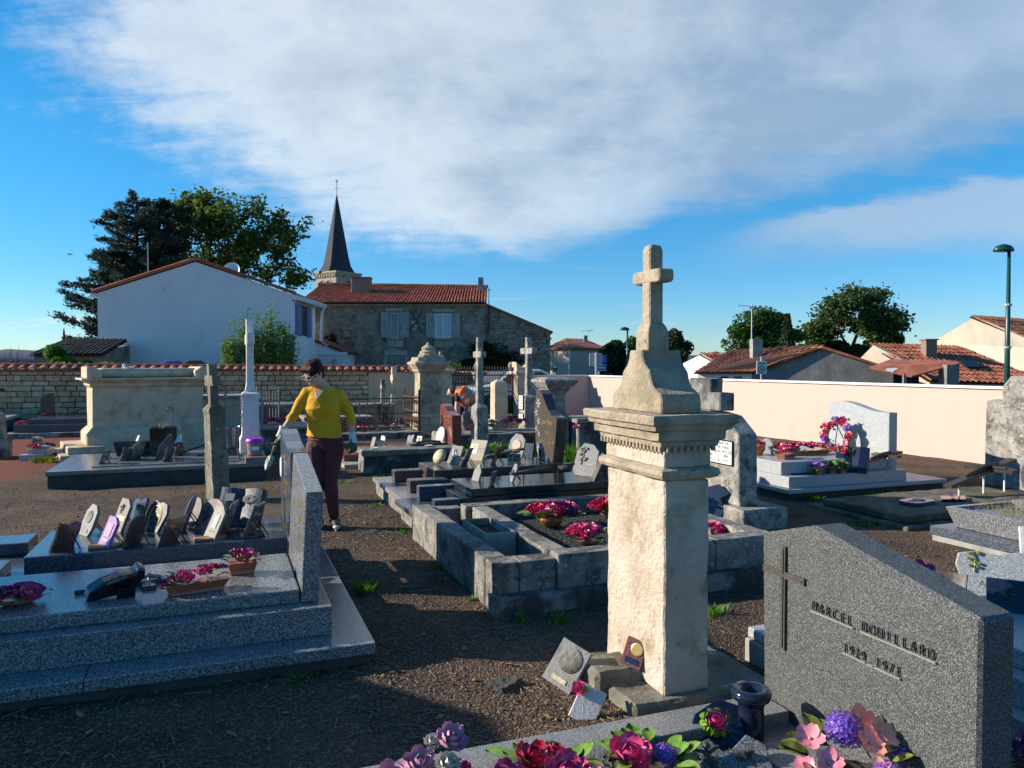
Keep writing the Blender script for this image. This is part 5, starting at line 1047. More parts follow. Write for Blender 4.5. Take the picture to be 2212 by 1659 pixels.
MB().prism([(-.22, -.05), (-.22, .78), (-.12, .88), (-.05, .98), (.02, .88), (.12, .78), (.12, -.05)], 'y', -.1, .05).xf(Matrix.Translation((.22, .26, .12))).build('side_scroll', 'weathered', t, local=True, bevel=.01, rough=(.1, .01, 6))
t = grave('white_stele', 'plain pale square stele with low pointed cap before the iron gate', 5.45, 15.2, 'stele')
MB().rects((5.45, 15.2), [(.15, .15, -.1), (.14, .14, 1.14), (.13, .13, 1.20), (.05, .05, 1.25)]).build('shaft', 'lime', t, bevel=.008, rough=(.12, .006, 6))
MB().rects((5.45, 15.2), [(.22, .22, -.1), (.22, .22, .40), (.17, .17, .43)]).build('base', 'weathered', t, bevel=.01)
t = grave('pedestal_monument', 'flared square pedestal monument with dentil cornice behind the dark wavy headstone', 5.75, 13.0, 'monument')
c = (5.75, 13.0)
MB().rects(c, [(.20, .2, -.1), (.20, .2, .66), (.155, .155, .68), (.145, .145, 1.02), (.165, .165, 1.06)]).build('shaft', 'weathered', t, rough=(.12, .006, 6))
MB().rects(c, [(.17, .17, 1.061), (.20, .2, 1.10), (.22, .22, 1.14), (.24, .24, 1.15), (.31, .31, 1.24), (.33, .33, 1.25), (.33, .33, 1.30), (.24, .24, 1.34)]).build('cornice', 'weathered', t, rough=(.1, .006, 6))
for i in range(9): MB().box(c[0]-.215+i*.048, c[0]-.19+i*.048, c[1]-.238, c[1]-.21, 1.105, 1.145).build('dentil', 'weathered', t)
t = grave('stone_ledge', 'flat dark stone ledge of an old plot behind the tall crosses', 5.0, 13.9, 'kerb')
MB().box(3.75, 6.6, 13.3, 14.3, -.1, .30).build('kerb', 'weathered_dark', t, bevel=.02, rough=(.25, .01, 5))
t = grave('scroll_planter', 'low grey stone trough with a scrolled iron edge right of the pedestal monument', 6.6, 12.9, 'trough')
MB().box(6.0, 7.2, 12.5, 13.3, -.1, .52).build('trough', 'weathered_dark', t, bevel=.02, rough=(.25, .01, 5)); MB().box(5.95, 7.25, 12.45, 13.35, .521, .60).build('rim', 'weathered', t, bevel=.012, rough=(.25, .008, 5))
# ---- brown-grey grave with the carved wavy headstone
t = grave('palm_grave', 'reddish grey granite grave with dark wavy headstone engraved with lilies and palm', 3.0, 8.7)
MB().box(1.76, 4.0, 7.84, 9.38, -.12, .148).build('foundation', 'kerb_old', t, rough=(.25, .012, 5)); MB().box(1.72, 4.0, 7.81, 9.40, .149, .20).build('base_slab', 'pinkgrey_granite', t, **bv)
MB().box(1.88, 2.30, 8.07, 8.25, .201, .34).build('kerb_arm', 'brown_granite', t, bevel=.015, seg=2); MB().box(1.88, 2.30, 8.86, 9.04, .201, .34).build('kerb_arm', 'brown_granite', t, bevel=.015, seg=2)
MB().box(2.20, 3.95, 8.26, 9.12, .201, .30).build('plinth', 'brown_granite', t, **bv); MB().box(2.22, 3.92, 8.34, 9.08, .301, .40).build('cover_slab', 'brown_granite', t, bevel=.012, seg=2)
ys_ = 8.36; yl = 9.05
poly = [(8.42, .401), (8.36, .62), (8.30, .93), (8.34, .955), (8.45, .97), (8.56, 1.03), (8.66, 1.12), (8.75, 1.22), (8.84, 1.265), (8.93, 1.27), (8.96, 1.15), (9.0, 1.08), (9.0, .90), (8.96, .70), (8.93, .401)]
hs_ = MB().prism(poly, 'x', 3.70, 3.84).build('headstone', 'brown_granite', t, bevel=.006)
T0 = Matrix.Translation((-t.location.x, -t.location.y, 0))
for w, zz, s in (('Jean Petit', .88, .085), ('notre', .76, .06), ('8.10.1911 - 15.10.1991', .64, .048)): letter(w, s, .001, 'gold', t, T0 @ faceX(3.697, 8.58, zz))
m = MB(); rg = random.Random(4)
for (cy_, cz, r, n) in ((8.86, 1.10, .075, 6), (8.92, .98, .06, 5), (8.85, .88, .06, 5), (8.92, .78, .05, 5), (8.84, .72, .05, 5)):
    for i in range(n):
        a = i*6.283/n; m.add([(3.6985, cy_, cz), (3.6975, cy_+math.cos(a+.3)*r*.6, cz+math.sin(a+.3)*r*.6), (3.6985, cy_+math.cos(a)*r, cz+math.sin(a)*r), (3.6975, cy_+math.cos(a-.3)*r*.6, cz+math.sin(a-.3)*r*.6)], [(0, 1, 2, 3)])
for i in range(15):
    a = rad(30+i*9); m.add([(3.698, 8.80, .43), (3.698, 8.80-.04*math.sin(i), .47), (3.698, 8.80+math.cos(a)*.19, .44+math.sin(a)*.22)], [(0, 1, 2)])
m.build('engraving', 'light_granite', t)
# ---- dark polished grave
t = grave('black_grave', 'glossy black granite grave with stepped frame right of the path', 2.9, 7.3)
MB().box(1.72, 3.95, 6.98, 7.78, -.12, .148).build('foundation', 'kerb_old', t, rough=(.25, .012, 5)); MB().box(1.655, 3.95, 6.93, 7.80, .149, .20).build('base_slab', 'blue_granite', t, **bv)
MB().box(1.86, 2.32, 6.98, 7.10, .201, .31).build('kerb_arm', 'blue_granite', t, **bv); MB().box(1.86, 2.32, 7.58, 7.70, .201, .35).build('kerb_arm', 'blue_granite', t, **bv)
MB().box(2.12, 3.95, 6.95, 7.72, .201, .32).build('plinth', 'dark_granite', t, **bv); MB().box(2.22, 3.92, 6.96, 7.68, .321, .40).build('cover_slab', 'dark_granite', t, bevel=.01, seg=2)
t = grave('grey_headstone', 'upright dark speckled headstone with gold lettering beside the stone column', 4.5, 8.1, 'headstone')
hs_ = MB().box(4.30, 4.44, 7.30, 8.62, -.1, .93).build('headstone', 'rough_granite', t, bevel=.008)
T0 = Matrix.Translation((-t.location.x, -t.location.y, 0))
letter('Denise BEAU', .075, .001, 'gold', t, T0 @ faceX(4.297, 8.02, .80)); letter('1912 - 2003', .06, .001, 'gold', t, T0 @ faceX(4.297, 7.98, .70))
# ---- old stone kerb plot with planter
t = grave('kerb_plot', 'old lichen-spotted stone kerb plot with inner gravel bed right of the path', 2.7, 5.7)
MB().box(1.60, 3.9, 4.52, 4.66, -.15, .115).build('footing', 'weathered_dark', t, rough=(.15, .014, 5))
def kerbs(segs, z0, z1, axis, c0, c1, mat='kerb_old'):
    for i in range(len(segs)-1):
        a, b = segs[i]+.003, segs[i+1]-.003
        (MB().box(a, b, c0, c1, z0, z1) if axis == 'x' else MB().box(c0, c1, a, b, z0, z1)).build('kerb_stone', mat, t, bevel=.006, rough=(.1, .0045, 6))
kerbs([1.62, 1.80, 2.06], -.1, .308, 'x', 4.62, 4.80); kerbs([2.063, 2.75, 3.30, 3.85], -.1, .335, 'x', 4.60, 4.76)
kerbs([4.803, 5.25, 6.0, 6.86], -.1, .305, 'y', 1.62, 1.775); kerbs([4.763, 5.4, 6.46], -.1, .330, 'y', 2.06, 2.20)
kerbs([2.0, 2.8, 3.85], -.1, .335, 'x', 6.463, 6.62); kerbs([1.778, 2.055], -.1, .28, 'x', 6.70, 6.86)
kerbs([4.763, 5.6, 6.46], -.1, .33, 'y', 3.70, 3.85)
MB().box(1.775, 2.06, 4.80, 6.70, -.1, .05).build('bed', 'gravel_ground', t)
MB().box(2.20, 3.70, 4.76, 6.463, -.1, .20).build('bed', 'pebble_dark', t)
pebbles('gravel', 'pebble_dark', scatter(9000, 2.21, 3.69, 4.77, 6.45, .2), .006, .014, t)
m = MB(); o_ = [(1.80, 5.33), (2.03, 5.28), (2.04, 5.86), (1.81, 5.92)]
g = thing('stone_planter', 'empty rectangular cement planter sunk between the kerbs of the plot', 'planter', (1.92, 5.6, .06))
MB().box(1.80, 2.045, 5.32, 5.345, .06, .345).box(1.80, 2.045, 5.875, 5.90, .06, .345).box(1.80, 1.825, 5.346, 5.874, .06, .345).box(2.02, 2.045, 5.346, 5.874, .06, .345).build('box', 'concrete', g, bevel=.004); MB().box(1.826, 2.019, 5.347, 5.873, .065, .29).build('soil', 'gravel_ground', g)
# ---- the limestone column with its cross
x, y = 2.03, 3.335; t = grave('stone_column', 'tall sunlit limestone column monument with moulded cap and stone cross on top', x, y, 'monument')
MB().box(1.72, 2.50, 3.00, 3.66, -.1, .055).build('base_slab', 'mossy', t, bevel=.015, rough=(.08, .010, 6))
MB().box(1.66, 1.93, 3.25, 3.50, -.05, .115).build('base_block', 'mossy', t, bevel=.02, rough=(.07, .012, 7))
MB().rects((x, y), [(.125, .285, .05), (.122, .280, .15), (.122, .278, 1.055)]).build('shaft', 'lime_column', t, bevel=.008, rough=(.03, .0050, 12))
MB().rects((x, y), [(.124, .28, 1.056), (.15, .306, 1.066), (.16, .318, 1.085), (.155, .312, 1.105), (.13, .285, 1.115)]).build('astragal', 'lime_cap', t, rough=(.05, .004, 8))
MB().rects((x, y), [(.128, .283, 1.116), (.128, .283, 1.195)]).build('frieze', 'lime_column', t, bevel=.004, rough=(.05, .003, 8))
MB().rects((x, y), [(.135, .285, 1.196), (.155, .30, 1.215), (.158, .305, 1.235), (.18, .322, 1.245), (.182, .324, 1.285), (.205, .338, 1.292), (.21, .343, 1.312), (.226, .356, 1.322), (.23, .360, 1.352), (.222, .352, 1.362)]).build('cornice', 'lime_cap', t, rough=(.05, .0035, 9))
dm = MB().box(-.009, .009, -.009, .009, -.013, .013).mesh('dentil', 'lime_cap', bevel=.002)
for i in range(18): o = link('dentil', dm, t); o.location = (-.150, -.285+i*.0335, 1.203)
for i in range(8): o = link('dentil', dm, t); o.location = (-.122+i*.035, -.306, 1.203)
ped = [(-.10, -.235), (-.10, .235)]
half = [(.243, 1.363), (.243, 1.42), (.232, 1.452), (.20, 1.468), (.165, 1.485), (.142, 1.52), (.128, 1.56), (.112, 1.575), (.085, 1.597), (.070, 1.63), (.062, 1.665)]
cy_ = y+.005
poly = [(cy_-a, b) for a, b in half]+[(cy_+a, b) for a, b in reversed(half)]
MB().prism(poly, 'x', x-.115, x+.105).build('scrolled_pedestal', 'lime_cap', t, bevel=.007, rough=(.05, .004, 9))
MB().rects((x-.02, cy_), [(.056, .056, 1.64), (.060, .060, 1.67), (.058, .058, 1.755), (.050, .050, 1.78), (.040, .040, 1.80)]).build('cross_foot', 'lime_cap', t, bevel=.004, rough=(.04, .002, 9))
MB().rects((x-.02, cy_), [(.040, .038, 1.795), (.038, .036, 2.16), (.030, .028, 2.185)]).build('cross_shaft', 'lime_cap', t, bevel=.006, rough=(.04, .002, 9))
arm = [(-.118, 1.995), (-.130, 2.008), (-.130, 2.046), (-.118, 2.059), (.118, 2.059), (.130, 2.046), (.130, 2.008), (.118, 1.995)]
MB().prism([(cy_+a, b) for a, b in arm], 'x', x-.062, x+.022).build('cross_arms', 'lime_cap', t, bevel=.006, rough=(.04, .002, 9))
# ---- weathered cross tomb with engraved plate (right of the column)
t = grave('weathered_cross', 'massive weathered grey cross tomb with enamel name plate right of the column', 4.8, 6.5, 'cross')
MB().box(4.62, 5.15, 6.02, 7.75, -.1, .20).build('base', 'weathered', t, bevel=.012, rough=(.12, .005, 6)); MB().box(4.40, 4.95, 6.22, 7.7, -.1, .06).build('footing', 'weathered_dark', t, bevel=.012)
MB().prism([(6.18, .201), (6.20, .90), (6.42, 1.07), (6.66, 1.10), (7.14, 1.10), (7.38, 1.07), (7.60, .90), (7.62, .201)], 'x', 4.70, 4.92).build('pedestal', 'weathered', t, bevel=.010, rough=(.12, .005, 6))
MB().box(4.73, 4.89, 6.71, 7.09, 1.101, 1.44).box(4.72, 4.90, 6.53, 7.27, 1.115, 1.30).build('cross', 'weathered_dark', t, bevel=.012, rough=(.1, .005, 6))
p = MB().box(4.683, 4.697, 6.27, 6.83, .585, .835).build('name_plate', 'black_paint', t, bevel=.003); 
link('plate_face', MB().box(4.679-4.8, 4.6825-4.8, 6.282-6.5, 6.818-6.5, .597, .823).mesh('plate_face', 'enamel'), p); link('divider', MB().box(4.677-4.8, 4.6785-4.8, .046, .052, .60, .82).mesh('divider', 'black_paint'), p)
for i, w in enumerate(('MARTHE', 'METIVIER', 'SON EPOUSE', '3-7-1890', '8-1-1977')): letter(w, .046, .0008, 'black_paint', p, faceX(4.678-4.8, -.085, .800-.043*i))
for i, w in enumerate(('LOUIS', 'BROUSSEAU', '', '5-12-1886', '15-12-1971')):
    if w: letter(w, .046, .0008, 'black_paint', p, faceX(4.678-4.8, .185, .800-.043*i))
# ---- grey granite grave with the wreath (far right)
t = grave('wreath_grave', 'light grey granite tiered grave with wavy headstone before the pink wall', 7.3, 8.0)
MB().box(6.18, 8.62, 7.22, 8.95, -.12, .075).build('foundation', 'cement', t, rough=(.3, .01, 5)); MB().box(6.15, 8.65, 7.18, 8.98, .076, .125).build('base_slab', 'light_granite', t, **bv)
MB().box(6.22, 8.05, 7.26, 8.92, .126, .26).build('plinth', 'light_granite', t, **bv); MB().box(6.24, 7.9, 7.42, 8.85, .261, .415).build('cover_slab', 'light_granite', t, bevel=.008, seg=2)
y0_, y1_ = 7.49, 8.56; poly = [(y0_, .261), (y0_, .965)]+[(y0_+(y1_-y0_)*u, .965+.115*(.5-.5*math.cos(math.pi*min(1, max(0, (u-.12)/.66))))-(.06*max(0, (u-.78)/.22)**2)) for u in [i/14 for i in range(1, 15)]]+[(y1_, .261)]
MB().prism(poly, 'x', 8.0, 8.14).build('headstone', 'light_granite', t, bevel=.006)
# ---- mossy flat slab
t = grave('mossy_grave', 'low brown mossy double slab grave in front of the wreath grave', 7.4, 6.1)
MB().box(6.10, 8.6, 5.48, 6.85, -.1, .035).build('plinth', 'mossy_slab', t, bevel=.015, rough=(.12, .012, 5)); MB().box(6.18, 8.55, 5.60, 6.68, .036, .115).build('cover_slab', 'mossy_slab', t, bevel=.015, rough=(.12, .012, 5))
t = grave('tall_stele', 'tall stained grey stele with stepped shoulder cut off by the right edge', 9.7, 6.9, 'stele')
MB().prism([(6.1, -.1), (6.1, 1.45), (6.95, 1.44), (7.05, 1.30), (7.07, 1.12), (7.28, 1.115), (7.30, -.1)], 'x', 9.45, 9.68).build('stele', 'weathered', t, bevel=.015, rough=(.12, .008, 5))
t = grave('granite_trough', 'blue-grey granite trough grave with dry plants at the right edge', 6.9, 4.8)
MB().box(6.0, 8.0, 4.15, 5.12, -.1, .05).build('foundation', 'concrete', t); MB().box(6.0, 8.0, 4.12, 5.15, .051, .13).build('base_slab', 'blue_granite', t, **bv)
m = MB(); m.rects((6.95, 4.65), [(.80, .36, .131), (.86, .42, .31), (.80, .36, .312), (.78, .34, .28)]).build('trough', 'grey_granite', t, bevel=.004)
m = MB(); rg = random.Random(8)
for i in range(260): x_ = 6.2+rg.random()*1.4; y_ = 4.36+rg.random()*.6; m.tube([(x_, y_, .28), (x_+rg.gauss(0, .03), y_+rg.gauss(0, .03), .33+rg.random()*.05)], [.002, .0006], 4)
stuff(m.build('dry_plants', 'dry_twig', t)); leaf_cloud('moss', 'hedge_yellow', [(6.3+rg.random()*1.3-6.9, 4.33+rg.random()*.62-4.8, .31+rg.random()*.03) for _ in range(250)], .03, t)
t = grave('heart_monument', 'curved polished blue granite monument with gold lettering at the right edge', 7.1, 4.9, 'monument')
ov = [(4.62+.36*math.cos(a), .56+.27*math.sin(a)) for a in [i*6.283/28 for i in range(28)]]
MB().prism(ov, 'x', 6.92, 7.04).build('disc', 'blue_granite', t, bevel=.012, seg=2); MB().prism([(4.62+.38*math.cos(a), .50+.26*math.sin(a)) for a in [i*6.283/28 for i in range(28)]], 'x', 7.041, 7.16).build('backing', 'white_stone', t, bevel=.012, seg=2)
MB().box(6.86, 7.25, 4.25, 5.02, .22, .33).build('foot', 'grey_granite', t, bevel=.01)
T0 = Matrix.Translation((-t.location.x, -t.location.y, 0))
for w, zz, s in (('Ami', .66, .12), ('A ma', .56, .075), ('grand-mere', .49, .065)): letter(w, s, .001, 'gold', t, T0 @ faceX(6.917, 4.70, zz))
# ---- grave beyond the foreground headstone, lower right
t = grave('pale_grave', 'pale grey granite grave slab behind the foreground headstone at lower right', 4.1, 2.6)
MB().box(3.15, 5.2, 1.4, 3.36, -.1, .09).build('base_slab', 'light_granite', t, **bv); MB().box(3.25, 5.1, 1.5, 3.28, .091, .22).build('plinth', 'light_granite', t, **bv); MB().box(3.35, 5.0, 1.6, 3.2, .221, .31).build('cover_slab', 'light_granite', t, bevel=.01, seg=2)
t = grave('stone_block', 'small two-part granite block on the soil left of the foreground headstone', 2.76, 3.32, 'block')
MB().box(2.64, 2.95, 3.22, 3.42, -.05, .115).build('lower', 'concrete', t, bevel=.008); MB().box(2.66, 2.95, 3.22, 3.42, .1155, .17).build('upper', 'light_granite', t, bevel=.006)
# ---- foreground grave with the slanted headstone
t = grave('slanted_grave', 'foreground granite kerb grave with large slanted speckled headstone and bronze cross', 1.8, 2.5)
MB().box(.0, 2.28, 2.645, 2.83, -.1, .10).build('kerb', 'kerb_granite', t, bevel=.006, seg=2); MB().box(.0, 2.28, 1.55, 1.75, -.1, .10).build('kerb', 'kerb_granite', t, bevel=.006); MB().box(-.2, -.003, 1.55, 2.83, -.1, .10).build('kerb', 'kerb_granite', t, bevel=.006)
MB().box(2.0, 2.62, 1.60, 2.95, -.1, .035).build('plinth', 'kerb_granite', t, bevel=.006)
MB().box(0, 2.0, 1.75, 2.643, -.1, .028).build('bed', 'pebble_dark', t); pebbles('gravel', 'pebble_dark', scatter(9000, .02, 1.99, 1.76, 2.63, .03), .005, .012, t)
HX = 2.30
MB().prism([(1.775, .036), (1.775, .768), (2.53, .925), (2.86, .828), (2.84, .036)], 'x', HX, 2.462).build('headstone', 'rough_granite', t, bevel=.012, seg=1)
T0 = Matrix.Translation((-t.location.x, -t.location.y, 0))
# bronze cross: outline on a raised strip
cr_ = MB()
def fcross(m, x0, x1, w):
    m.box(x0, x1, 2.705-w, 2.705+w, .345, .800); m.box(x0, x1, 2.575, 2.705-w-.0005, .675-w, .675+w); m.box(x0, x1, 2.705+w+.0005, 2.835, .675-w, .675+w)
fcross(cr_, HX-.012, HX-.001, .014); cro = cr_.build('bronze_cross', 'brass_cross', t)
m = MB(); m.box(HX-.0165, HX-.0145, 2.705-.005, 2.705+.005, .355, .79); m.box(HX-.0165, HX-.0145, 2.585, 2.6995, .67, .68); m.box(HX-.0165, HX-.0145, 2.7105, 2.825, .67, .68); m.v = [(a-1.8, b-2.5, c) for a, b, c in m.v]; link('groove', m.mesh('groove', 'lettering_dark'), cro)
def inscription(body, ys, z, s, bar):
    n = len(body)
    for k, ch in enumerate(body):
        if ch == ' ': continue
        yy = ys[0]+(ys[1]-ys[0])*k/(n-1)
        letter(ch, s, .004, 'lettering_dark', t, T0 @ faceX(HX-.007, yy, z) @ Matrix.Diagonal((.82, 1.15, 1, 1)), 'letter', -.0012)
    for a, b in bar: MB().box(HX-.012, HX-.001, b, a, z-s*.5, z-s*.41).build('letter_bar', 'verdigris', t)
inscription('MARCEL', (2.515, 2.325), .590, .050, [(2.535, 2.305)]); inscription('DOUILLARD', (2.250, 1.955), .590, .050, [(2.268, 1.935)])
inscription('1929', (2.345, 2.255), .475, .047, [(2.358, 2.243)]); inscription('1973', (2.185, 2.095), .475, .047, [(2.198, 2.083)]); inscription('. ', (2.22, 2.2), .475, .047, [(2.235, 2.205)])
# ================================================================== FLOWERS AND PLAQUES
_FC = {}
def petal(mb, M, w, L, cup, curl, n=4):
    v = []
    for j in range(n+1):
        s = j/n; wd = w*math.sin(math.pi*(.12+.80*s))**.7
        for i in range(4):
            u = (i/3-.5)*2; z = L*s; y = cup*s*s-curl*max(0, s-.65)**2*6+.25*wd*u*u*-1
            v.append(M @ Vector((u*wd, -y, z+.05*L*math.sin(3*u+s*4))))
    mb.add(v, [(j*4+i, j*4+i+1, (j+1)*4+i+1, (j+1)*4+i) for j in range(n) for i in range(3)])
def flower_mesh(kind, mat):
    key = (kind, mat)
    if key in _FC: return _FC[key]
    rg = random.Random(hash(kind) % 99 if False else len(kind)*7); mb = MB()
    if kind == 'rose':
        for ring, (n, r, tilt, L, w) in enumerate(((3, .10, .05, .62, .26), (4, .22, .25, .70, .36), (5, .36, .55, .78, .46), (6, .50, .95, .82, .52))):
            for k in range(n):
                a = 6.283*k/n+ring*.7+rg.uniform(-.15, .15)
                M = Matrix.Rotation(a, 4, 'Z') @ Matrix.Translation((0, -r, 0)) @ Matrix.Rotation(tilt+rg.uniform(-.1, .1), 4, 'X')
                petal(mb, M, w, L, .10+.1*ring, .25+.12*ring)
        mb.ball((0, 0, .1), (.45, .45, .3), 8, 5)
    elif kind == 'bloom':                                  # five flat petals
        for k in range(5):
            M = Matrix.Rotation(6.283*k/5, 4, 'Z') @ Matrix.Translation((0, -.12, .1)) @ Matrix.Rotation(1.15+rg.uniform(-.12, .12), 4, 'X'); petal(mb, M, .44, .85, .05, .1)
        mb.ball((0, 0, .16), (.13, .13, .1), 6, 4)
    elif kind == 'ball':                                   # hydrangea: a ball of four-petalled florets
        mb.ball((0, 0, .1), (.72, .72, .6), 10, 7)
        for i in range(95):
            z = 1-1.35*(i+.5)/95; a = i*2.39996; r = math.sqrt(max(0, 1-z*z)); d = Vector((r*math.cos(a), r*math.sin(a), z)); c = Vector((0, 0, .1))+Vector((d.x*.86, d.y*.86, d.z*.76))
            u = d.orthogonal().normalized(); w = d.cross(u)
            for k in range(4):
                b = k*1.571+i; t_ = (u*math.cos(b)+w*math.sin(b)); s_ = (-u*math.sin(b)+w*math.cos(b))
                mb.add([c, c+t_*.09+s_*.06+d*.05, c+t_*.17+d*.04, c+t_*.09-s_*.06+d*.05], [(0, 1, 2, 3)])
    elif kind == 'ruffle':                                 # carnation-like
        for ring, (n, tilt, L) in enumerate(((5, .1, .6), (7, .5, .7), (9, .95, .75), (10, 1.4, .7))):
            for k in range(n):
                M = Matrix.Rotation(6.283*k/n+ring, 4, 'Z') @ Matrix.Translation((0, -.1-.08*ring, .05)) @ Matrix.Rotation(tilt+rg.uniform(-.15, .15), 4, 'X'); petal(mb, M, .25, L, .05, .3, 3)
    elif kind == 'leaf':
        v = []; n = 5
        for j in range(n+1):
            s = j/n; wd = .38*math.sin(math.pi*min(1, .06+.94*s))**.8
            v += [(-wd, s+.02*math.sin(s*9), .10*math.sin(s*3)+.10), (0, s, .12*math.sin(s*3)-.02), (wd, s, .10*math.sin(s*3)+.10)]
        mb.add(v, [(j*3+i, j*3+i+1, (j+1)*3+i+1, (j+1)*3+i) for j in range(n) for i in range(2)])
    me = mb.mesh(kind, mat, smooth=True)
    _FC[key] = me; return me
def pose(p, dirv, s, spin=0):
    q = Vector(dirv).normalized().to_track_quat('Z', 'Y').to_matrix().to_4x4()
    return Matrix.Translation(p) @ q @ Matrix.Rotation(spin, 4, 'Z') @ Matrix.Scale(s, 4)
FN = {'rose': 'rose', 'bloom': 'blossom', 'ball': 'hydrangea', 'ruffle': 'carnation', 'leaf': 'leaf'}
def flowers(name, label, loc, items, leaves=10, lr=.1, leafmat='leaf_green', pot=None, cat='flowers', seed=1, rz=0, lz=.03, ls=.05, group=None):
    g = thing(name, label, cat, loc, rz, group); rg = random.Random(seed)
    if pot:
        kind, mat, a, b, hh = pot
        if kind == 'bowl': MB().lathe((0, 0, 0), [(.01, 0), (a*.6, 0), (a*.95, hh*.5), (a, hh), (a*.92, hh), (a*.8, hh*.6), (.01, hh*.5)], 18).xf(Matrix.Diagonal((1, b/a, 1, 1))).build('pot', mat, g, local=True, smooth=True)
        else: MB().rings([[(-a*.9, -b*.8, 0), (a*.9, -b*.8, 0), (a*.9, b*.8, 0), (-a*.9, b*.8, 0)], [(-a*.95, -b*.7, hh*.3), (a*.95, -b*.7, hh*.3), (a*.95, b*.7, hh*.3), (-a*.95, b*.7, hh*.3)], [(-a*1.12, -b, hh), (a*1.12, -b, hh), (a*1.12, b, hh), (-a*1.12, b, hh)]]).build('pot', mat, g, local=True, bevel=.004)
    for kind, mat, x, y, z, s, tx, ty in items:
        link(FN[kind], flower_mesh(kind, mat), g, pose((x, y, z), (tx, ty, 1), s, rg.random()*6))
    for i in range(leaves):
        a = 6.283*i/leaves+rg.uniform(-.3, .3); r = lr*rg.uniform(.55, 1.0)
        M = Matrix.Translation((math.cos(a)*r, math.sin(a)*r, lz+rg.uniform(-.01, .02))) @ Matrix.Rotation(a-math.pi/2, 4, 'Z') @ Matrix.Rotation(rg.uniform(-.1, .6), 4, 'X') @ Matrix.Scale(ls*rg.uniform(.8, 1.2), 4)
        link('leaf', flower_mesh('leaf', leafmat), g, M)
    return g
def bunch(kinds, n, rx, ry, z, s, seed):
    rg = random.Random(seed); out = []; pts_ = []
    for i in range(n*30):
        if len(pts_) >= n: break
        a = rg.random()*6.283; u = math.sqrt(rg.random()); x, y = rx*u*math.cos(a), ry*u*math.sin(a)
        if all((x-p[0])**2+(y-p[1])**2 > (s*1.05)**2 for p in pts_): pts_.append((x, y, u))
    for x, y, u in pts_:
        k, m_ = rg.choice(kinds); out.append((k, m_, x, y, z+s*.5*(1-u*u)+rg.uniform(0, s*.2), s*rg.uniform(.85, 1.1), x/rx*.7, y/ry*.7))
    return out
R, PK, PU, VI = ('rose', 'rose_red'), ('rose', 'rose_pink'), ('rose', 'rose_purple'), ('ball', 'bloom_violet')
# -- near-left grave
flowers('ceramic_flowers', 'purple and pink ceramic flower cushion at the left edge of the near granite slab', (-1.0, 4.60, .356), bunch([PU, PK, PU], 8, .10, .085, .045, .045, 1), 14, .13, 'leaf_olive', ('bowl', 'terracotta', .10, .09, .035), seed=1)
flowers('ceramic_planter', 'long terracotta boat of ceramic red roses on the near granite slab', (-.14, 4.50, .356), [('rose', 'rose_purple', -.15, -.0, .055, .036, -.4, -.3), ('rose', 'rose_pink', -.06, -.02, .085, .046, -.1, -.5), ('rose', 'rose_purple', -.10, .03, .08, .036, 0, .2), ('rose', 'rose_pink', .04, -.01, .105, .040, .1, -.4), ('rose', 'rose_red', .10, .02, .105, .038, .2, 0), ('rose', 'rose_pink', .02, .04, .09, .035, .1, .4), ('rose', 'rose_purple', .14, .0, .11, .03, .3, 0)], 16, .13, 'leaf_olive', ('tray', 'terracotta', .15, .055, .06), rz=rad(12), seed=2, lz=.06)
flowers('ceramic_planter', 'second terracotta planter of pink roses nearest the near headstone', (.10, 4.80, .356), [('rose', 'rose_pink', 0, -.03, .10, .046, 0, -.6), ('rose', 'rose_purple', -.03, .02, .12, .036, 0, 0), ('ball', 'bloom_lilac', .05, .03, .115, .028, 0, 0), ('rose', 'rose_pink', .06, -.01, .10, .032, .3, -.2)], 14, .075, 'leaf_green', ('tray', 'terracotta', .075, .05, .07), rz=rad(8), seed=3, lz=.07)
g = thing('dark_fan_plaque', 'black shell-shaped object propped face down on the near granite slab', 'memorial', (-.56, 4.58, .356), rad(20))
MB().prism([(-.13, -.02), (-.12, .03), (-.05, .075), (.03, .095), (.10, .10), (.125, .13), (.15, .12), (.15, .07), (.10, .02), (.04, -.005)], 'y', -.05, .05).xf(Matrix.Translation((0, 0, .025)) @ Matrix.Rotation(rad(12), 4, 'X')).build('shell', 'black_pvc', g, local=True, bevel=.012, seg=2, rough=(.03, .004, 14)); MB().box(.0, .09, -.09, -.08, .0, .08).xf(Matrix.Rotation(.3, 4, 'X')).build('prop', 'black_pvc', g, local=True)
g = thing('flat_cross', 'flat grey granite cross lying on the near slab under the black shell', 'cross', (-.50, 4.74, .356), rad(10))
MB().box(-.26, .30, -.035, .035, 0, .022).box(.06, .13, -.14, -.0355, 0, .0215).box(.06, .13, .0355, .16, 0, .0215).build('cross', 'blue_granite', g, local=True, bevel=.003); MB().tube([(.02, 0, .03), (.10, 0, .045), (.17, 0, .03)], [.008, .014, .01], 7).tube([(.10, -.07, .035), (.10, .07, .035)], .007, 6).build('figure', 'concrete', g, local=True)
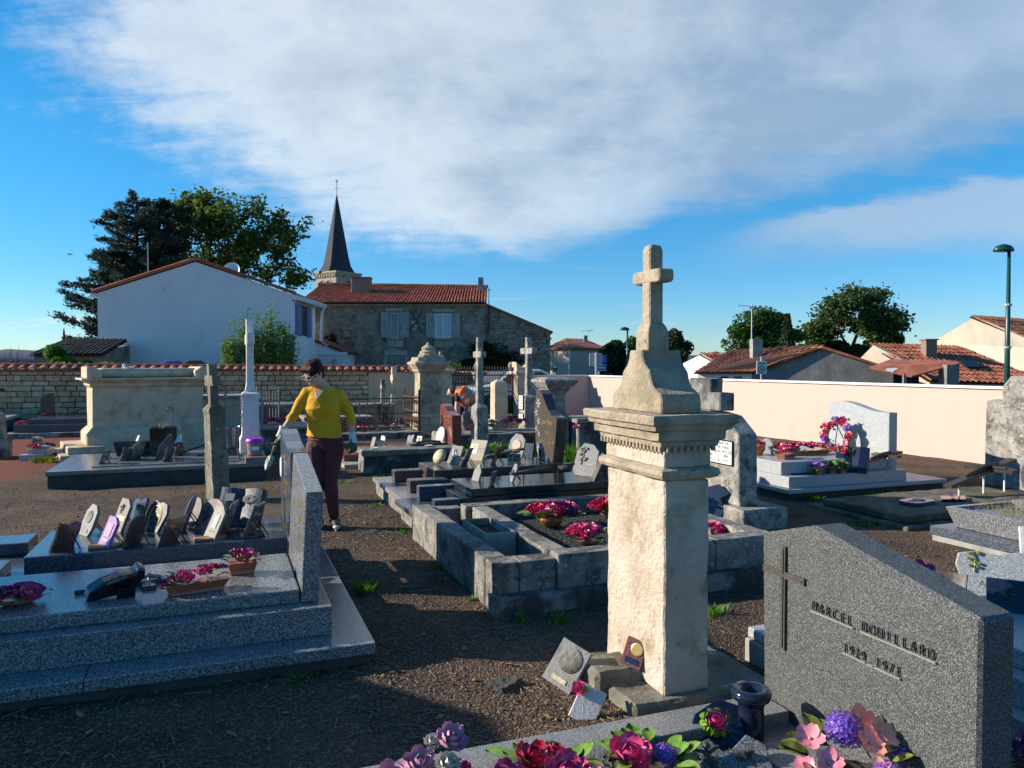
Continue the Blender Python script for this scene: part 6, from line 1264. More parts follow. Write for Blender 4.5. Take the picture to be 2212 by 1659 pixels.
# -- memorial plaques -------------------------------------------------------------------------------
def outline(shape, w, h):
    if shape == 'rect': return [(-w/2, 0), (-w/2, h), (w/2, h), (w/2, 0)]
    if shape == 'wave': return [(-w/2, 0), (-w*.46, h*.3), (-w*.52, h*.6), (-w*.48, h*.86), (-w*.25, h*.93), (0, h*.86), (w*.25, h*.95), (w*.45, h), (w*.52, h*.85), (w*.47, h*.5), (w*.52, h*.2), (w/2, 0)]
    if shape == 'oval': return [(w/2*math.cos(a), h*.52+h*.48*math.sin(a)) for a in [i*6.283/20 for i in range(20)]]
    if shape == 'arch': return [(-w/2, 0), (-w/2, h*.62)]+[(-w/2*math.cos(t), h*.62+h*.38*math.sin(t)) for t in [i*math.pi/10 for i in range(1, 10)]]+[(w/2, h*.62), (w/2, 0)]
    if shape == 'hex': return [(-w*.36, 0), (-w/2, h*.2), (-w*.46, h*.75), (-w*.2, h), (w*.2, h*.97), (w*.47, h*.78), (w/2, h*.25), (w*.36, 0)]
    if shape == 'point': return [(-w/2, 0), (-w/2, h*.6), (-w*.1, h), (w*.1, h), (w/2, h*.6), (w/2, 0)]
    if shape == 'heart': return [(-w*.25, 0), (-w*.32, h*.25), (-w/2, h*.5), (-w*.42, h*.8), (-w*.2, h*.98), (0, h*.9), (w*.15, h*.95), (w*.4, h*.88), (w/2, h*.6), (w*.4, h*.3), (w*.3, 0)]
    if shape == 'tilt': return [(-w/2, 0), (-w/2, h), (w*.15, h), (w/2, h*.8), (w/2, 0)]
def plaque(label, loc, w, h, mat, shape='rect', rz=-70, tilt=22, t=.022, name='memorial_plaque', extra=None, stand=True, group=None, roll=0):
    """stands on loc; front faces local -Y, leans back; rz -90 faces -X"""
    g = thing(name, label, 'plaque', loc, rad(rz), group); T = Matrix.Rotation(rad(-tilt), 4, 'X') @ Matrix.Rotation(rad(roll), 4, 'Y')
    s = MB().prism(outline(shape, w, h), 'y', 0, t).xf(T).build('slab', mat, g, local=True, bevel=.003)
    if stand:
        top = Vector((0, t, h*.55)); top.rotate(T.to_euler()); foot = (0, top.y+h*.30, 0)
        MB().tube([(-w*.18, top.y, top.z), (-w*.18, foot[1], .004)], .0045, 6).tube([(w*.18, top.y, top.z), (w*.18, foot[1], .004)], .0045, 6).build('stand', 'iron', g, local=True)
    for e in (extra or ()):
        k = e[0]
        if k == 'text': letter(e[1], e[2], .0006, e[5], g, T @ faceY(e[3], -.0012, e[4]))
        elif k == 'box': MB().box(e[1]-e[3]/2, e[1]+e[3]/2, -e[5] if len(e) > 6 else -.005, -.0008, e[2]-e[4]/2, e[2]+e[4]/2).xf(T).build('name_strip', e[-1], g, local=True)
        elif k == 'disc': MB().lathe((0, 0, 0), [(.001, 0), (e[3], 0), (e[3], .004), (e[3]*.85, .006), (.001, .006)], 20).xf(T @ Matrix.Translation((e[1], -.0008, e[2])) @ Matrix.Rotation(math.pi/2, 4, 'X')).build('medallion', e[4], g, local=True)
        elif k == 'spray':
            m = MB(); rg = random.Random(int(h*999))
            m.tube([(e[1], -.006, e[2]-e[3]), (e[1]+.01, -.008, e[2]), (e[1]-.005, -.008, e[2]+e[3])], .004, 5)
            for i in range(9): zz = e[2]+e[3]*rg.uniform(-.6, 1); sgn = rg.choice((-1, 1)); m.ball((e[1]+sgn*e[3]*rg.uniform(.1, .5), -.009, zz), (e[3]*.2, .006, e[3]*.16), 7, 5)
            m.xf(T).build('ornament', e[4], g, local=True)
        elif k == 'ring':
            m = MB().tube([(e[1]+e[3]*math.cos(a), -.002, e[2]+e[4]*math.sin(a)) for a in [i*6.283/24 for i in range(25)]], .003, 5).xf(T).build('ring', e[5], g, local=True)
    return g
ZS = .356
plaque('brown wavy plaque seen from behind, leftmost on the dark grave', (-1.02, 5.84, ZS), 0.183, 0.224, 'brown_granite', 'wave', -128, 24)
plaque('pale oval carved plaque at the back left of the dark grave', (-.95, 6.25, ZS), 0.207, 0.235, 'plaque_grey', 'hex', -62, 22, extra=[('disc', 0, .14, .045, 'weathered'), ('box', 0, .04, .10, .022, .004, 'concrete')])
plaque('violet clear glass plaque on a brown wooden foot', (-.77, 5.82, ZS), 0.159, 0.213, 'bloom_lilac', 'tilt', -62, 24, extra=[('box', .0, .12, .08, .09, .004, 'bloom_pink'), ('text', 'A maman', .024, 0, .05, 'gold')])
plaque('grey-pink plaque with yellow name strip behind the violet one', (-.75, 6.34, ZS), 0.183, 0.246, 'plaque_pink', 'tilt', -62, 22, extra=[('box', .02, .10, .11, .03, .004, 'gold'), ('spray', -.02, .17, .035, 'bronze')])
plaque('grey hexagonal plaque seen from behind in front of the golden oval', (-.60, 5.80, ZS), 0.183, 0.235, 'weathered_dark', 'hex', -125, 20)
plaque('scalloped grey plaque with a gold oval line and script', (-.50, 6.22, ZS), 0.256, 0.241, 'rough_granite', 'heart', -55, 20, extra=[('ring', -.005, .11, .075, .085, 'gold'), ('text', 'Souvenir', .035, -.01, .125, 'gold'), ('text', 'regrets', .03, -.01, .08, 'gold')])
plaque('black rectangular plaque with church relief left of the golden oval', (-.64, 6.36, ZS), 0.195, 0.252, 'blue_granite', 'wave', -62, 18, extra=[('spray', 0, .17, .03, 'bronze')])
plaque('brown slab plaque seen from behind at the middle of the dark grave', (-.37, 5.78, ZS), 0.195, 0.218, 'brown_granite', 'rect', -122, 24)
plaque('thin plaque leaning nearly edge-on behind the brown slab', (-.30, 6.15, ZS), 0.195, 0.280, 'plaque_grey', 'arch', -100, 20)
plaque('pale rose-coloured oval plaque with dove relief', (-.245, 6.28, ZS), 0.159, 0.235, 'plaque_pink', 'oval', -55, 22, extra=[('text', 'Regrets', .034, 0, .13, 'bronze'), ('text', 'eternels', .034, 0, .09, 'bronze')])
plaque('large arched pink granite plaque with hand-and-rose relief and brass strip', (-.13, 5.98, ZS), 0.293, 0.269, 'plaque_pink', 'arch', -58, 22, extra=[('spray', -.05, .14, .06, 'bronze'), ('box', -.06, .05, .05, .02, .004, 'gold')])
plaque('clear glass plaque on a brown base in front of the pink arch', (-.10, 5.82, ZS), 0.159, 0.246, 'plastic_clear', 'tilt', -62, 26, extra=[('box', 0, .13, .07, .10, .004, 'verdigris'), ('text', 'Souvenir', .026, 0, .06, 'bronze')])
plaque('thin white-edged plaque turned sideways beside the open book', (-.005, 5.99, ZS), 0.183, 0.246, 'plaque_grey', 'rect', -104, 20)
plaque('blue-grey framed plaque leaning before the open book', (.15, 5.80, ZS), 0.183, 0.263, 'blue_granite', 'rect', -112, 22, extra=[('spray', 0, .14, .06, 'white_stone')])
for i, (x, y) in enumerate(((-.75, 5.83), (-.09, 5.83), (.17, 5.80))):
    g = thing('plaque_foot', ('brown wooden foot under the violet glass plaque', 'brown wooden foot under the clear glass plaque', 'dark stone foot under the blue-grey framed plaque')[i], 'plaque foot', (x, y-.02, ZS), rad(8)); MB().prism([(-.10, -.05), (.06, -.05), (.11, 0), (.11, .05), (-.10, .05)], 'z', 0, .016).build('foot', 'wood' if i < 2 else 'blue_granite', g, local=True, bevel=.003)
# open book plaque
g = thing('book_plaque', 'large blue-black granite open book plaque beside the headstone', 'plaque', (.10, 6.22, ZS), rad(-32)); T = Matrix.Rotation(rad(-24), 4, 'X')
for s in (-1, 1):
    pg = []
    for u in range(7): x_ = u/6; pg.append((s*(.004+x_*.17), -.03*math.sin(x_*2.2)-.012*x_))
    poly = pg+[(s*.176, .035), (s*.004, .035)]
    p = MB().prism(poly, 'z', 0, .29).xf(T).build('page_block', 'book_granite', g, local=True, bevel=.002)
    m = MB()
    for k in range(4): m.box(s*.177 if s > 0 else -.180, s*.177+.003 if s > 0 else -.177, -.02+k*.013, -.014+k*.013, .003, .287)
    m.xf(T).build('page_edge', 'blue_granite', p, local=True)
MB().box(-.13, -.05, -.040, -.033, .18, .24).xf(T).build('window_relief', 'concrete', g, local=True, bevel=.002); m = MB()
for i in range(7): m.ball((.08+.035*math.cos(i*.9), -.038, .20+.02*math.sin(i*.9)), (.03, .006, .018), 7, 5)
m.xf(T).build('cloud_relief', 'concrete', g, local=True)
# plaques on the wide slab, seen mostly from behind
for lb, x, y, w, h, mt, sh, rz in (('dark rectangular plaque on thin legs at the left end of the wide slab', -1.55, 11.72, .16, .20, 'blue_granite', 'rect', -104), ('small dark plaque behind the leftmost one on the wide slab', -1.58, 12.3, .12, .14, 'blue_granite', 'rect', -110),
    ('dark wavy plaque seen from behind left of the black planter', -1.30, 12.0, .20, .22, 'weathered_dark', 'wave', -122), ('larger dark plaque overlapping the wavy one', -1.18, 12.1, .22, .28, 'weathered_dark', 'tilt', -125),
    ('big pointed oval dark plaque in front of the black pot', -.82, 12.0, .30, .38, 'blue_granite', 'point', -122), ('narrow dark wavy plaque at the front of the wide slab', -.74, 11.66, .18, .24, 'weathered_dark', 'wave', -120),
    ('white upright plaque with dark ornament behind the pointed one', -.70, 12.35, .16, .34, 'white_stone', 'tilt', -60), ('small white plaque standing behind the black planter', -1.28, 12.75, .10, .30, 'white_stone', 'rect', -70)):
    plaque(lb, (x, y, .236), w, h, mt, sh, rz, 22)
g = thing('black_planter', 'black plastic trough standing on the wide slab', 'planter', (-1.18, 12.6, .236)); MB().rects((0, 0), [(.26, .09, 0), (.31, .11, .20), (.30, .10, .20), (.25, .08, .05)]).build('trough', 'black_pvc', g, local=True, bevel=.003); MB().box(-.28, .28, -.09, .09, .12, .175).build('soil', 'gravel_ground', g, local=True)
g = thing('black_pot', 'tall square black pot holding a dead plant and a hooked metal stick', 'pot', (-.82, 12.62, .236)); MB().rects((0, 0), [(.17, .17, 0), (.185, .185, .40), (.17, .17, .40), (.16, .16, .3)]).build('pot', 'black_pvc', g, local=True, bevel=.004); MB().box(-.165, .165, -.165, .165, .30, .34).build('soil', 'gravel_ground', g, local=True)
m = MB(); rg = random.Random(2)
for i in range(16): a = rg.random()*6.28; m.tube([(-.03, 0, .34), (-.03+math.cos(a)*.05, math.sin(a)*.05, .42), (-.03+math.cos(a)*.10, math.sin(a)*.1, .44+rg.random()*.06)], [.006, .005, .002], 5)
m.build('dead_plant', 'dry_twig', g, local=True); MB().tube([(.12, 0, .34), (.12, 0, .66)]+[(.085+.035*math.cos(a), 0, .66+.04*math.sin(a)) for a in [i*.5 for i in range(9)]], .007, 6).build('hooked_stick', 'iron', g, local=True)
g = thing('prop_rod', 'dark plank propped up on the wide slab left of the mossy post', 'plank', (-.35, 12.5, .236), rad(8)); MB().box(-.25, .25, -.05, .05, -.012, .012).xf(Matrix.Translation((0, 0, .10)) @ Matrix.Rotation(rad(-18), 4, 'Y')).build('plank', 'navy', g, local=True); MB().tube([(.12, 0, 0), (.12, 0, .12)], .008, 6).build('leg', 'iron', g, local=True)
g = thing('prop_rod', 'dark plank on legs lying right behind the mossy post', 'plank', (-.05, 11.75, .236), rad(4)); MB().box(-.3, .22, -.06, .06, -.012, .012).xf(Matrix.Translation((0, 0, .11)) @ Matrix.Rotation(rad(-10), 4, 'Y')).build('plank', 'navy', g, local=True); MB().tube([(-.12, 0, 0), (-.12, 0, .10)], .008, 6).tube([(.12, 0, 0), (.12, 0, .11)], .008, 6).build('leg', 'iron', g, local=True)
g = thing('grey_vase', 'flared grey-blue stone vase left of the whitewashed cross', 'vase', (.14, 12.2, .236)); MB().lathe((0, 0, 0), [(.10, 0), (.10, .02), (.07, .04), (.075, .08), (.125, .40), (.12, .42), (.11, .40), (.06, .12)], 16).build('body', 'blue_granite', g, local=True)
flowers('small_pot_flowers', 'small dark pot of greenish red flowers on the wide slab', (-.60, 12.3, .236), bunch([R, ('rose', 'rose_purple')], 4, .05, .05, .15, .04, 8), 8, .06, 'leaf_green', ('bowl', 'bronze', .08, .08, .14), lz=.14, seed=8)
# bucket
g = thing('plastic_bucket', 'clear plastic bucket with bright purple lid on the granite step', 'bucket', (.43, 11.42, .3005))
MB().lathe((0, 0, 0), [(.001, .02), (.095, .02), (.115, .18), (.118, .185), (.11, .185), (.092, .03), (.001, .03)], 20).build('body', 'plastic_clear', g, local=True); MB().lathe((0, 0, .1855), [(.001, .0), (.122, 0), (.124, .022), (.11, .05), (.105, .055), (.001, .055)], 20).build('lid', 'plastic_purple', g, local=True); MB().lathe((0, 0, 0), [(.10, 0), (.112, .004), (.112, .022), (.10, .022)], 20).build('saucer', 'terracotta', g, local=True)
MB().tube([(-.115, 0, .17), (-.125, -.03, .12), (-.06, -.115, .09), (.06, -.115, .09), (.125, -.03, .12), (.115, 0, .17)], .004, 5).build('handle', 'iron', g, local=True); MB().box(-.045, .05, -.118, -.108, .08, .13).build('label_print', 'paint_white', g, local=True)
# flowers at far left
flowers('grave_flowers', 'pink and red artificial flowers heaped on the tiny far-left grave', (-2.86, 14.85, .172), bunch([PK, R, ('ruffle', 'bloom_pink')], 14, .17, .25, .03, .055, 12), 14, .2, 'leaf_olive', seed=12)
flowers('grave_flowers', 'white-green artificial flowers standing at the back of the tiny far-left grave', (-2.98, 15.25, .172), bunch([('ruffle', 'rose_cream')], 5, .09, .07, .10, .05, 13), 8, .09, 'leaf_green', ('bowl', 'weathered', .08, .08, .10), lz=.1, seed=13)
flowers('grave_flowers', 'magenta flowers on the step of the black grave at far left', (-4.05, 19.3, .262), bunch([PK], 6, .13, .08, .02, .06, 14), 6, .12, seed=14)
flowers('grave_flowers', 'dark red flowers below the brown wavy headstone at far left', (-3.75, 20.4, .362), bunch([R, PU], 6, .18, .08, .02, .05, 15), 6, .12, 'leaf_olive', seed=15)
g = thing('fallen_crucifix', 'dark crucifix plaque lying askew on the black far-left grave', 'crucifix', (-2.95, 20.3, .362), rad(6)); MB().box(-.5, .5, -.05, .05, -.015, .015).box(.1, .2, -.25, -.051, -.015, .015).box(.1, .2, .051, .25, -.015, .015).xf(Matrix.Translation((0, 0, .22)) @ Matrix.Rotation(rad(-22), 4, 'Y')).build('cross', 'iron', g, local=True); MB().tube([(-.2, 0, 0), (-.2, 0, .14)], .012, 6).tube([(.2, 0, 0), (.2, 0, .28)], .012, 6).build('leg', 'iron', g, local=True)
flowers('grave_flowers', 'red flowers on the raised tomb behind the pale spear railing', (.95, 15.2, .452), bunch([PK, R], 9, .28, .15, .03, .07, 16), 10, .22, seed=16)
flowers('bed_flowers', 'red and green flower bed inside the scrolled railing', (2.9, 17.0, .117), bunch([R, PK, ('bloom', 'bloom_pink')], 16, .9, .3, .05, .07, 17), 40, .7, 'leaf_green', seed=17, ls=.11)
flowers('bed_flowers', 'leafy bed with a few red blooms at the left end of the scrolled railing', (2.0, 17.0, .117), bunch([PK, ('bloom', 'rose_cream')], 6, .3, .3, .12, .05, 18), 26, .32, 'leaf_green', seed=18, ls=.12)
flowers('grave_flowers', 'dark red and yellow flowers right of the red headstone', (4.55, 13.75, .302), bunch([R, PU], 8, .22, .12, .10, .06, 19)+[('ruffle', 'leaf_olive', .22, -.05, .17, .09, 0, 0), ('ruffle', 'leaf_olive', .26, .03, .10, .08, 0, 0)], 12, .2, 'leaf_olive', ('bowl', 'orange_glaze', .10, .08, .06), seed=19, lz=.07)
flowers('grave_flowers', 'pink and deep red silk flowers before the plain pale stele', (5.35, 14.0, .302), bunch([PK, R, PU, ('ruffle', 'bloom_pink')], 12, .28, .15, .14, .065, 20), 16, .25, 'leaf_olive', seed=20, lz=.06)
flowers('lone_rose', 'single pink garden rose stem near the scrolled trough', (5.05, 10.6, 0), [('rose', 'rose_pink', 0, 0, .62, .05, -.2, -.5)], 0, cat='flower', seed=21); 
# plaques on the red and old box graves
for lb, x, y, z, w, h, mt, sh, rz, ex in (('small grey plaque pair left on the red grave slab', 2.28, 12.5, .232, .12, .17, 'concrete', 'rect', -75, None), ('white marble tablet second of the pair on the red grave slab', 2.42, 12.45, .232, .12, .19, 'white_stone', 'tilt', -65, None),
    ('dark oval plaque in front of the red headstone', 2.92, 12.6, .232, .14, .19, 'blue_granite', 'wave', -60, None), ('bright white plaque with small emblem on the red grave', 3.02, 12.4, .232, .12, .17, 'white_stone', 'rect', -62, [('spray', 0, .11, .03, 'gold')]),
    ('white oval plaque with black script beside the red headstone', 3.36, 12.38, .232, .20, .32, 'white_stone', 'oval', -62, [('text', 'Regrets', .05, 0, .12, 'black_paint'), ('text', 'eternels', .05, 0, .07, 'black_paint')])):
    plaque(lb, (x, y, z), w, h, mt, sh, rz, 16, extra=ex)
for i, (x, y) in enumerate(((2.1, 11.35), (2.95, 11.42))):
    g = thing('white_saucer', ('white disc on the left end of the old box grave', 'white disc near the middle of the old box grave')[i], 'saucer', (x, y, .333)); MB().lathe((0, 0, 0), [(.001, 0), (.05, 0), (.065, .014), (.055, .012), (.001, .006)], 16).build('disc', 'enamel', g, local=True)
g = thing('flat_plaque', 'dark flat slab with metal ornament lying on the old box grave', 'plaque', (3.0, 11.62, .333), rad(4)); MB().box(-.30, .30, -.07, .07, 0, .03).build('slab', 'blue_granite', g, local=True, bevel=.004); MB().tube([(-.2, 0, .04), (0, .02, .06), (.2, -.01, .04)], .015, 6).build('ornament', 'bronze', g, local=True)
# palm grave plaques
ZP = .4015
g = thing('wicker_dish', 'round straw-coloured dish standing on edge on the palm grave', 'dish', (2.42, 8.84, ZP), rad(-58)); MB().lathe((0, 0, 0), [(.001, .03), (.05, .03), (.095, 0), (.098, .004), (.05, .038), (.001, .04)], 22).xf(Matrix.Translation((0, 0, .088)) @ Matrix.Rotation(rad(62), 4, 'X')).build('dish', 'wicker', g, local=True, smooth=True)
plaque('grey plaque with silver rose relief second from left on the palm grave', (2.56, 8.80, ZP), .19, .23, 'concrete', 'rect', -62, 26, extra=[('spray', 0, .12, .07, 'galvanised')])
plaque('dark plaque on wire legs seen from behind in front of the silver rose one', (2.62, 8.58, ZP), .17, .23, 'weathered_dark', 'rect', -128, 24)
plaque('cream book plaque with a painted brown animal picture', (2.90, 9.0, ZP), .26, .27, 'ashlar', 'rect', -60, 24, extra=[('box', -.05, .15, .11, .12, .004, 'leaf_green'), ('box', -.045, .17, .055, .07, .006, 'bronze'), ('text', 'Souvenir', .03, .075, .16, 'bronze'), ('text', 'a notre', .026, .075, .12, 'bronze')])
plaque('dark brown plaque seen from behind right of the cream book', (3.0, 8.62, ZP), .15, .24, 'brown_granite', 'rect', -128, 22)
plaque('pale angular plaque with oval bronze relief of a figure', (3.36, 8.84, ZP), .26, .34, 'plaque_grey', 'hex', -62, 18, extra=[('disc', 0, .19, .075, 'bronze'), ('box', 0, .05, .16, .02, .004, 'bronze')])
plaque('small dark clear-topped plaque beside the wavy headstone', (3.60, 8.98, ZP), .16, .19, 'blue_granite', 'rect', -60, 10)
g = thing('flat_cross', 'brown flat cross propped on legs in front of the bronze-relief plaque', 'cross', (3.18, 8.62, ZP), rad(14)); MB().box(-.30, .26, -.03, .03, -.012, .012).box(.06, .12, -.12, -.0305, -.012, .012).box(.06, .12, .0305, .12, -.012, .012).xf(Matrix.Translation((0, 0, .13)) @ Matrix.Rotation(rad(-6), 4, 'Y')).build('cross', 'bronze', g, local=True); MB().tube([(.1, 0, 0), (.1, 0, .13)], .007, 6).tube([(-.2, 0, 0), (-.2, 0, .11)], .007, 6).build('leg', 'bronze', g, local=True)
# black grave plaques
plaque('clear narrow plaque with wire ornament on the black grave', (2.40, 7.42, ZP), .11, .18, 'plastic_clear', 'point', -66, 20)
plaque('small dark square plaque seen from behind at the front of the black grave', (2.45, 7.10, ZP), .15, .15, 'weathered_dark', 'rect', -126, 16)
plaque('narrow pale-edged plaque with four dark studs on the black grave', (2.72, 7.26, ZP), .12, .19, 'pinkgrey_granite', 'tilt', -92, 22, extra=[('spray', 0, .1, .03, 'bronze')])
plaque('large pale speckled plaque with bronze flower stem at the right of the black grave', (3.58, 7.35, ZP), .30, .36, 'plaque_grey', 'hex', -62, 20, extra=[('spray', -.05, .22, .10, 'bronze'), ('box', .06, .13, .10, .018, .004, 'bronze')])
plaque('dark reddish plaque edge-on beside the large speckled one', (3.52, 7.02, ZP), .22, .30, 'brown_granite', 'rect', -108, 24)
g = thing('flat_cross', 'long dark bronze cross raised on legs over the black grave', 'cross', (3.10, 7.24, ZP), rad(6)); MB().box(-.40, .34, -.028, .028, -.012, .012).box(.12, .18, -.16, -.0285, -.012, .012).box(.12, .18, .0285, .16, -.012, .012).tube([(-.2, 0, .02), (.05, 0, .03), (.2, 0, .02)], [.006, .015, .012], 6).xf(Matrix.Translation((0, 0, .12)) @ Matrix.Rotation(rad(-5), 4, 'Y')).build('cross', 'bronze', g, local=True); MB().tube([(.15, 0, 0), (.15, 0, .12)], .007, 6).tube([(-.25, 0, 0), (-.25, 0, .10)], .007, 6).build('leg', 'bronze', g, local=True)
# kerb plot flowers
flowers('ceramic_flowers', 'wide bunch of dark pink ceramic roses in a terracotta bowl on dark gravel', (2.62, 5.98, .21), bunch([PU, R, PK], 12, .22, .13, .13, .064, 31), 24, .22, 'leaf_green', ('bowl', 'terracotta', .11, .08, .09), seed=31, lz=.09, ls=.10)
flowers('ceramic_flowers', 'red ceramic roses behind the column at the back of the kerb plot', (3.26, 6.15, .21), bunch([R, PK], 11, .14, .12, .10, .062, 32), 18, .16, 'leaf_olive', ('bowl', 'terracotta', .08, .08, .07), seed=32, lz=.08, ls=.09)
flowers('ceramic_flowers', 'tight bright pink ceramic rose cluster at the front of the kerb plot', (2.60, 5.30, .21), bunch([PK], 12, .12, .10, .09, .052, 33)+[('ball', 'bloom_violet', -.09, .03, .08, .035, -.5, 0)], 20, .14, 'leaf_olive', ('bowl', 'terracotta', .06, .06, .05), seed=33, lz=.06, ls=.08)
flowers('ceramic_flowers', 'red ceramic roses in the kerb plot right of the column', (3.62, 5.12, .225), bunch([R, PK], 8, .11, .10, .05, .05, 34), 12, .12, 'leaf_green', None, seed=34, ls=.06)
g = thing('flat_plaque', 'slim pale edged plaque lying flat in the gravel beside the column', 'plaque', (2.98, 5.05, .215), rad(6)); MB().box(-.14, .14, -.09, .09, 0, .02).build('slab', 'weathered', g, local=True, bevel=.003)
g = thing('blue_plaque', 'dark blue tilted slate plaque leaning on the weathered cross tomb', 'plaque', (4.55, 6.42, .065), rad(-66)); MB().prism([(-.10, 0), (-.16, .14), (-.10, .30), (.02, .34), (.16, .26), (.06, .20), (.14, .10), (.10, .02)], 'y', 0, .02).xf(Matrix.Rotation(rad(-18), 4, 'X')).build('slab', 'navy', g, local=True, bevel=.003); MB().tube([(-.04, -.015, .14), (.06, -.015, .12), (.02, -.02, .20)], .012, 6).build('ornament', 'navy', g, local=True)
# wreath grave
flowers('flower_basket', 'orange glazed basket of flowers at the left of the wreath grave', (6.46, 8.15, .4155), bunch([PK, ('ruffle', 'bloom_salmon')], 6, .09, .07, .14, .05, 41), 8, .09, 'leaf_green', ('bowl', 'orange_glaze', .12, .10, .13), seed=41, lz=.13)
g = thing('grey_plaque', 'small pale pointed plaque right of the orange basket', 'plaque', (6.66, 8.2, .4155), rad(-60)); MB().prism(outline('arch', .16, .2), 'y', 0, .03).build('slab', 'light_granite', g, local=True, bevel=.004)
flowers('ceramic_planter', 'pink ceramic roses with white card at the front corner of the wreath grave', (6.55, 7.70, .4155), bunch([PK], 7, .14, .09, .10, .05, 42), 12, .14, 'leaf_green', ('tray', 'terracotta', .13, .07, .06), seed=42, lz=.06, ls=.07, rz=rad(20))
flowers('ceramic_planter', 'long dish of dark pink roses in the middle of the wreath grave', (7.05, 7.98, .4155), bunch([R, PK], 14, .42, .11, .09, .055, 43), 22, .36, 'leaf_olive', ('tray', 'orange_glaze', .36, .09, .06), seed=43, lz=.07, ls=.07, rz=rad(-8))
wr = thing('flower_wreath', 'upright ring wreath of pink and violet flowers before the wavy headstone', 'wreath', (7.72, 8.10, .4155), rad(-62)); wr.scale = (.82, .82, .82); rg = random.Random(44)
m = MB().tube([(.20*math.cos(a), .02, .27+.22*math.sin(a)) for a in [i*6.283/24 for i in range(25)]], .05, 8).xf(Matrix.Rotation(rad(-14), 4, 'X')).build('ring', 'leaf_olive', wr, local=True); Tw = Matrix.Rotation(rad(-14), 4, 'X')
for i in range(26):
    a = i*6.283/26+rg.uniform(-.1, .1); r = rg.uniform(.17, .26); k_ = rg.choice((('rose', 'rose_pink'), ('bloom', 'bloom_pink'), ('ball', 'bloom_violet'), ('rose', 'rose_pink'), ('bloom', 'bloom_salmon')))
    link(FN[k_[0]], flower_mesh(*k_), wr, Tw @ pose((r*math.cos(a), -.045, .27+r*1.05*math.sin(a)), (rg.uniform(-.4, .4), -1, rg.uniform(-.2, .4)), rg.uniform(.045, .062), rg.random()*6))
for i in range(26): a = rg.random()*6.283; r = rg.uniform(.12, .30); link('leaf', flower_mesh('leaf', 'leaf_green'), wr, Tw @ pose((r*math.cos(a), -.03, .27+r*math.sin(a)), (rg.uniform(-1, 1), -.6, rg.uniform(-1, 1)), .06, rg.random()*6))
MB().tube([(0, .06, .40), (.12, .28, .0)], .008, 6).tube([(0, .06, .40), (-.12, .28, .0)], .008, 6).build('easel', 'iron', wr, local=True)
for i, (lb, x, y, fl) in enumerate((('small pot of violet blooms on the lower step of the wreath grave', 6.72, 7.34, [('bloom', 'bloom_lilac'), VI]), ('small pot of green and dark blue foliage, left of the two beside the book plaque', 6.95, 7.36, [('ball', 'leaf_green'), ('ball', 'navy')]), ('small pot of dark green foliage touching the book plaque', 7.06, 7.31, [('ball', 'leaf_green'), ('ball', 'navy')]))):
    flowers('small_pot_flowers', lb, (x, y, .2605), bunch(fl, 5, .07, .06, .10, .045, 50+i), 9, .08, 'leaf_green', ('tray', 'terracotta', .045, .045, .06), seed=50+i, lz=.07, ls=.06)
g = thing('book_plaque', 'dark navy open book plaque with one pink flower leaning on the wreath grave', 'plaque', (7.22, 7.34, .2605), rad(-58)); T = Matrix.Rotation(rad(-26), 4, 'X')
for s in (-1, 1): MB().prism([(s*.003, 0), (s*.09, -.03), (s*.19, -.012), (s*.19, .03), (s*.003, .035)], 'z', 0, .33).xf(T).build('page_block', 'navy', g, local=True, bevel=.003)
link('rose', flower_mesh('rose', 'rose_pink'), g, T @ pose((-.10, -.04, .26), (0, -1, .2), .05)); 
for a in (-1, 0, 1.2): link('leaf', flower_mesh('leaf', 'leaf_green'), g, T @ pose((-.10+.05*a, -.035, .24), (a, -.5, -.3), .07))
g = thing('fallen_crucifix', 'dark bronze crucifix lying raised on white legs at the right of the wreath grave', 'crucifix', (7.72, 7.36, .2605), rad(4)); MB().box(-.36, .36, -.04, .04, -.014, .014).box(.08, .16, -.18, -.041, -.014, .014).box(.08, .16, .041, .2, -.014, .014).tube([(-.15, 0, .02), (.05, 0, .035), (.2, 0, .03)], [.01, .02, .015], 6).xf(Matrix.Translation((0, 0, .16)) @ Matrix.Rotation(rad(-8), 4, 'Y')).build('cross', 'bronze', g, local=True); MB().tube([(-.2, 0, 0), (-.2, 0, .13)], .009, 6).tube([(.2, 0, 0), (.2, 0, .18)], .009, 6).build('leg', 'galvanised', g, local=True)
g = thing('flat_cross', 'small dark cross lying flat on the front of the wreath grave step', 'cross', (6.55, 7.42, .2605), rad(8)); MB().box(-.16, .16, -.02, .02, 0, .015).box(.05, .09, -.08, -.0205, 0, .015).box(.05, .09, .0205, .08, 0, .015).build('cross', 'iron', g, local=True)
# mossy grave items
g = thing('flat_plaque', 'octagonal grey plaque with ring relief lying on the mossy slab', 'plaque', (6.86, 6.05, .118), rad(10)); MB().prism([(-.19, -.07), (-.13, -.12), (.13, -.12), (.19, -.07), (.19, .07), (.13, .12), (-.13, .12), (-.19, .07)], 'z', 0, .035).build('slab', 'blue_granite', g, local=True, bevel=.004); MB().tube([(.07*math.cos(a)+.03, .06*math.sin(a), .037) for a in [i*.45 for i in range(15)]], .006, 5).box(-.12, -.07, -.03, .03, .0355, .04).build('ornament', 'galvanised', g, local=True)
g = thing('flat_plaque', 'black lozenge plaque with mauve flower on the mossy slab', 'plaque', (7.42, 6.08, .118), rad(10)); MB().prism([(-.22, 0), (0, -.14), (.24, 0), (0, .14)], 'z', 0, .025).build('slab', 'navy', g, local=True, bevel=.004)
for i in range(3): link('blossom', flower_mesh('bloom', 'bloom_lilac'), g, pose((-.03+.03*i, .01*i, .035), (0, -.2, 1), .03))
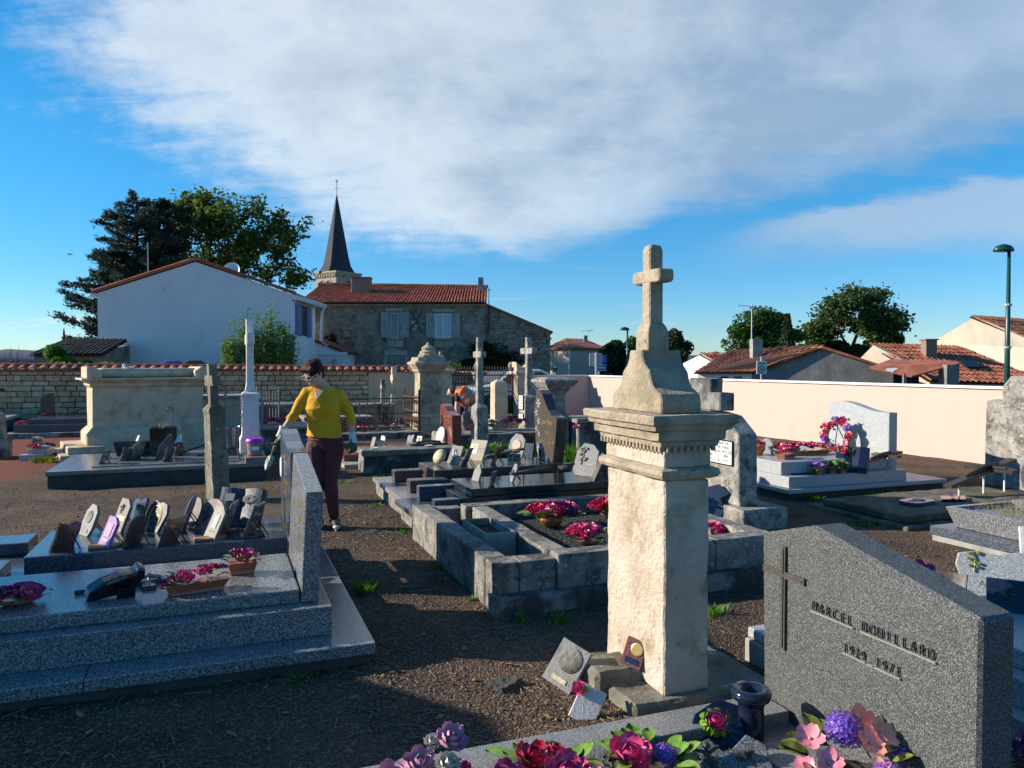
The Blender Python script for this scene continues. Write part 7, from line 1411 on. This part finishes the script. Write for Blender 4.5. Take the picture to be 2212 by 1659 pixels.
for lb, x, y, rz in (('dark crucifix on short white legs over the mossy slab', 8.05, 6.25, 2),):
    g = thing('fallen_crucifix', lb, 'crucifix', (x, y, .118), rad(rz)); MB().box(-.55, .55, -.05, .05, -.016, .016).box(.12, .22, -.28, -.051, -.016, .016).box(.12, .22, .051, .3, -.016, .016).tube([(-.25, 0, .03), (.1, 0, .05), (.3, 0, .04)], [.012, .03, .02], 6).tube([(.15, -.2, .03), (.15, .2, .03)], .015, 6).xf(Matrix.Translation((0, 0, .24)) @ Matrix.Rotation(rad(-13), 4, 'Y')).build('cross', 'bronze', g, local=True)
    for xx, hh in ((-.35, .16), (.05, .24), (.4, .32)): MB().tube([(xx, 0, 0), (xx, 0, hh)], .011, 6).build('leg', 'white_stone', g, local=True)
# pale grave behind the slanted headstone
plaque('grey lobed plaque with bronze laurel and script on the pale grave', (4.05, 3.02, .3105), .40, .25, 'light_granite', 'wave', -42, 20, extra=[('spray', -.12, .17, .06, 'leaf_olive'), ('text', 'A ma Tante', .05, .02, .05, 'gold')])
plaque('white plaque with barred window relief and dove at the right edge', (4.42, 3.02, .3105), .22, .34, 'white_stone', 'rect', -40, 16, extra=[('spray', -.03, .10, .06, 'galvanised'), ('box', -.02, .25, .08, .12, .004, 'concrete')])
plaque('dark photo plaque with black flower relief at the right edge', (3.80, 2.78, .3105), .20, .17, 'navy', 'rect', -50, 24, extra=[('spray', 0, .08, .05, 'black_pvc')])
plaque('low dark rectangular plaque left of the lobed plaque', (3.70, 3.05, .3105), .16, .15, 'weathered_dark', 'rect', -60, 20)
flowers('ceramic_flowers', 'shiny deep pink ceramic roses peeping over the slanted headstone', (3.42, 2.98, .3105), [('rose', 'rose_pink', 0, .0, .20, .055, -.3, -.5), ('rose', 'rose_pink', .09, -.03, .13, .05, 0, -.5), ('rose', 'rose_red', .16, -.06, .09, .05, .2, -.4), ('rose', 'rose_pink', -.10, .06, .22, .05, -.5, 0), ('rose', 'rose_red', .04, .05, .12, .05, 0, 0)], 12, .14, 'leaf_green', ('tray', 'terracotta', .14, .08, .08), seed=61, lz=.07, ls=.07)
flowers('ceramic_flowers', 'purple and pink flowers cut by the right edge of the picture', (2.86, 1.86, .04), bunch([PU, PK], 8, .14, .12, .15, .06, 62), 8, .14, 'leaf_olive', ('bowl', 'terracotta', .12, .12, .14), seed=62, lz=.12)
# beside the column
plaque('grey slate plaque with round scene relief and strip leaning in the soil', (1.52, 3.42, .015), .17, .22, 'concrete', 'rect', -48, 30, roll=20, extra=[('disc', .005, .14, .062, 'weathered'), ('box', 0, .035, .085, .022, .004, 'wicker')], stand=False)
g = thing('fallen_plaque', 'pale diamond-tilted slab with a small red ceramic rose half sunk in soil', 'plaque', (1.50, 3.10, -.02), rad(-35)); MB().box(-.060, .060, -.011, .011, 0, .16).xf(Matrix.Rotation(rad(24), 4, 'Y') @ Matrix.Rotation(rad(-30), 4, 'X')).build('slab', 'white_stone', g, local=True, bevel=.003)
link('rose', flower_mesh('rose', 'rose_pink'), g, pose((-.01, .05, .135), (-.2, -1, .4), .030)); link('leaf', flower_mesh('leaf', 'leaf_green'), g, pose((.02, .05, .12), (0, -.4, -.2), .045))
plaque('small red granite plaque with yellow round picture at the column foot', (1.85, 3.27, .118), .105, .135, 'red_granite', 'rect', -50, 16, roll=12, t=.028, extra=[('disc', .012, .090, .032, 'gold'), ('box', 0, .030, .07, .028, .004, 'navy')], stand=False)
g = thing('terracotta_shard', 'broken terracotta shard lying behind the slate plaque', 'shard', (1.63, 3.50, .0), rad(20)); MB().prism([(-.06, -.03), (.05, -.04), (.08, .02), (.0, .05)], 'z', 0, .03).xf(Matrix.Rotation(.3, 4, 'X')).build('shard', 'terracotta', g, local=True, bevel=.004)
g = thing('concrete_lump', 'rough broken lump of concrete lying on the path left of the column', 'rubble', (1.30, 3.55, .0), rad(30)); MB().box(-.075, .075, -.05, .05, -.02, .02).build('lump', 'cement', g, local=True, rough=(.02, .012, 18))
# foreground grave ornaments
flowers('silk_roses', 'mauve silk roses with cream carnations at the bottom edge of the foreground kerb', (.62, 2.58, .03), [('rose', 'rose_mauve', .14, .05, .215, .052, .2, -.5), ('rose', 'rose_mauve', -.08, .0, .14, .056, -.4, -.7), ('rose', 'rose_mauve', .02, .04, .16, .048, 0, -.7), ('ruffle', 'rose_cream', .11, .0, .15, .05, .3, -.6), ('ruffle', 'rose_cream', .07, .05, .215, .035, 0, -.4), ('rose', 'rose_purple', .05, -.02, .10, .05, 0, -.5), ('rose', 'rose_pink', .16, .0, .11, .045, .4, -.4), ('rose', 'rose_mauve', -.16, -.03, .08, .047, -.5, -.5)], 12, .12, 'leaf_green', ('bowl', 'bronze', .09, .09, .12), seed=71, lz=.08, ls=.08)
flowers('ceramic_flowers', 'glossy crimson ceramic roses in the foreground grave', (1.08, 2.52, .03), [('rose', 'rose_pink', -.15, .0, .085, .065, -.3, -.4), ('rose', 'rose_red', -.02, .06, .115, .062, 0, -.2), ('rose', 'rose_pink', .06, -.05, .09, .078, .1, -.5), ('rose', 'rose_red', .07, .07, .12, .04, .3, 0), ('rose', 'rose_pink', -.06, -.07, .06, .06, -.2, -.5), ('ball', 'bloom_violet', .0, -.10, .07, .05, 0, -.5)], 16, .17, 'leaf_green', ('bowl', 'terracotta', .13, .10, .07), seed=72, lz=.09, ls=.08)
plaque('small grey oval plaque with pink ceramic blossoms', (1.27, 2.50, .03), .15, .16, 'concrete', 'oval', -20, 40)
flowers('ceramic_flowers', 'pink star blossoms fixed before the small grey oval plaque', (1.24, 2.45, .06), bunch([('bloom', 'bloom_pink'), ('bloom', 'bloom_salmon')], 7, .05, .04, .06, .028, 73), 8, .06, 'leaf_green', None, seed=73, lz=.04, ls=.05)
flowers('ceramic_flowers', 'pink ceramic rose and violet hydrangea with green leaves in the foreground grave', (1.50, 2.50, .03), [('rose', 'rose_pink', -.07, .02, .085, .074, -.2, -.4), ('ball', 'bloom_violet', .06, -.01, .08, .05, .2, -.4)], 22, .14, 'leaf_green', ('bowl', 'bronze', .10, .09, .06), seed=74, lz=.07, ls=.08)
g = thing('granite_plaque', 'two-lobed grey granite plaque with small bronze Christ figure', 'plaque', (1.80, 2.47, .035), rad(-14)); T = Matrix.Rotation(rad(28), 4, 'X')
MB().prism([(-.17, -.08), (-.13, .06), (-.02, .10), (.02, .04), (.06, .05), (.14, .11), (.20, .06), (.19, -.06), (.08, -.10), (.02, -.05), (-.05, -.11)], 'z', 0, .03).xf(T).build('slab', 'grey_granite', g, local=True, bevel=.004)
MB().tube([(-.04, -.09, .045), (-.05, -.02, .06), (-.06, .03, .05)], [.010, .017, .012], 7).ball((-.055, .045, .065), .016, 8, 6).tube([(-.055, .02, .055), (-.12, .05, .05)], .007, 6).tube([(-.05, .02, .055), (.0, .05, .05)], .007, 6).xf(T).build('figure', 'bronze', g, local=True)
m = MB()
for i in range(8): m.tube([(.09+.03*math.cos(i), .01+.02*math.sin(i*2), .035), (.11+.03*math.sin(i*3), .02, .05)], .005, 5)
m.xf(T).build('thorn_ornament', 'bronze', g, local=True)
g = thing('navy_plaque', 'dark navy angular plaque with one ceramic rose and leaves', 'plaque', (1.90, 2.60, .03), rad(-20)); T = Matrix.Rotation(rad(-38), 4, 'X')
MB().prism([(-.15, 0), (-.09, .13), (.02, .19), (.13, .15), (.17, .05), (.10, 0)], 'y', 0, .022).xf(T).build('slab', 'navy', g, local=True, bevel=.003)
link('rose', flower_mesh('rose', 'rose_pink'), g, T @ pose((-.02, -.03, .09), (0, -1, .3), .042))
for a in range(9): link('leaf', flower_mesh('leaf', 'leaf_green'), g, T @ pose((-.02+.055*math.cos(a*.7), -.02, .085+.05*math.sin(a*.7)), (math.cos(a*.7), -.7, math.sin(a*.7)), .05, a))
g = thing('navy_vase', 'dark blue-black polished vase with thick rim by the slanted headstone', 'vase', (2.06, 2.62, .036)); MB().lathe((0, 0, 0), [(.001, 0), (.055, 0), (.058, .02), (.052, .12), (.058, .15), (.078, .165), (.083, .18), (.083, .195), (.072, .208), (.042, .205), (.038, .15), (.001, .14)], 28).build('body', 'navy', g, local=True, smooth=True)
items = [('ball', 'bloom_violet', .02, .05, .20, .078, -.1, -.4), ('ball', 'bloom_violet', .05, -.13, .10, .072, 0, -.5), ('ball', 'bloom_violet', .18, -.06, .13, .045, .4, -.2), ('ball', 'bloom_violet', -.18, -.08, .06, .045, -.4, -.4), ('bloom', 'bloom_pink', -.13, .06, .19, .058, -.4, -.5), ('bloom', 'bloom_pink', -.12, -.02, .14, .056, -.3, -.8), ('bloom', 'bloom_pink', -.2, .0, .12, .05, -.8, -.5), ('bloom', 'bloom_salmon', .09, .04, .23, .062, .1, -.6), ('bloom', 'bloom_salmon', .12, -.02, .20, .066, .2, -.8), ('bloom', 'bloom_salmon', .05, -.04, .19, .06, -.1, -.8), ('bloom', 'bloom_salmon', .02, -.12, .13, .05, -.4, -.5)]
flowers('ceramic_wreath', 'ceramic wreath of violet hydrangeas and pink blossoms below the slanted headstone', (2.12, 2.14, .04), items, 26, .20, 'leaf_olive', ('bowl', 'bronze', .12, .10, .07), cat='wreath', seed=75, lz=.12, ls=.085)
# ------------------------------------------------------------------ weeds and grass
def tuft(label, x, y, r, h, n, mat='weed', name='grass_tuft', cat='weed', wide=.008, seed=1, lean=.7):
    rg = random.Random(seed); m = MB()
    for i in range(n):
        a = rg.random()*6.283; u = rg.random()*r; d = Vector((math.cos(a), math.sin(a), 0)); p = Vector((d.x*u, d.y*u, -.004)); L = h*rg.uniform(.5, 1.15); k = lean*rg.uniform(.4, 1.2); s = Vector((-d.y, d.x, 0))*wide*rg.uniform(.6, 1.2)
        q = p+Vector((0, 0, L*.55))+d*L*.25*k; e = p+Vector((0, 0, L*.85))+d*L*.75*k
        m.add([p-s*.6, p+s*.6, q+s, q-s, e], [(0, 1, 2, 3), (3, 2, 4)])
    o = m.build(name, mat); o.location = (x, y, gz(x, y)); return tag(o, label, cat)
for i, (lb, x, y, r, h, n, w) in enumerate((('bright green grass tuft beside the near granite base on the path', .92, 5.36, .09, .10, 170, .005), ('broad-leaved weed at the foot of the old kerb plot', 1.73, 4.42, .05, .07, 26, .012), ('small dandelion weed against the kerb corner on the path', 1.57, 4.95, .03, .05, 18, .008),
    ('weeds along the front foundation of the wreath grave', 6.45, 7.12, .12, .06, 130, .014), ('green weed beside the plinth of the mossy slab', 5.98, 5.9, .14, .06, 80, .014), ('yellow-green weeds at the step of the sarcophagus', -2.62, 14.3, .30, .10, 220, .02),
    ('low weeds in front of the old box grave', 2.15, 10.85, .22, .05, 90, .012), ('thin grass behind the column foot', 2.92, 4.08, .10, .09, 60, .005), ('lush green plants between the red headstone and the palm grave', 4.35, 13.0, .45, .22, 420, .024),
    ('green plants behind the clear-topped plaque near the palm headstone', 4.60, 11.9, .42, .26, 380, .024), ('flowering stalks right of the wavy dark headstone', 5.1, 10.9, .30, .42, 160, .012), ('small weeds on the path edge by the pinkish base slab', 1.63, 8.6, .10, .04, 50, .008), ('weeds at the base of the dark polished grave', 1.60, 7.2, .10, .04, 50, .01),
    ('mossy grass strip behind the plastic bucket', .75, 13.3, .30, .06, 160, .012), ('grass at the foot of the mossy slab right edge', 6.9, 5.42, .25, .05, 60, .01), ('leafy sprig lying along the kerb footing', 1.95, 4.36, .12, .05, 40, .012), ('sparse grass on the path behind the woman', 1.5, 10.4, .30, .04, 70, .008), ('green weeds along the far edge of the wreath grave', 7.4, 7.10, .12, .05, 120, .014), ('moss and small weeds at the front edge of the near granite base', .35, 3.99, .10, .03, 60, .006), ('weedy fringe along the shaded kerb face beside the path', 1.57, 5.8, .05, .04, 60, .007), ('tuft of dry grass against the foreground granite kerb', 1.05, 2.90, .05, .05, 50, .004))):
    tuft(lb, x, y, r, h, n, 'hedge_yellow' if 'yellow' in lb else 'weed', wide=w, seed=80+i)
# unseen monument added beyond the left edge, shaped to cast the foreground shadow
t = grave('unseen_monument', 'tall gabled stone monument added out of view left of the near graves', -3.1, 5.2, 'monument')
MB().box(-3.6, -2.92, 3.9, 6.5, -.1, .22).build('base', 'weathered', t, bevel=.01)
MB().prism([(4.05, .221), (4.05, 1.42), (4.55, 1.60), (5.0, 1.86), (5.25, 1.86), (5.7, 1.62), (6.35, 1.46), (6.35, .221)], 'x', -3.3, -3.02).build('slab', 'weathered', t, bevel=.01)
# ================================================================== PEOPLE
def fleshed(mb, name, mat, parent, voxel=.012, smooth=6, disp=None):
    me = mb.mesh(name, mat); o = link(name, me, parent)
    r = o.modifiers.new('r', 'REMESH'); r.mode = 'VOXEL'; r.voxel_size = voxel; r.use_smooth_shade = True
    s = o.modifiers.new('s', 'SMOOTH'); s.factor = .5; s.iterations = smooth
    if disp:
        tx = bpy.data.textures.new(name, 'CLOUDS'); tx.noise_scale = disp[1]; d = o.modifiers.new('d', 'DISPLACE'); d.texture = tx; d.strength = disp[0]; d.mid_level = .5; d.texture_coords = 'LOCAL'
    return o
def limb(mb, pts, r, ry=None, n=12): return mb.tube(pts, r, n, ry)
def hand(mb, w, d, side, s=1.0, curl=.6):
    """palm and five bent fingers from wrist w along direction d (unit); side = direction of the thumb"""
    w, d, side = Vector(w), Vector(d).normalized(), Vector(side).normalized(); nrm = d.cross(side).normalized()
    p1 = w+d*.045*s; p2 = w+d*.09*s
    mb.tube([w, p1, p2], [.026*s, .036*s, .036*s], 10, [.018*s, .017*s, .015*s], ref=tuple(nrm))
    for k, (off, L) in enumerate(((.027, .068), (.009, .078), (-.009, .073), (-.026, .057))):
        b = p2-d*.015*s+side*off*s; m = b+(d*math.cos(curl*.5)+nrm*math.sin(curl*.5))*L*.5*s; e = m+(d*math.cos(curl*1.8)+nrm*math.sin(curl*1.8))*L*.55*s
        mb.tube([b, m, e], [.0098*s, .0092*s, .0075*s], 8)
    tb = w+d*.03*s+side*.028*s; tm = tb+(d*.7+side*.6+nrm*.3).normalized()*.04*s; te = tm+(d*.9+nrm*.5).normalized()*.032*s
    mb.tube([tb, tm, te], [.013*s, .0115*s, .009*s], 8)
# ---- woman in the yellow top.  local frame: x to the right of the picture, y away, z up
wo = thing('person', 'person with short dark red hair, yellow top, maroon trousers and gloves, holding a trowel', 'person', tuple(bg(-1.76, 7.46)), -YAW)
H0 = Vector((-.150, -.055, 1.495))            # head centre
fdir = Vector((-.46, -.76, -.46)).normalized()  # where the face points
rgt = fdir.cross(Vector((0, 0, 1))).normalized(); upv = rgt.cross(fdir).normalized()
HM = Matrix((rgt, -fdir, upv)).transposed().to_4x4(); HM.translation = H0      # local head axes: x side, -y face, z up
SHL, SHR = Vector((-.228, -.03, 1.325)), Vector((.080, .01, 1.305)); NK = Vector((-.08, .0, 1.39))
ELL, WRL = Vector((-.335, -.06, 1.11)), Vector((-.432, -.16, .945)); ELR, WRR = Vector((.185, .03, 1.085)), Vector((.217, -.04, .875))
HIPL, HIPR = Vector((-.145, .0, .84)), Vector((.035, .0, .84)); KNL, KNR = Vector((-.14, -.03, .46)), Vector((-.005, -.02, .455)); ANL, ANR = Vector((-.15, .05, .085)), Vector((.02, .03, .085))
b = MB()
head = MB(); head.tube([(0, .01, -.115), (0, -.012, -.085), (0, -.008, -.04), (0, .0, .02), (0, .008, .07), (0, .012, .105), (0, .012, .118)], [.028, .052, .068, .074, .070, .045, .012], 18, [.030, .062, .084, .094, .088, .058, .015], ref=(0, 1, 0))
head.tube([(0, -.085, .012), (0, -.108, -.022), (0, -.090, -.036)], [.007, .014, .008], 8); head.tube([(-.022, -.084, -.062), (0, -.094, -.062), (.022, -.084, -.062)], [.004, .009, .004], 8); head.tube([(-.022, -.082, -.072), (0, -.090, -.073), (.022, -.082, -.072)], [.004, .008, .004], 8)
for s in (-1, 1): head.tube([(s*.070, .012, -.035), (s*.080, .022, -.005), (s*.074, .022, .022)], [.008, .015, .008], 8, [.005, .007, .005])
head.xf(HM); b.add(head.v, head.f)
b.tube([NK+Vector((.012, .01, -.06)), NK+Vector((.0, .0, .0)), H0+Vector((.03, .03, -.075))], [.065, .05, .046], 14)
b.tube([(-.06, .0, .80), (-.058, 0, .98), (-.07, -.005, 1.15), (-.075, .0, 1.30), (-.078, .0, 1.385)], [.145, .125, .140, .135, .06], 18, [.095, .085, .105, .09, .05])
for S, E_, W_ in ((SHL, ELL, WRL), (SHR, ELR, WRR)): b.tube([Vector((-.075, 0, S.z)).lerp(S, .6), S, S.lerp(E_, .5), E_, E_.lerp(W_, .4), W_], [.045, .046, .042, .034, .034, .023], 12)
b.add(*(lambda m: (m.v, m.f))(limb(MB(), [HIPL, HIPL.lerp(KNL, .45), KNL, KNL.lerp(ANL, .35), ANL], [.085, .075, .052, .050, .032], None))); b.add(*(lambda m: (m.v, m.f))(limb(MB(), [HIPR, HIPR.lerp(KNR, .45), KNR, KNR.lerp(ANR, .35), ANR], [.085, .075, .052, .050, .032], None)))
hd = MB(); hand(hd, WRL, (-.25, -.2, -.95), (.6, -.75, .1)); hand(hd, WRR, (.2, -.25, -.95), (-.6, -.75, 0)); b.add(hd.v, hd.f)
for A in (ANL, ANR): b.tube([A+Vector((0, .04, -.045)), A+Vector((.02, -.06, -.05)), A+Vector((.04, -.13, -.06))], [.032, .036, .028], 10, [.03, .028, .018])
body = fleshed(b, 'body', 'skin', wo, .009, 3)
# yellow top: torso and three-quarter sleeves in one cloth
m = MB()
m.tube([(-.066, -.004, .885), (-.064, -.004, .93), (-.066, -.003, 1.02), (-.072, -.014, 1.10), (-.076, -.030, 1.17), (-.080, -.016, 1.25), (-.082, .0, 1.325), (-.080, .008, 1.368)], [.174, .170, .160, .164, .176, .170, .154, .085], 22, [.126, .122, .112, .120, .142, .122, .095, .065])
for S, E_, W_, q in ((SHL, ELL, WRL, .38), (SHR, ELR, WRR, .42)): m.tube([Vector((-.075, 0, S.z-.02)).lerp(S, .35), S+Vector((0, 0, -.012)), S.lerp(E_, .5), E_, E_.lerp(W_, q)], [.070, .060, .055, .048, .047], 14)
top = fleshed(m, 'yellow_top', 'shirt_yellow', wo, .009, 2, (.016, .085))
# neckline: a skin-coloured V shows below the throat, with a buttoned placket
m = MB().prism([(-.052, .02), (-.012, -.095), (.0, -.098), (.058, .02)], 'y', -.006, .006).xf(Matrix.Translation((-.090, -.094, 1.338)) @ Matrix.Rotation(rad(-36), 4, 'X')); m.build('neckline', 'skin', body, local=True, bevel=.003)
m = MB().box(-.006, .006, -.004, .004, -.07, .0).xf(Matrix.Translation((-.094, -.148, 1.262)) @ Matrix.Rotation(rad(-22), 4, 'X')); m.build('placket', 'shirt_yellow', top, local=True)
for k in range(3): MB().ball((-.094, -.151-.004*k, 1.25-.02*k), .004, 6, 4).build('button', 'gold', top, local=True)
# trousers
m = MB(); m.tube([(-.062, 0, .925), (-.058, .002, .88), (-.055, .004, .80), (-.055, .004, .745)], [.154, .168, .178, .150], 20, [.110, .120, .125, .105])
for Hh, K, A in ((HIPL, KNL, ANL), (HIPR, KNR, ANR)): m.tube([Hh+Vector((0, 0, -.02)), Hh.lerp(K, .3), Hh.lerp(K, .65), K, K.lerp(A, .35), K.lerp(A, .75), A+Vector((0, 0, .005))], [.098, .099, .084, .068, .066, .054, .048], 14)
tr = fleshed(m, 'trousers', 'trousers', wo, .010, 2, (.012, .08))
m = MB().tube([(-.055+.170*math.cos(a), .004+.122*math.sin(a), .862) for a in [i*6.283/24 for i in range(25)]], .006, 6).build('waist_seam', 'trousers', tr, local=True)
# gloves
for W_, d, sd in ((WRL, (-.25, -.2, -.95), (.6, -.75, .1)), (WRR, (.2, -.25, -.95), (-.6, -.75, 0))):
    dv = Vector(d).normalized(); m = MB(); hand(m, W_+dv*.005, d, sd, 1.16, .9); gl = fleshed(m, 'glove', 'glove_green', wo, .006, 2)
    m = MB(); m.tube([W_-dv*.055, W_-dv*.02, W_+dv*.015, W_+dv*.055], [.040, .033, .038, .044], 14, [.036, .029, .027, .026]); fleshed(m, 'cuff', 'glove_white', gl, .006, 2)
# hair: many overlapping locks on a cap that leaves the face free
m = MB(); m.tube([(0, .075, -.078), (0, .066, -.035), (0, .044, .02), (0, .018, .08), (0, .012, .125), (0, .012, .140)], [.035, .060, .080, .087, .058, .012], 18, [.028, .044, .066, .096, .070, .014])
rg = random.Random(6)
for i in range(34):
    a = rg.uniform(0, 6.283); z = rg.uniform(.0, .13) if -2.4 < a < -.7 else rg.uniform(.0, .12); r = .082*math.sqrt(max(.05, 1-(z/.15)**2)) if z > 0 else .08
    if -2.75 < a < -.40: continue
    p = Vector((r*math.cos(a), .014+r*1.12*math.sin(a), z)); e = p+Vector((math.cos(a)*.022+rg.uniform(-.02, .02), math.sin(a)*.02+rg.uniform(-.02, .02), rg.uniform(-.045, .02)))
    m.tube([p*.8, p+Vector((0, 0, .004)), p.lerp(e, .6)], [.03, .026, .010], 6)
for s in (-1, 1): m.tube([(s*.074, .0, .05), (s*.079, .0, .01), (s*.073, .0, -.02)], [.016, .012, .004], 6)
for k in range(5): m.tube([(-.06+.03*k, -.035, .10), (-.064+.032*k, -.078, .082), (-.070+.032*k, -.088, .060)], [.022, .017, .006], 6)
m.xf(HM); fleshed(m, 'hair', 'hair', wo, .007, 4, (.010, .018))
# glasses
m = MB()
for s in (-1, 1):
    m.tube([(s*.036+.028*math.cos(a), -.102, .012+.021*math.sin(a)) for a in [i*6.283/16 for i in range(17)]], .0032, 6); m.tube([(s*.064, -.10, .016), (s*.080, -.05, .016), (s*.078, .015, .012)], .0035, 6)
m.tube([(-.009, -.106, .016), (.009, -.106, .016)], .0035, 6); m.xf(HM).build('glasses', 'clear_frame', wo, local=True, smooth=True)
m = MB().lathe((0, 0, 0), [(.001, -.003), (.014, -.003), (.014, .003), (.001, .003)], 14).xf(HM @ Matrix.Translation((.082, .01, -.075)) @ Matrix.Rotation(math.pi/2, 4, 'Y')); m.build('earring', 'shoe_black', wo, local=True)
for A in (ANL, ANR):
    m = MB().tube([A+Vector((-.002, .055, -.03)), A+Vector((.004, .01, -.035)), A+Vector((.03, -.07, -.048)), A+Vector((.05, -.145, -.055)), A+Vector((.056, -.165, -.06))], [.030, .043, .043, .036, .016], 14, [.05, .055, .036, .026, .016]); sh = fleshed(m, 'shoe', 'shoe_black', wo, .007, 2)
    MB().tube([A+Vector((-.004, .07, -.075)), A+Vector((.004, .01, -.075)), A+Vector((.03, -.07, -.075)), A+Vector((.05, -.145, -.075)), A+Vector((.058, -.175, -.073))], [.030, .045, .047, .041, .02], 14, .011).build('sole', 'rubber_white', sh, local=True, smooth=True)
    MB().ball(A+Vector((.055, -.155, -.058)), (.034, .03, .02), 10, 7).build('toe_cap', 'rubber_white', sh, local=True, smooth=True)
# trowel in the hand on the left of the picture
tw = thing('garden_trowel', 'small hand trowel with wooden handle and rusty steel blade held by the gardener', 'trowel', tuple(bg(-1.76-.475, 7.46-.215, .835)), -YAW)
hdv = Vector((-.30, -.25, -.92)).normalized()
MB().tube([-hdv*.05, hdv*0, hdv*.075], [.013, .015, .011], 10).build('handle', 'wood', tw, local=True, smooth=True); MB().tube([hdv*.07, hdv*.12], .006, 6).build('tang', 'steel', tw, local=True)
u = Vector((.9, -.1, -.3)).normalized(); w = u.cross(hdv).normalized(); rr = []
for s, wd in ((.11, .012), (.125, .032), (.17, .036), (.22, .028), (.26, .004)): c = hdv*s; rr.append([tuple(c-u*wd+w*.01), tuple(c+w*-.002), tuple(c+u*wd+w*.01), tuple(c+u*wd+w*.012), tuple(c+w*.001), tuple(c-u*wd+w*.012)])
MB().rings(rr).build('blade', 'steel', tw, local=True)
# ---- bent worker in the orange vest
wk = thing('person', 'person bending forward in an orange reflective vest and grey work trousers', 'person', tuple(bg(-.86, 15.0)), -YAW)
b = MB(); HP = Vector((.06, 0, .80)); SH = Vector((-.20, .06, 1.02)); HD = Vector((-.315, .08, 1.035))
b.tube([HP, HP.lerp(SH, .5)+Vector((0, 0, .05)), SH, SH.lerp(HD, .6), HD-Vector((.0, .0, .02))], [.13, .14, .12, .05, .05], 14); b.ball(HD, (.095, .08, .10), 12, 9); b.tube([HD+Vector((-.07, -.02, -.04)), HD+Vector((-.105, -.03, -.055))], [.03, .012], 8)
for s in (-1, 1):
    S = SH+Vector((.02, s*.15, -.02)); E_ = S+Vector((-.03, -.05, -.27)); W_ = E_+Vector((.02, -.10, -.22)); b.tube([SH.lerp(S, .5), S, E_, W_], [.06, .055, .045, .032], 12); hd = MB(); hand(hd, W_, (.05, -.1, -1), (-1, 0, 0)); b.add(hd.v, hd.f)
    Hh = HP+Vector((.0, s*.09, -.05)); K = Vector((-.02+.05*s, s*.11, .45)); A = Vector((.06, s*.12, .09)); b.tube([HP, Hh, K, A], [.10, .095, .065, .05], 12); b.tube([A+Vector((.04, 0, -.05)), A+Vector((-.14, 0, -.06))], [.05, .04], 10)
body = fleshed(b, 'body', 'skin', wk, .012, 3)
m = MB(); m.tube([HP+Vector((.01, 0, .015)), HP.lerp(SH, .35)+Vector((0, 0, .045)), HP.lerp(SH, .7)+Vector((0, 0, .05)), SH+Vector((-.02, 0, .0))], [.165, .178, .175, .12], 18, [.20, .205, .215, .17]); vest = fleshed(m, 'reflective_vest', 'orange_vest', wk, .012, 3)
for q0 in (.22, .55):
    c = HP.lerp(SH, q0)+Vector((0, 0, .045)); ax = (SH-HP).normalized(); a1 = Vector((0, 1, 0)); a2 = ax.cross(a1).normalized()
    MB().rings([[tuple(c+ax*o_+a1*(.214*math.cos(t_))+a2*(.186*math.sin(t_))) for t_ in [i*6.283/28 for i in range(28)]] for o_ in (-.022, .022)], cap=False).build('reflective_band', 'reflective', vest, local=True)
m = MB(); m.tube([SH.lerp(HP, .0)+Vector((-.03, -.12, .09)), SH.lerp(HP, .3)+Vector((0, -.13, .16))], [.03, .03], 8, .02).build('shoulder_band', 'reflective', vest, local=True)
m = MB(); m.tube([HP+Vector((.0, 0, .06)), HP+Vector((.03, 0, -.06))], [.15, .16], 16, [.185, .19])
for s in (-1, 1): Hh = HP+Vector((.02, s*.09, -.06)); K = Vector((-.02+.05*s, s*.11, .45)); A = Vector((.06, s*.12, .10)); m.tube([Hh, Hh.lerp(K, .5), K, K.lerp(A, .5), A], [.115, .105, .085, .078, .075], 14)
tr = fleshed(m, 'trousers', 'work_grey', wk, .012, 3, (.012, .06)); MB().box(-.06, .05, -.225, -.205, .55, .68).build('pocket', 'work_grey', tr, local=True, bevel=.006)
for s in (-1, 1):
    S = SH+Vector((.02, s*.15, -.02)); E_ = S+Vector((-.03, -.05, -.27)); fleshed(MB().tube([SH.lerp(S, .5), S, S.lerp(E_, .55)], [.075, .072, .062], 12), 'sleeve', 'cloth_black', wk, .012, 2)
    A = Vector((.06, s*.12, .09)); fleshed(MB().tube([A+Vector((.06, 0, -.045)), A+Vector((-.05, 0, -.05)), A+Vector((-.17, 0, -.065))], [.06, .055, .03], 12), 'boot', 'cloth_black', wk, .012, 2)
m = MB().ball(HD+Vector((.015, .0, .022)), (.092, .088, .098), 14, 10); fleshed(m, 'hair', 'hair_short', wk, .01, 1)
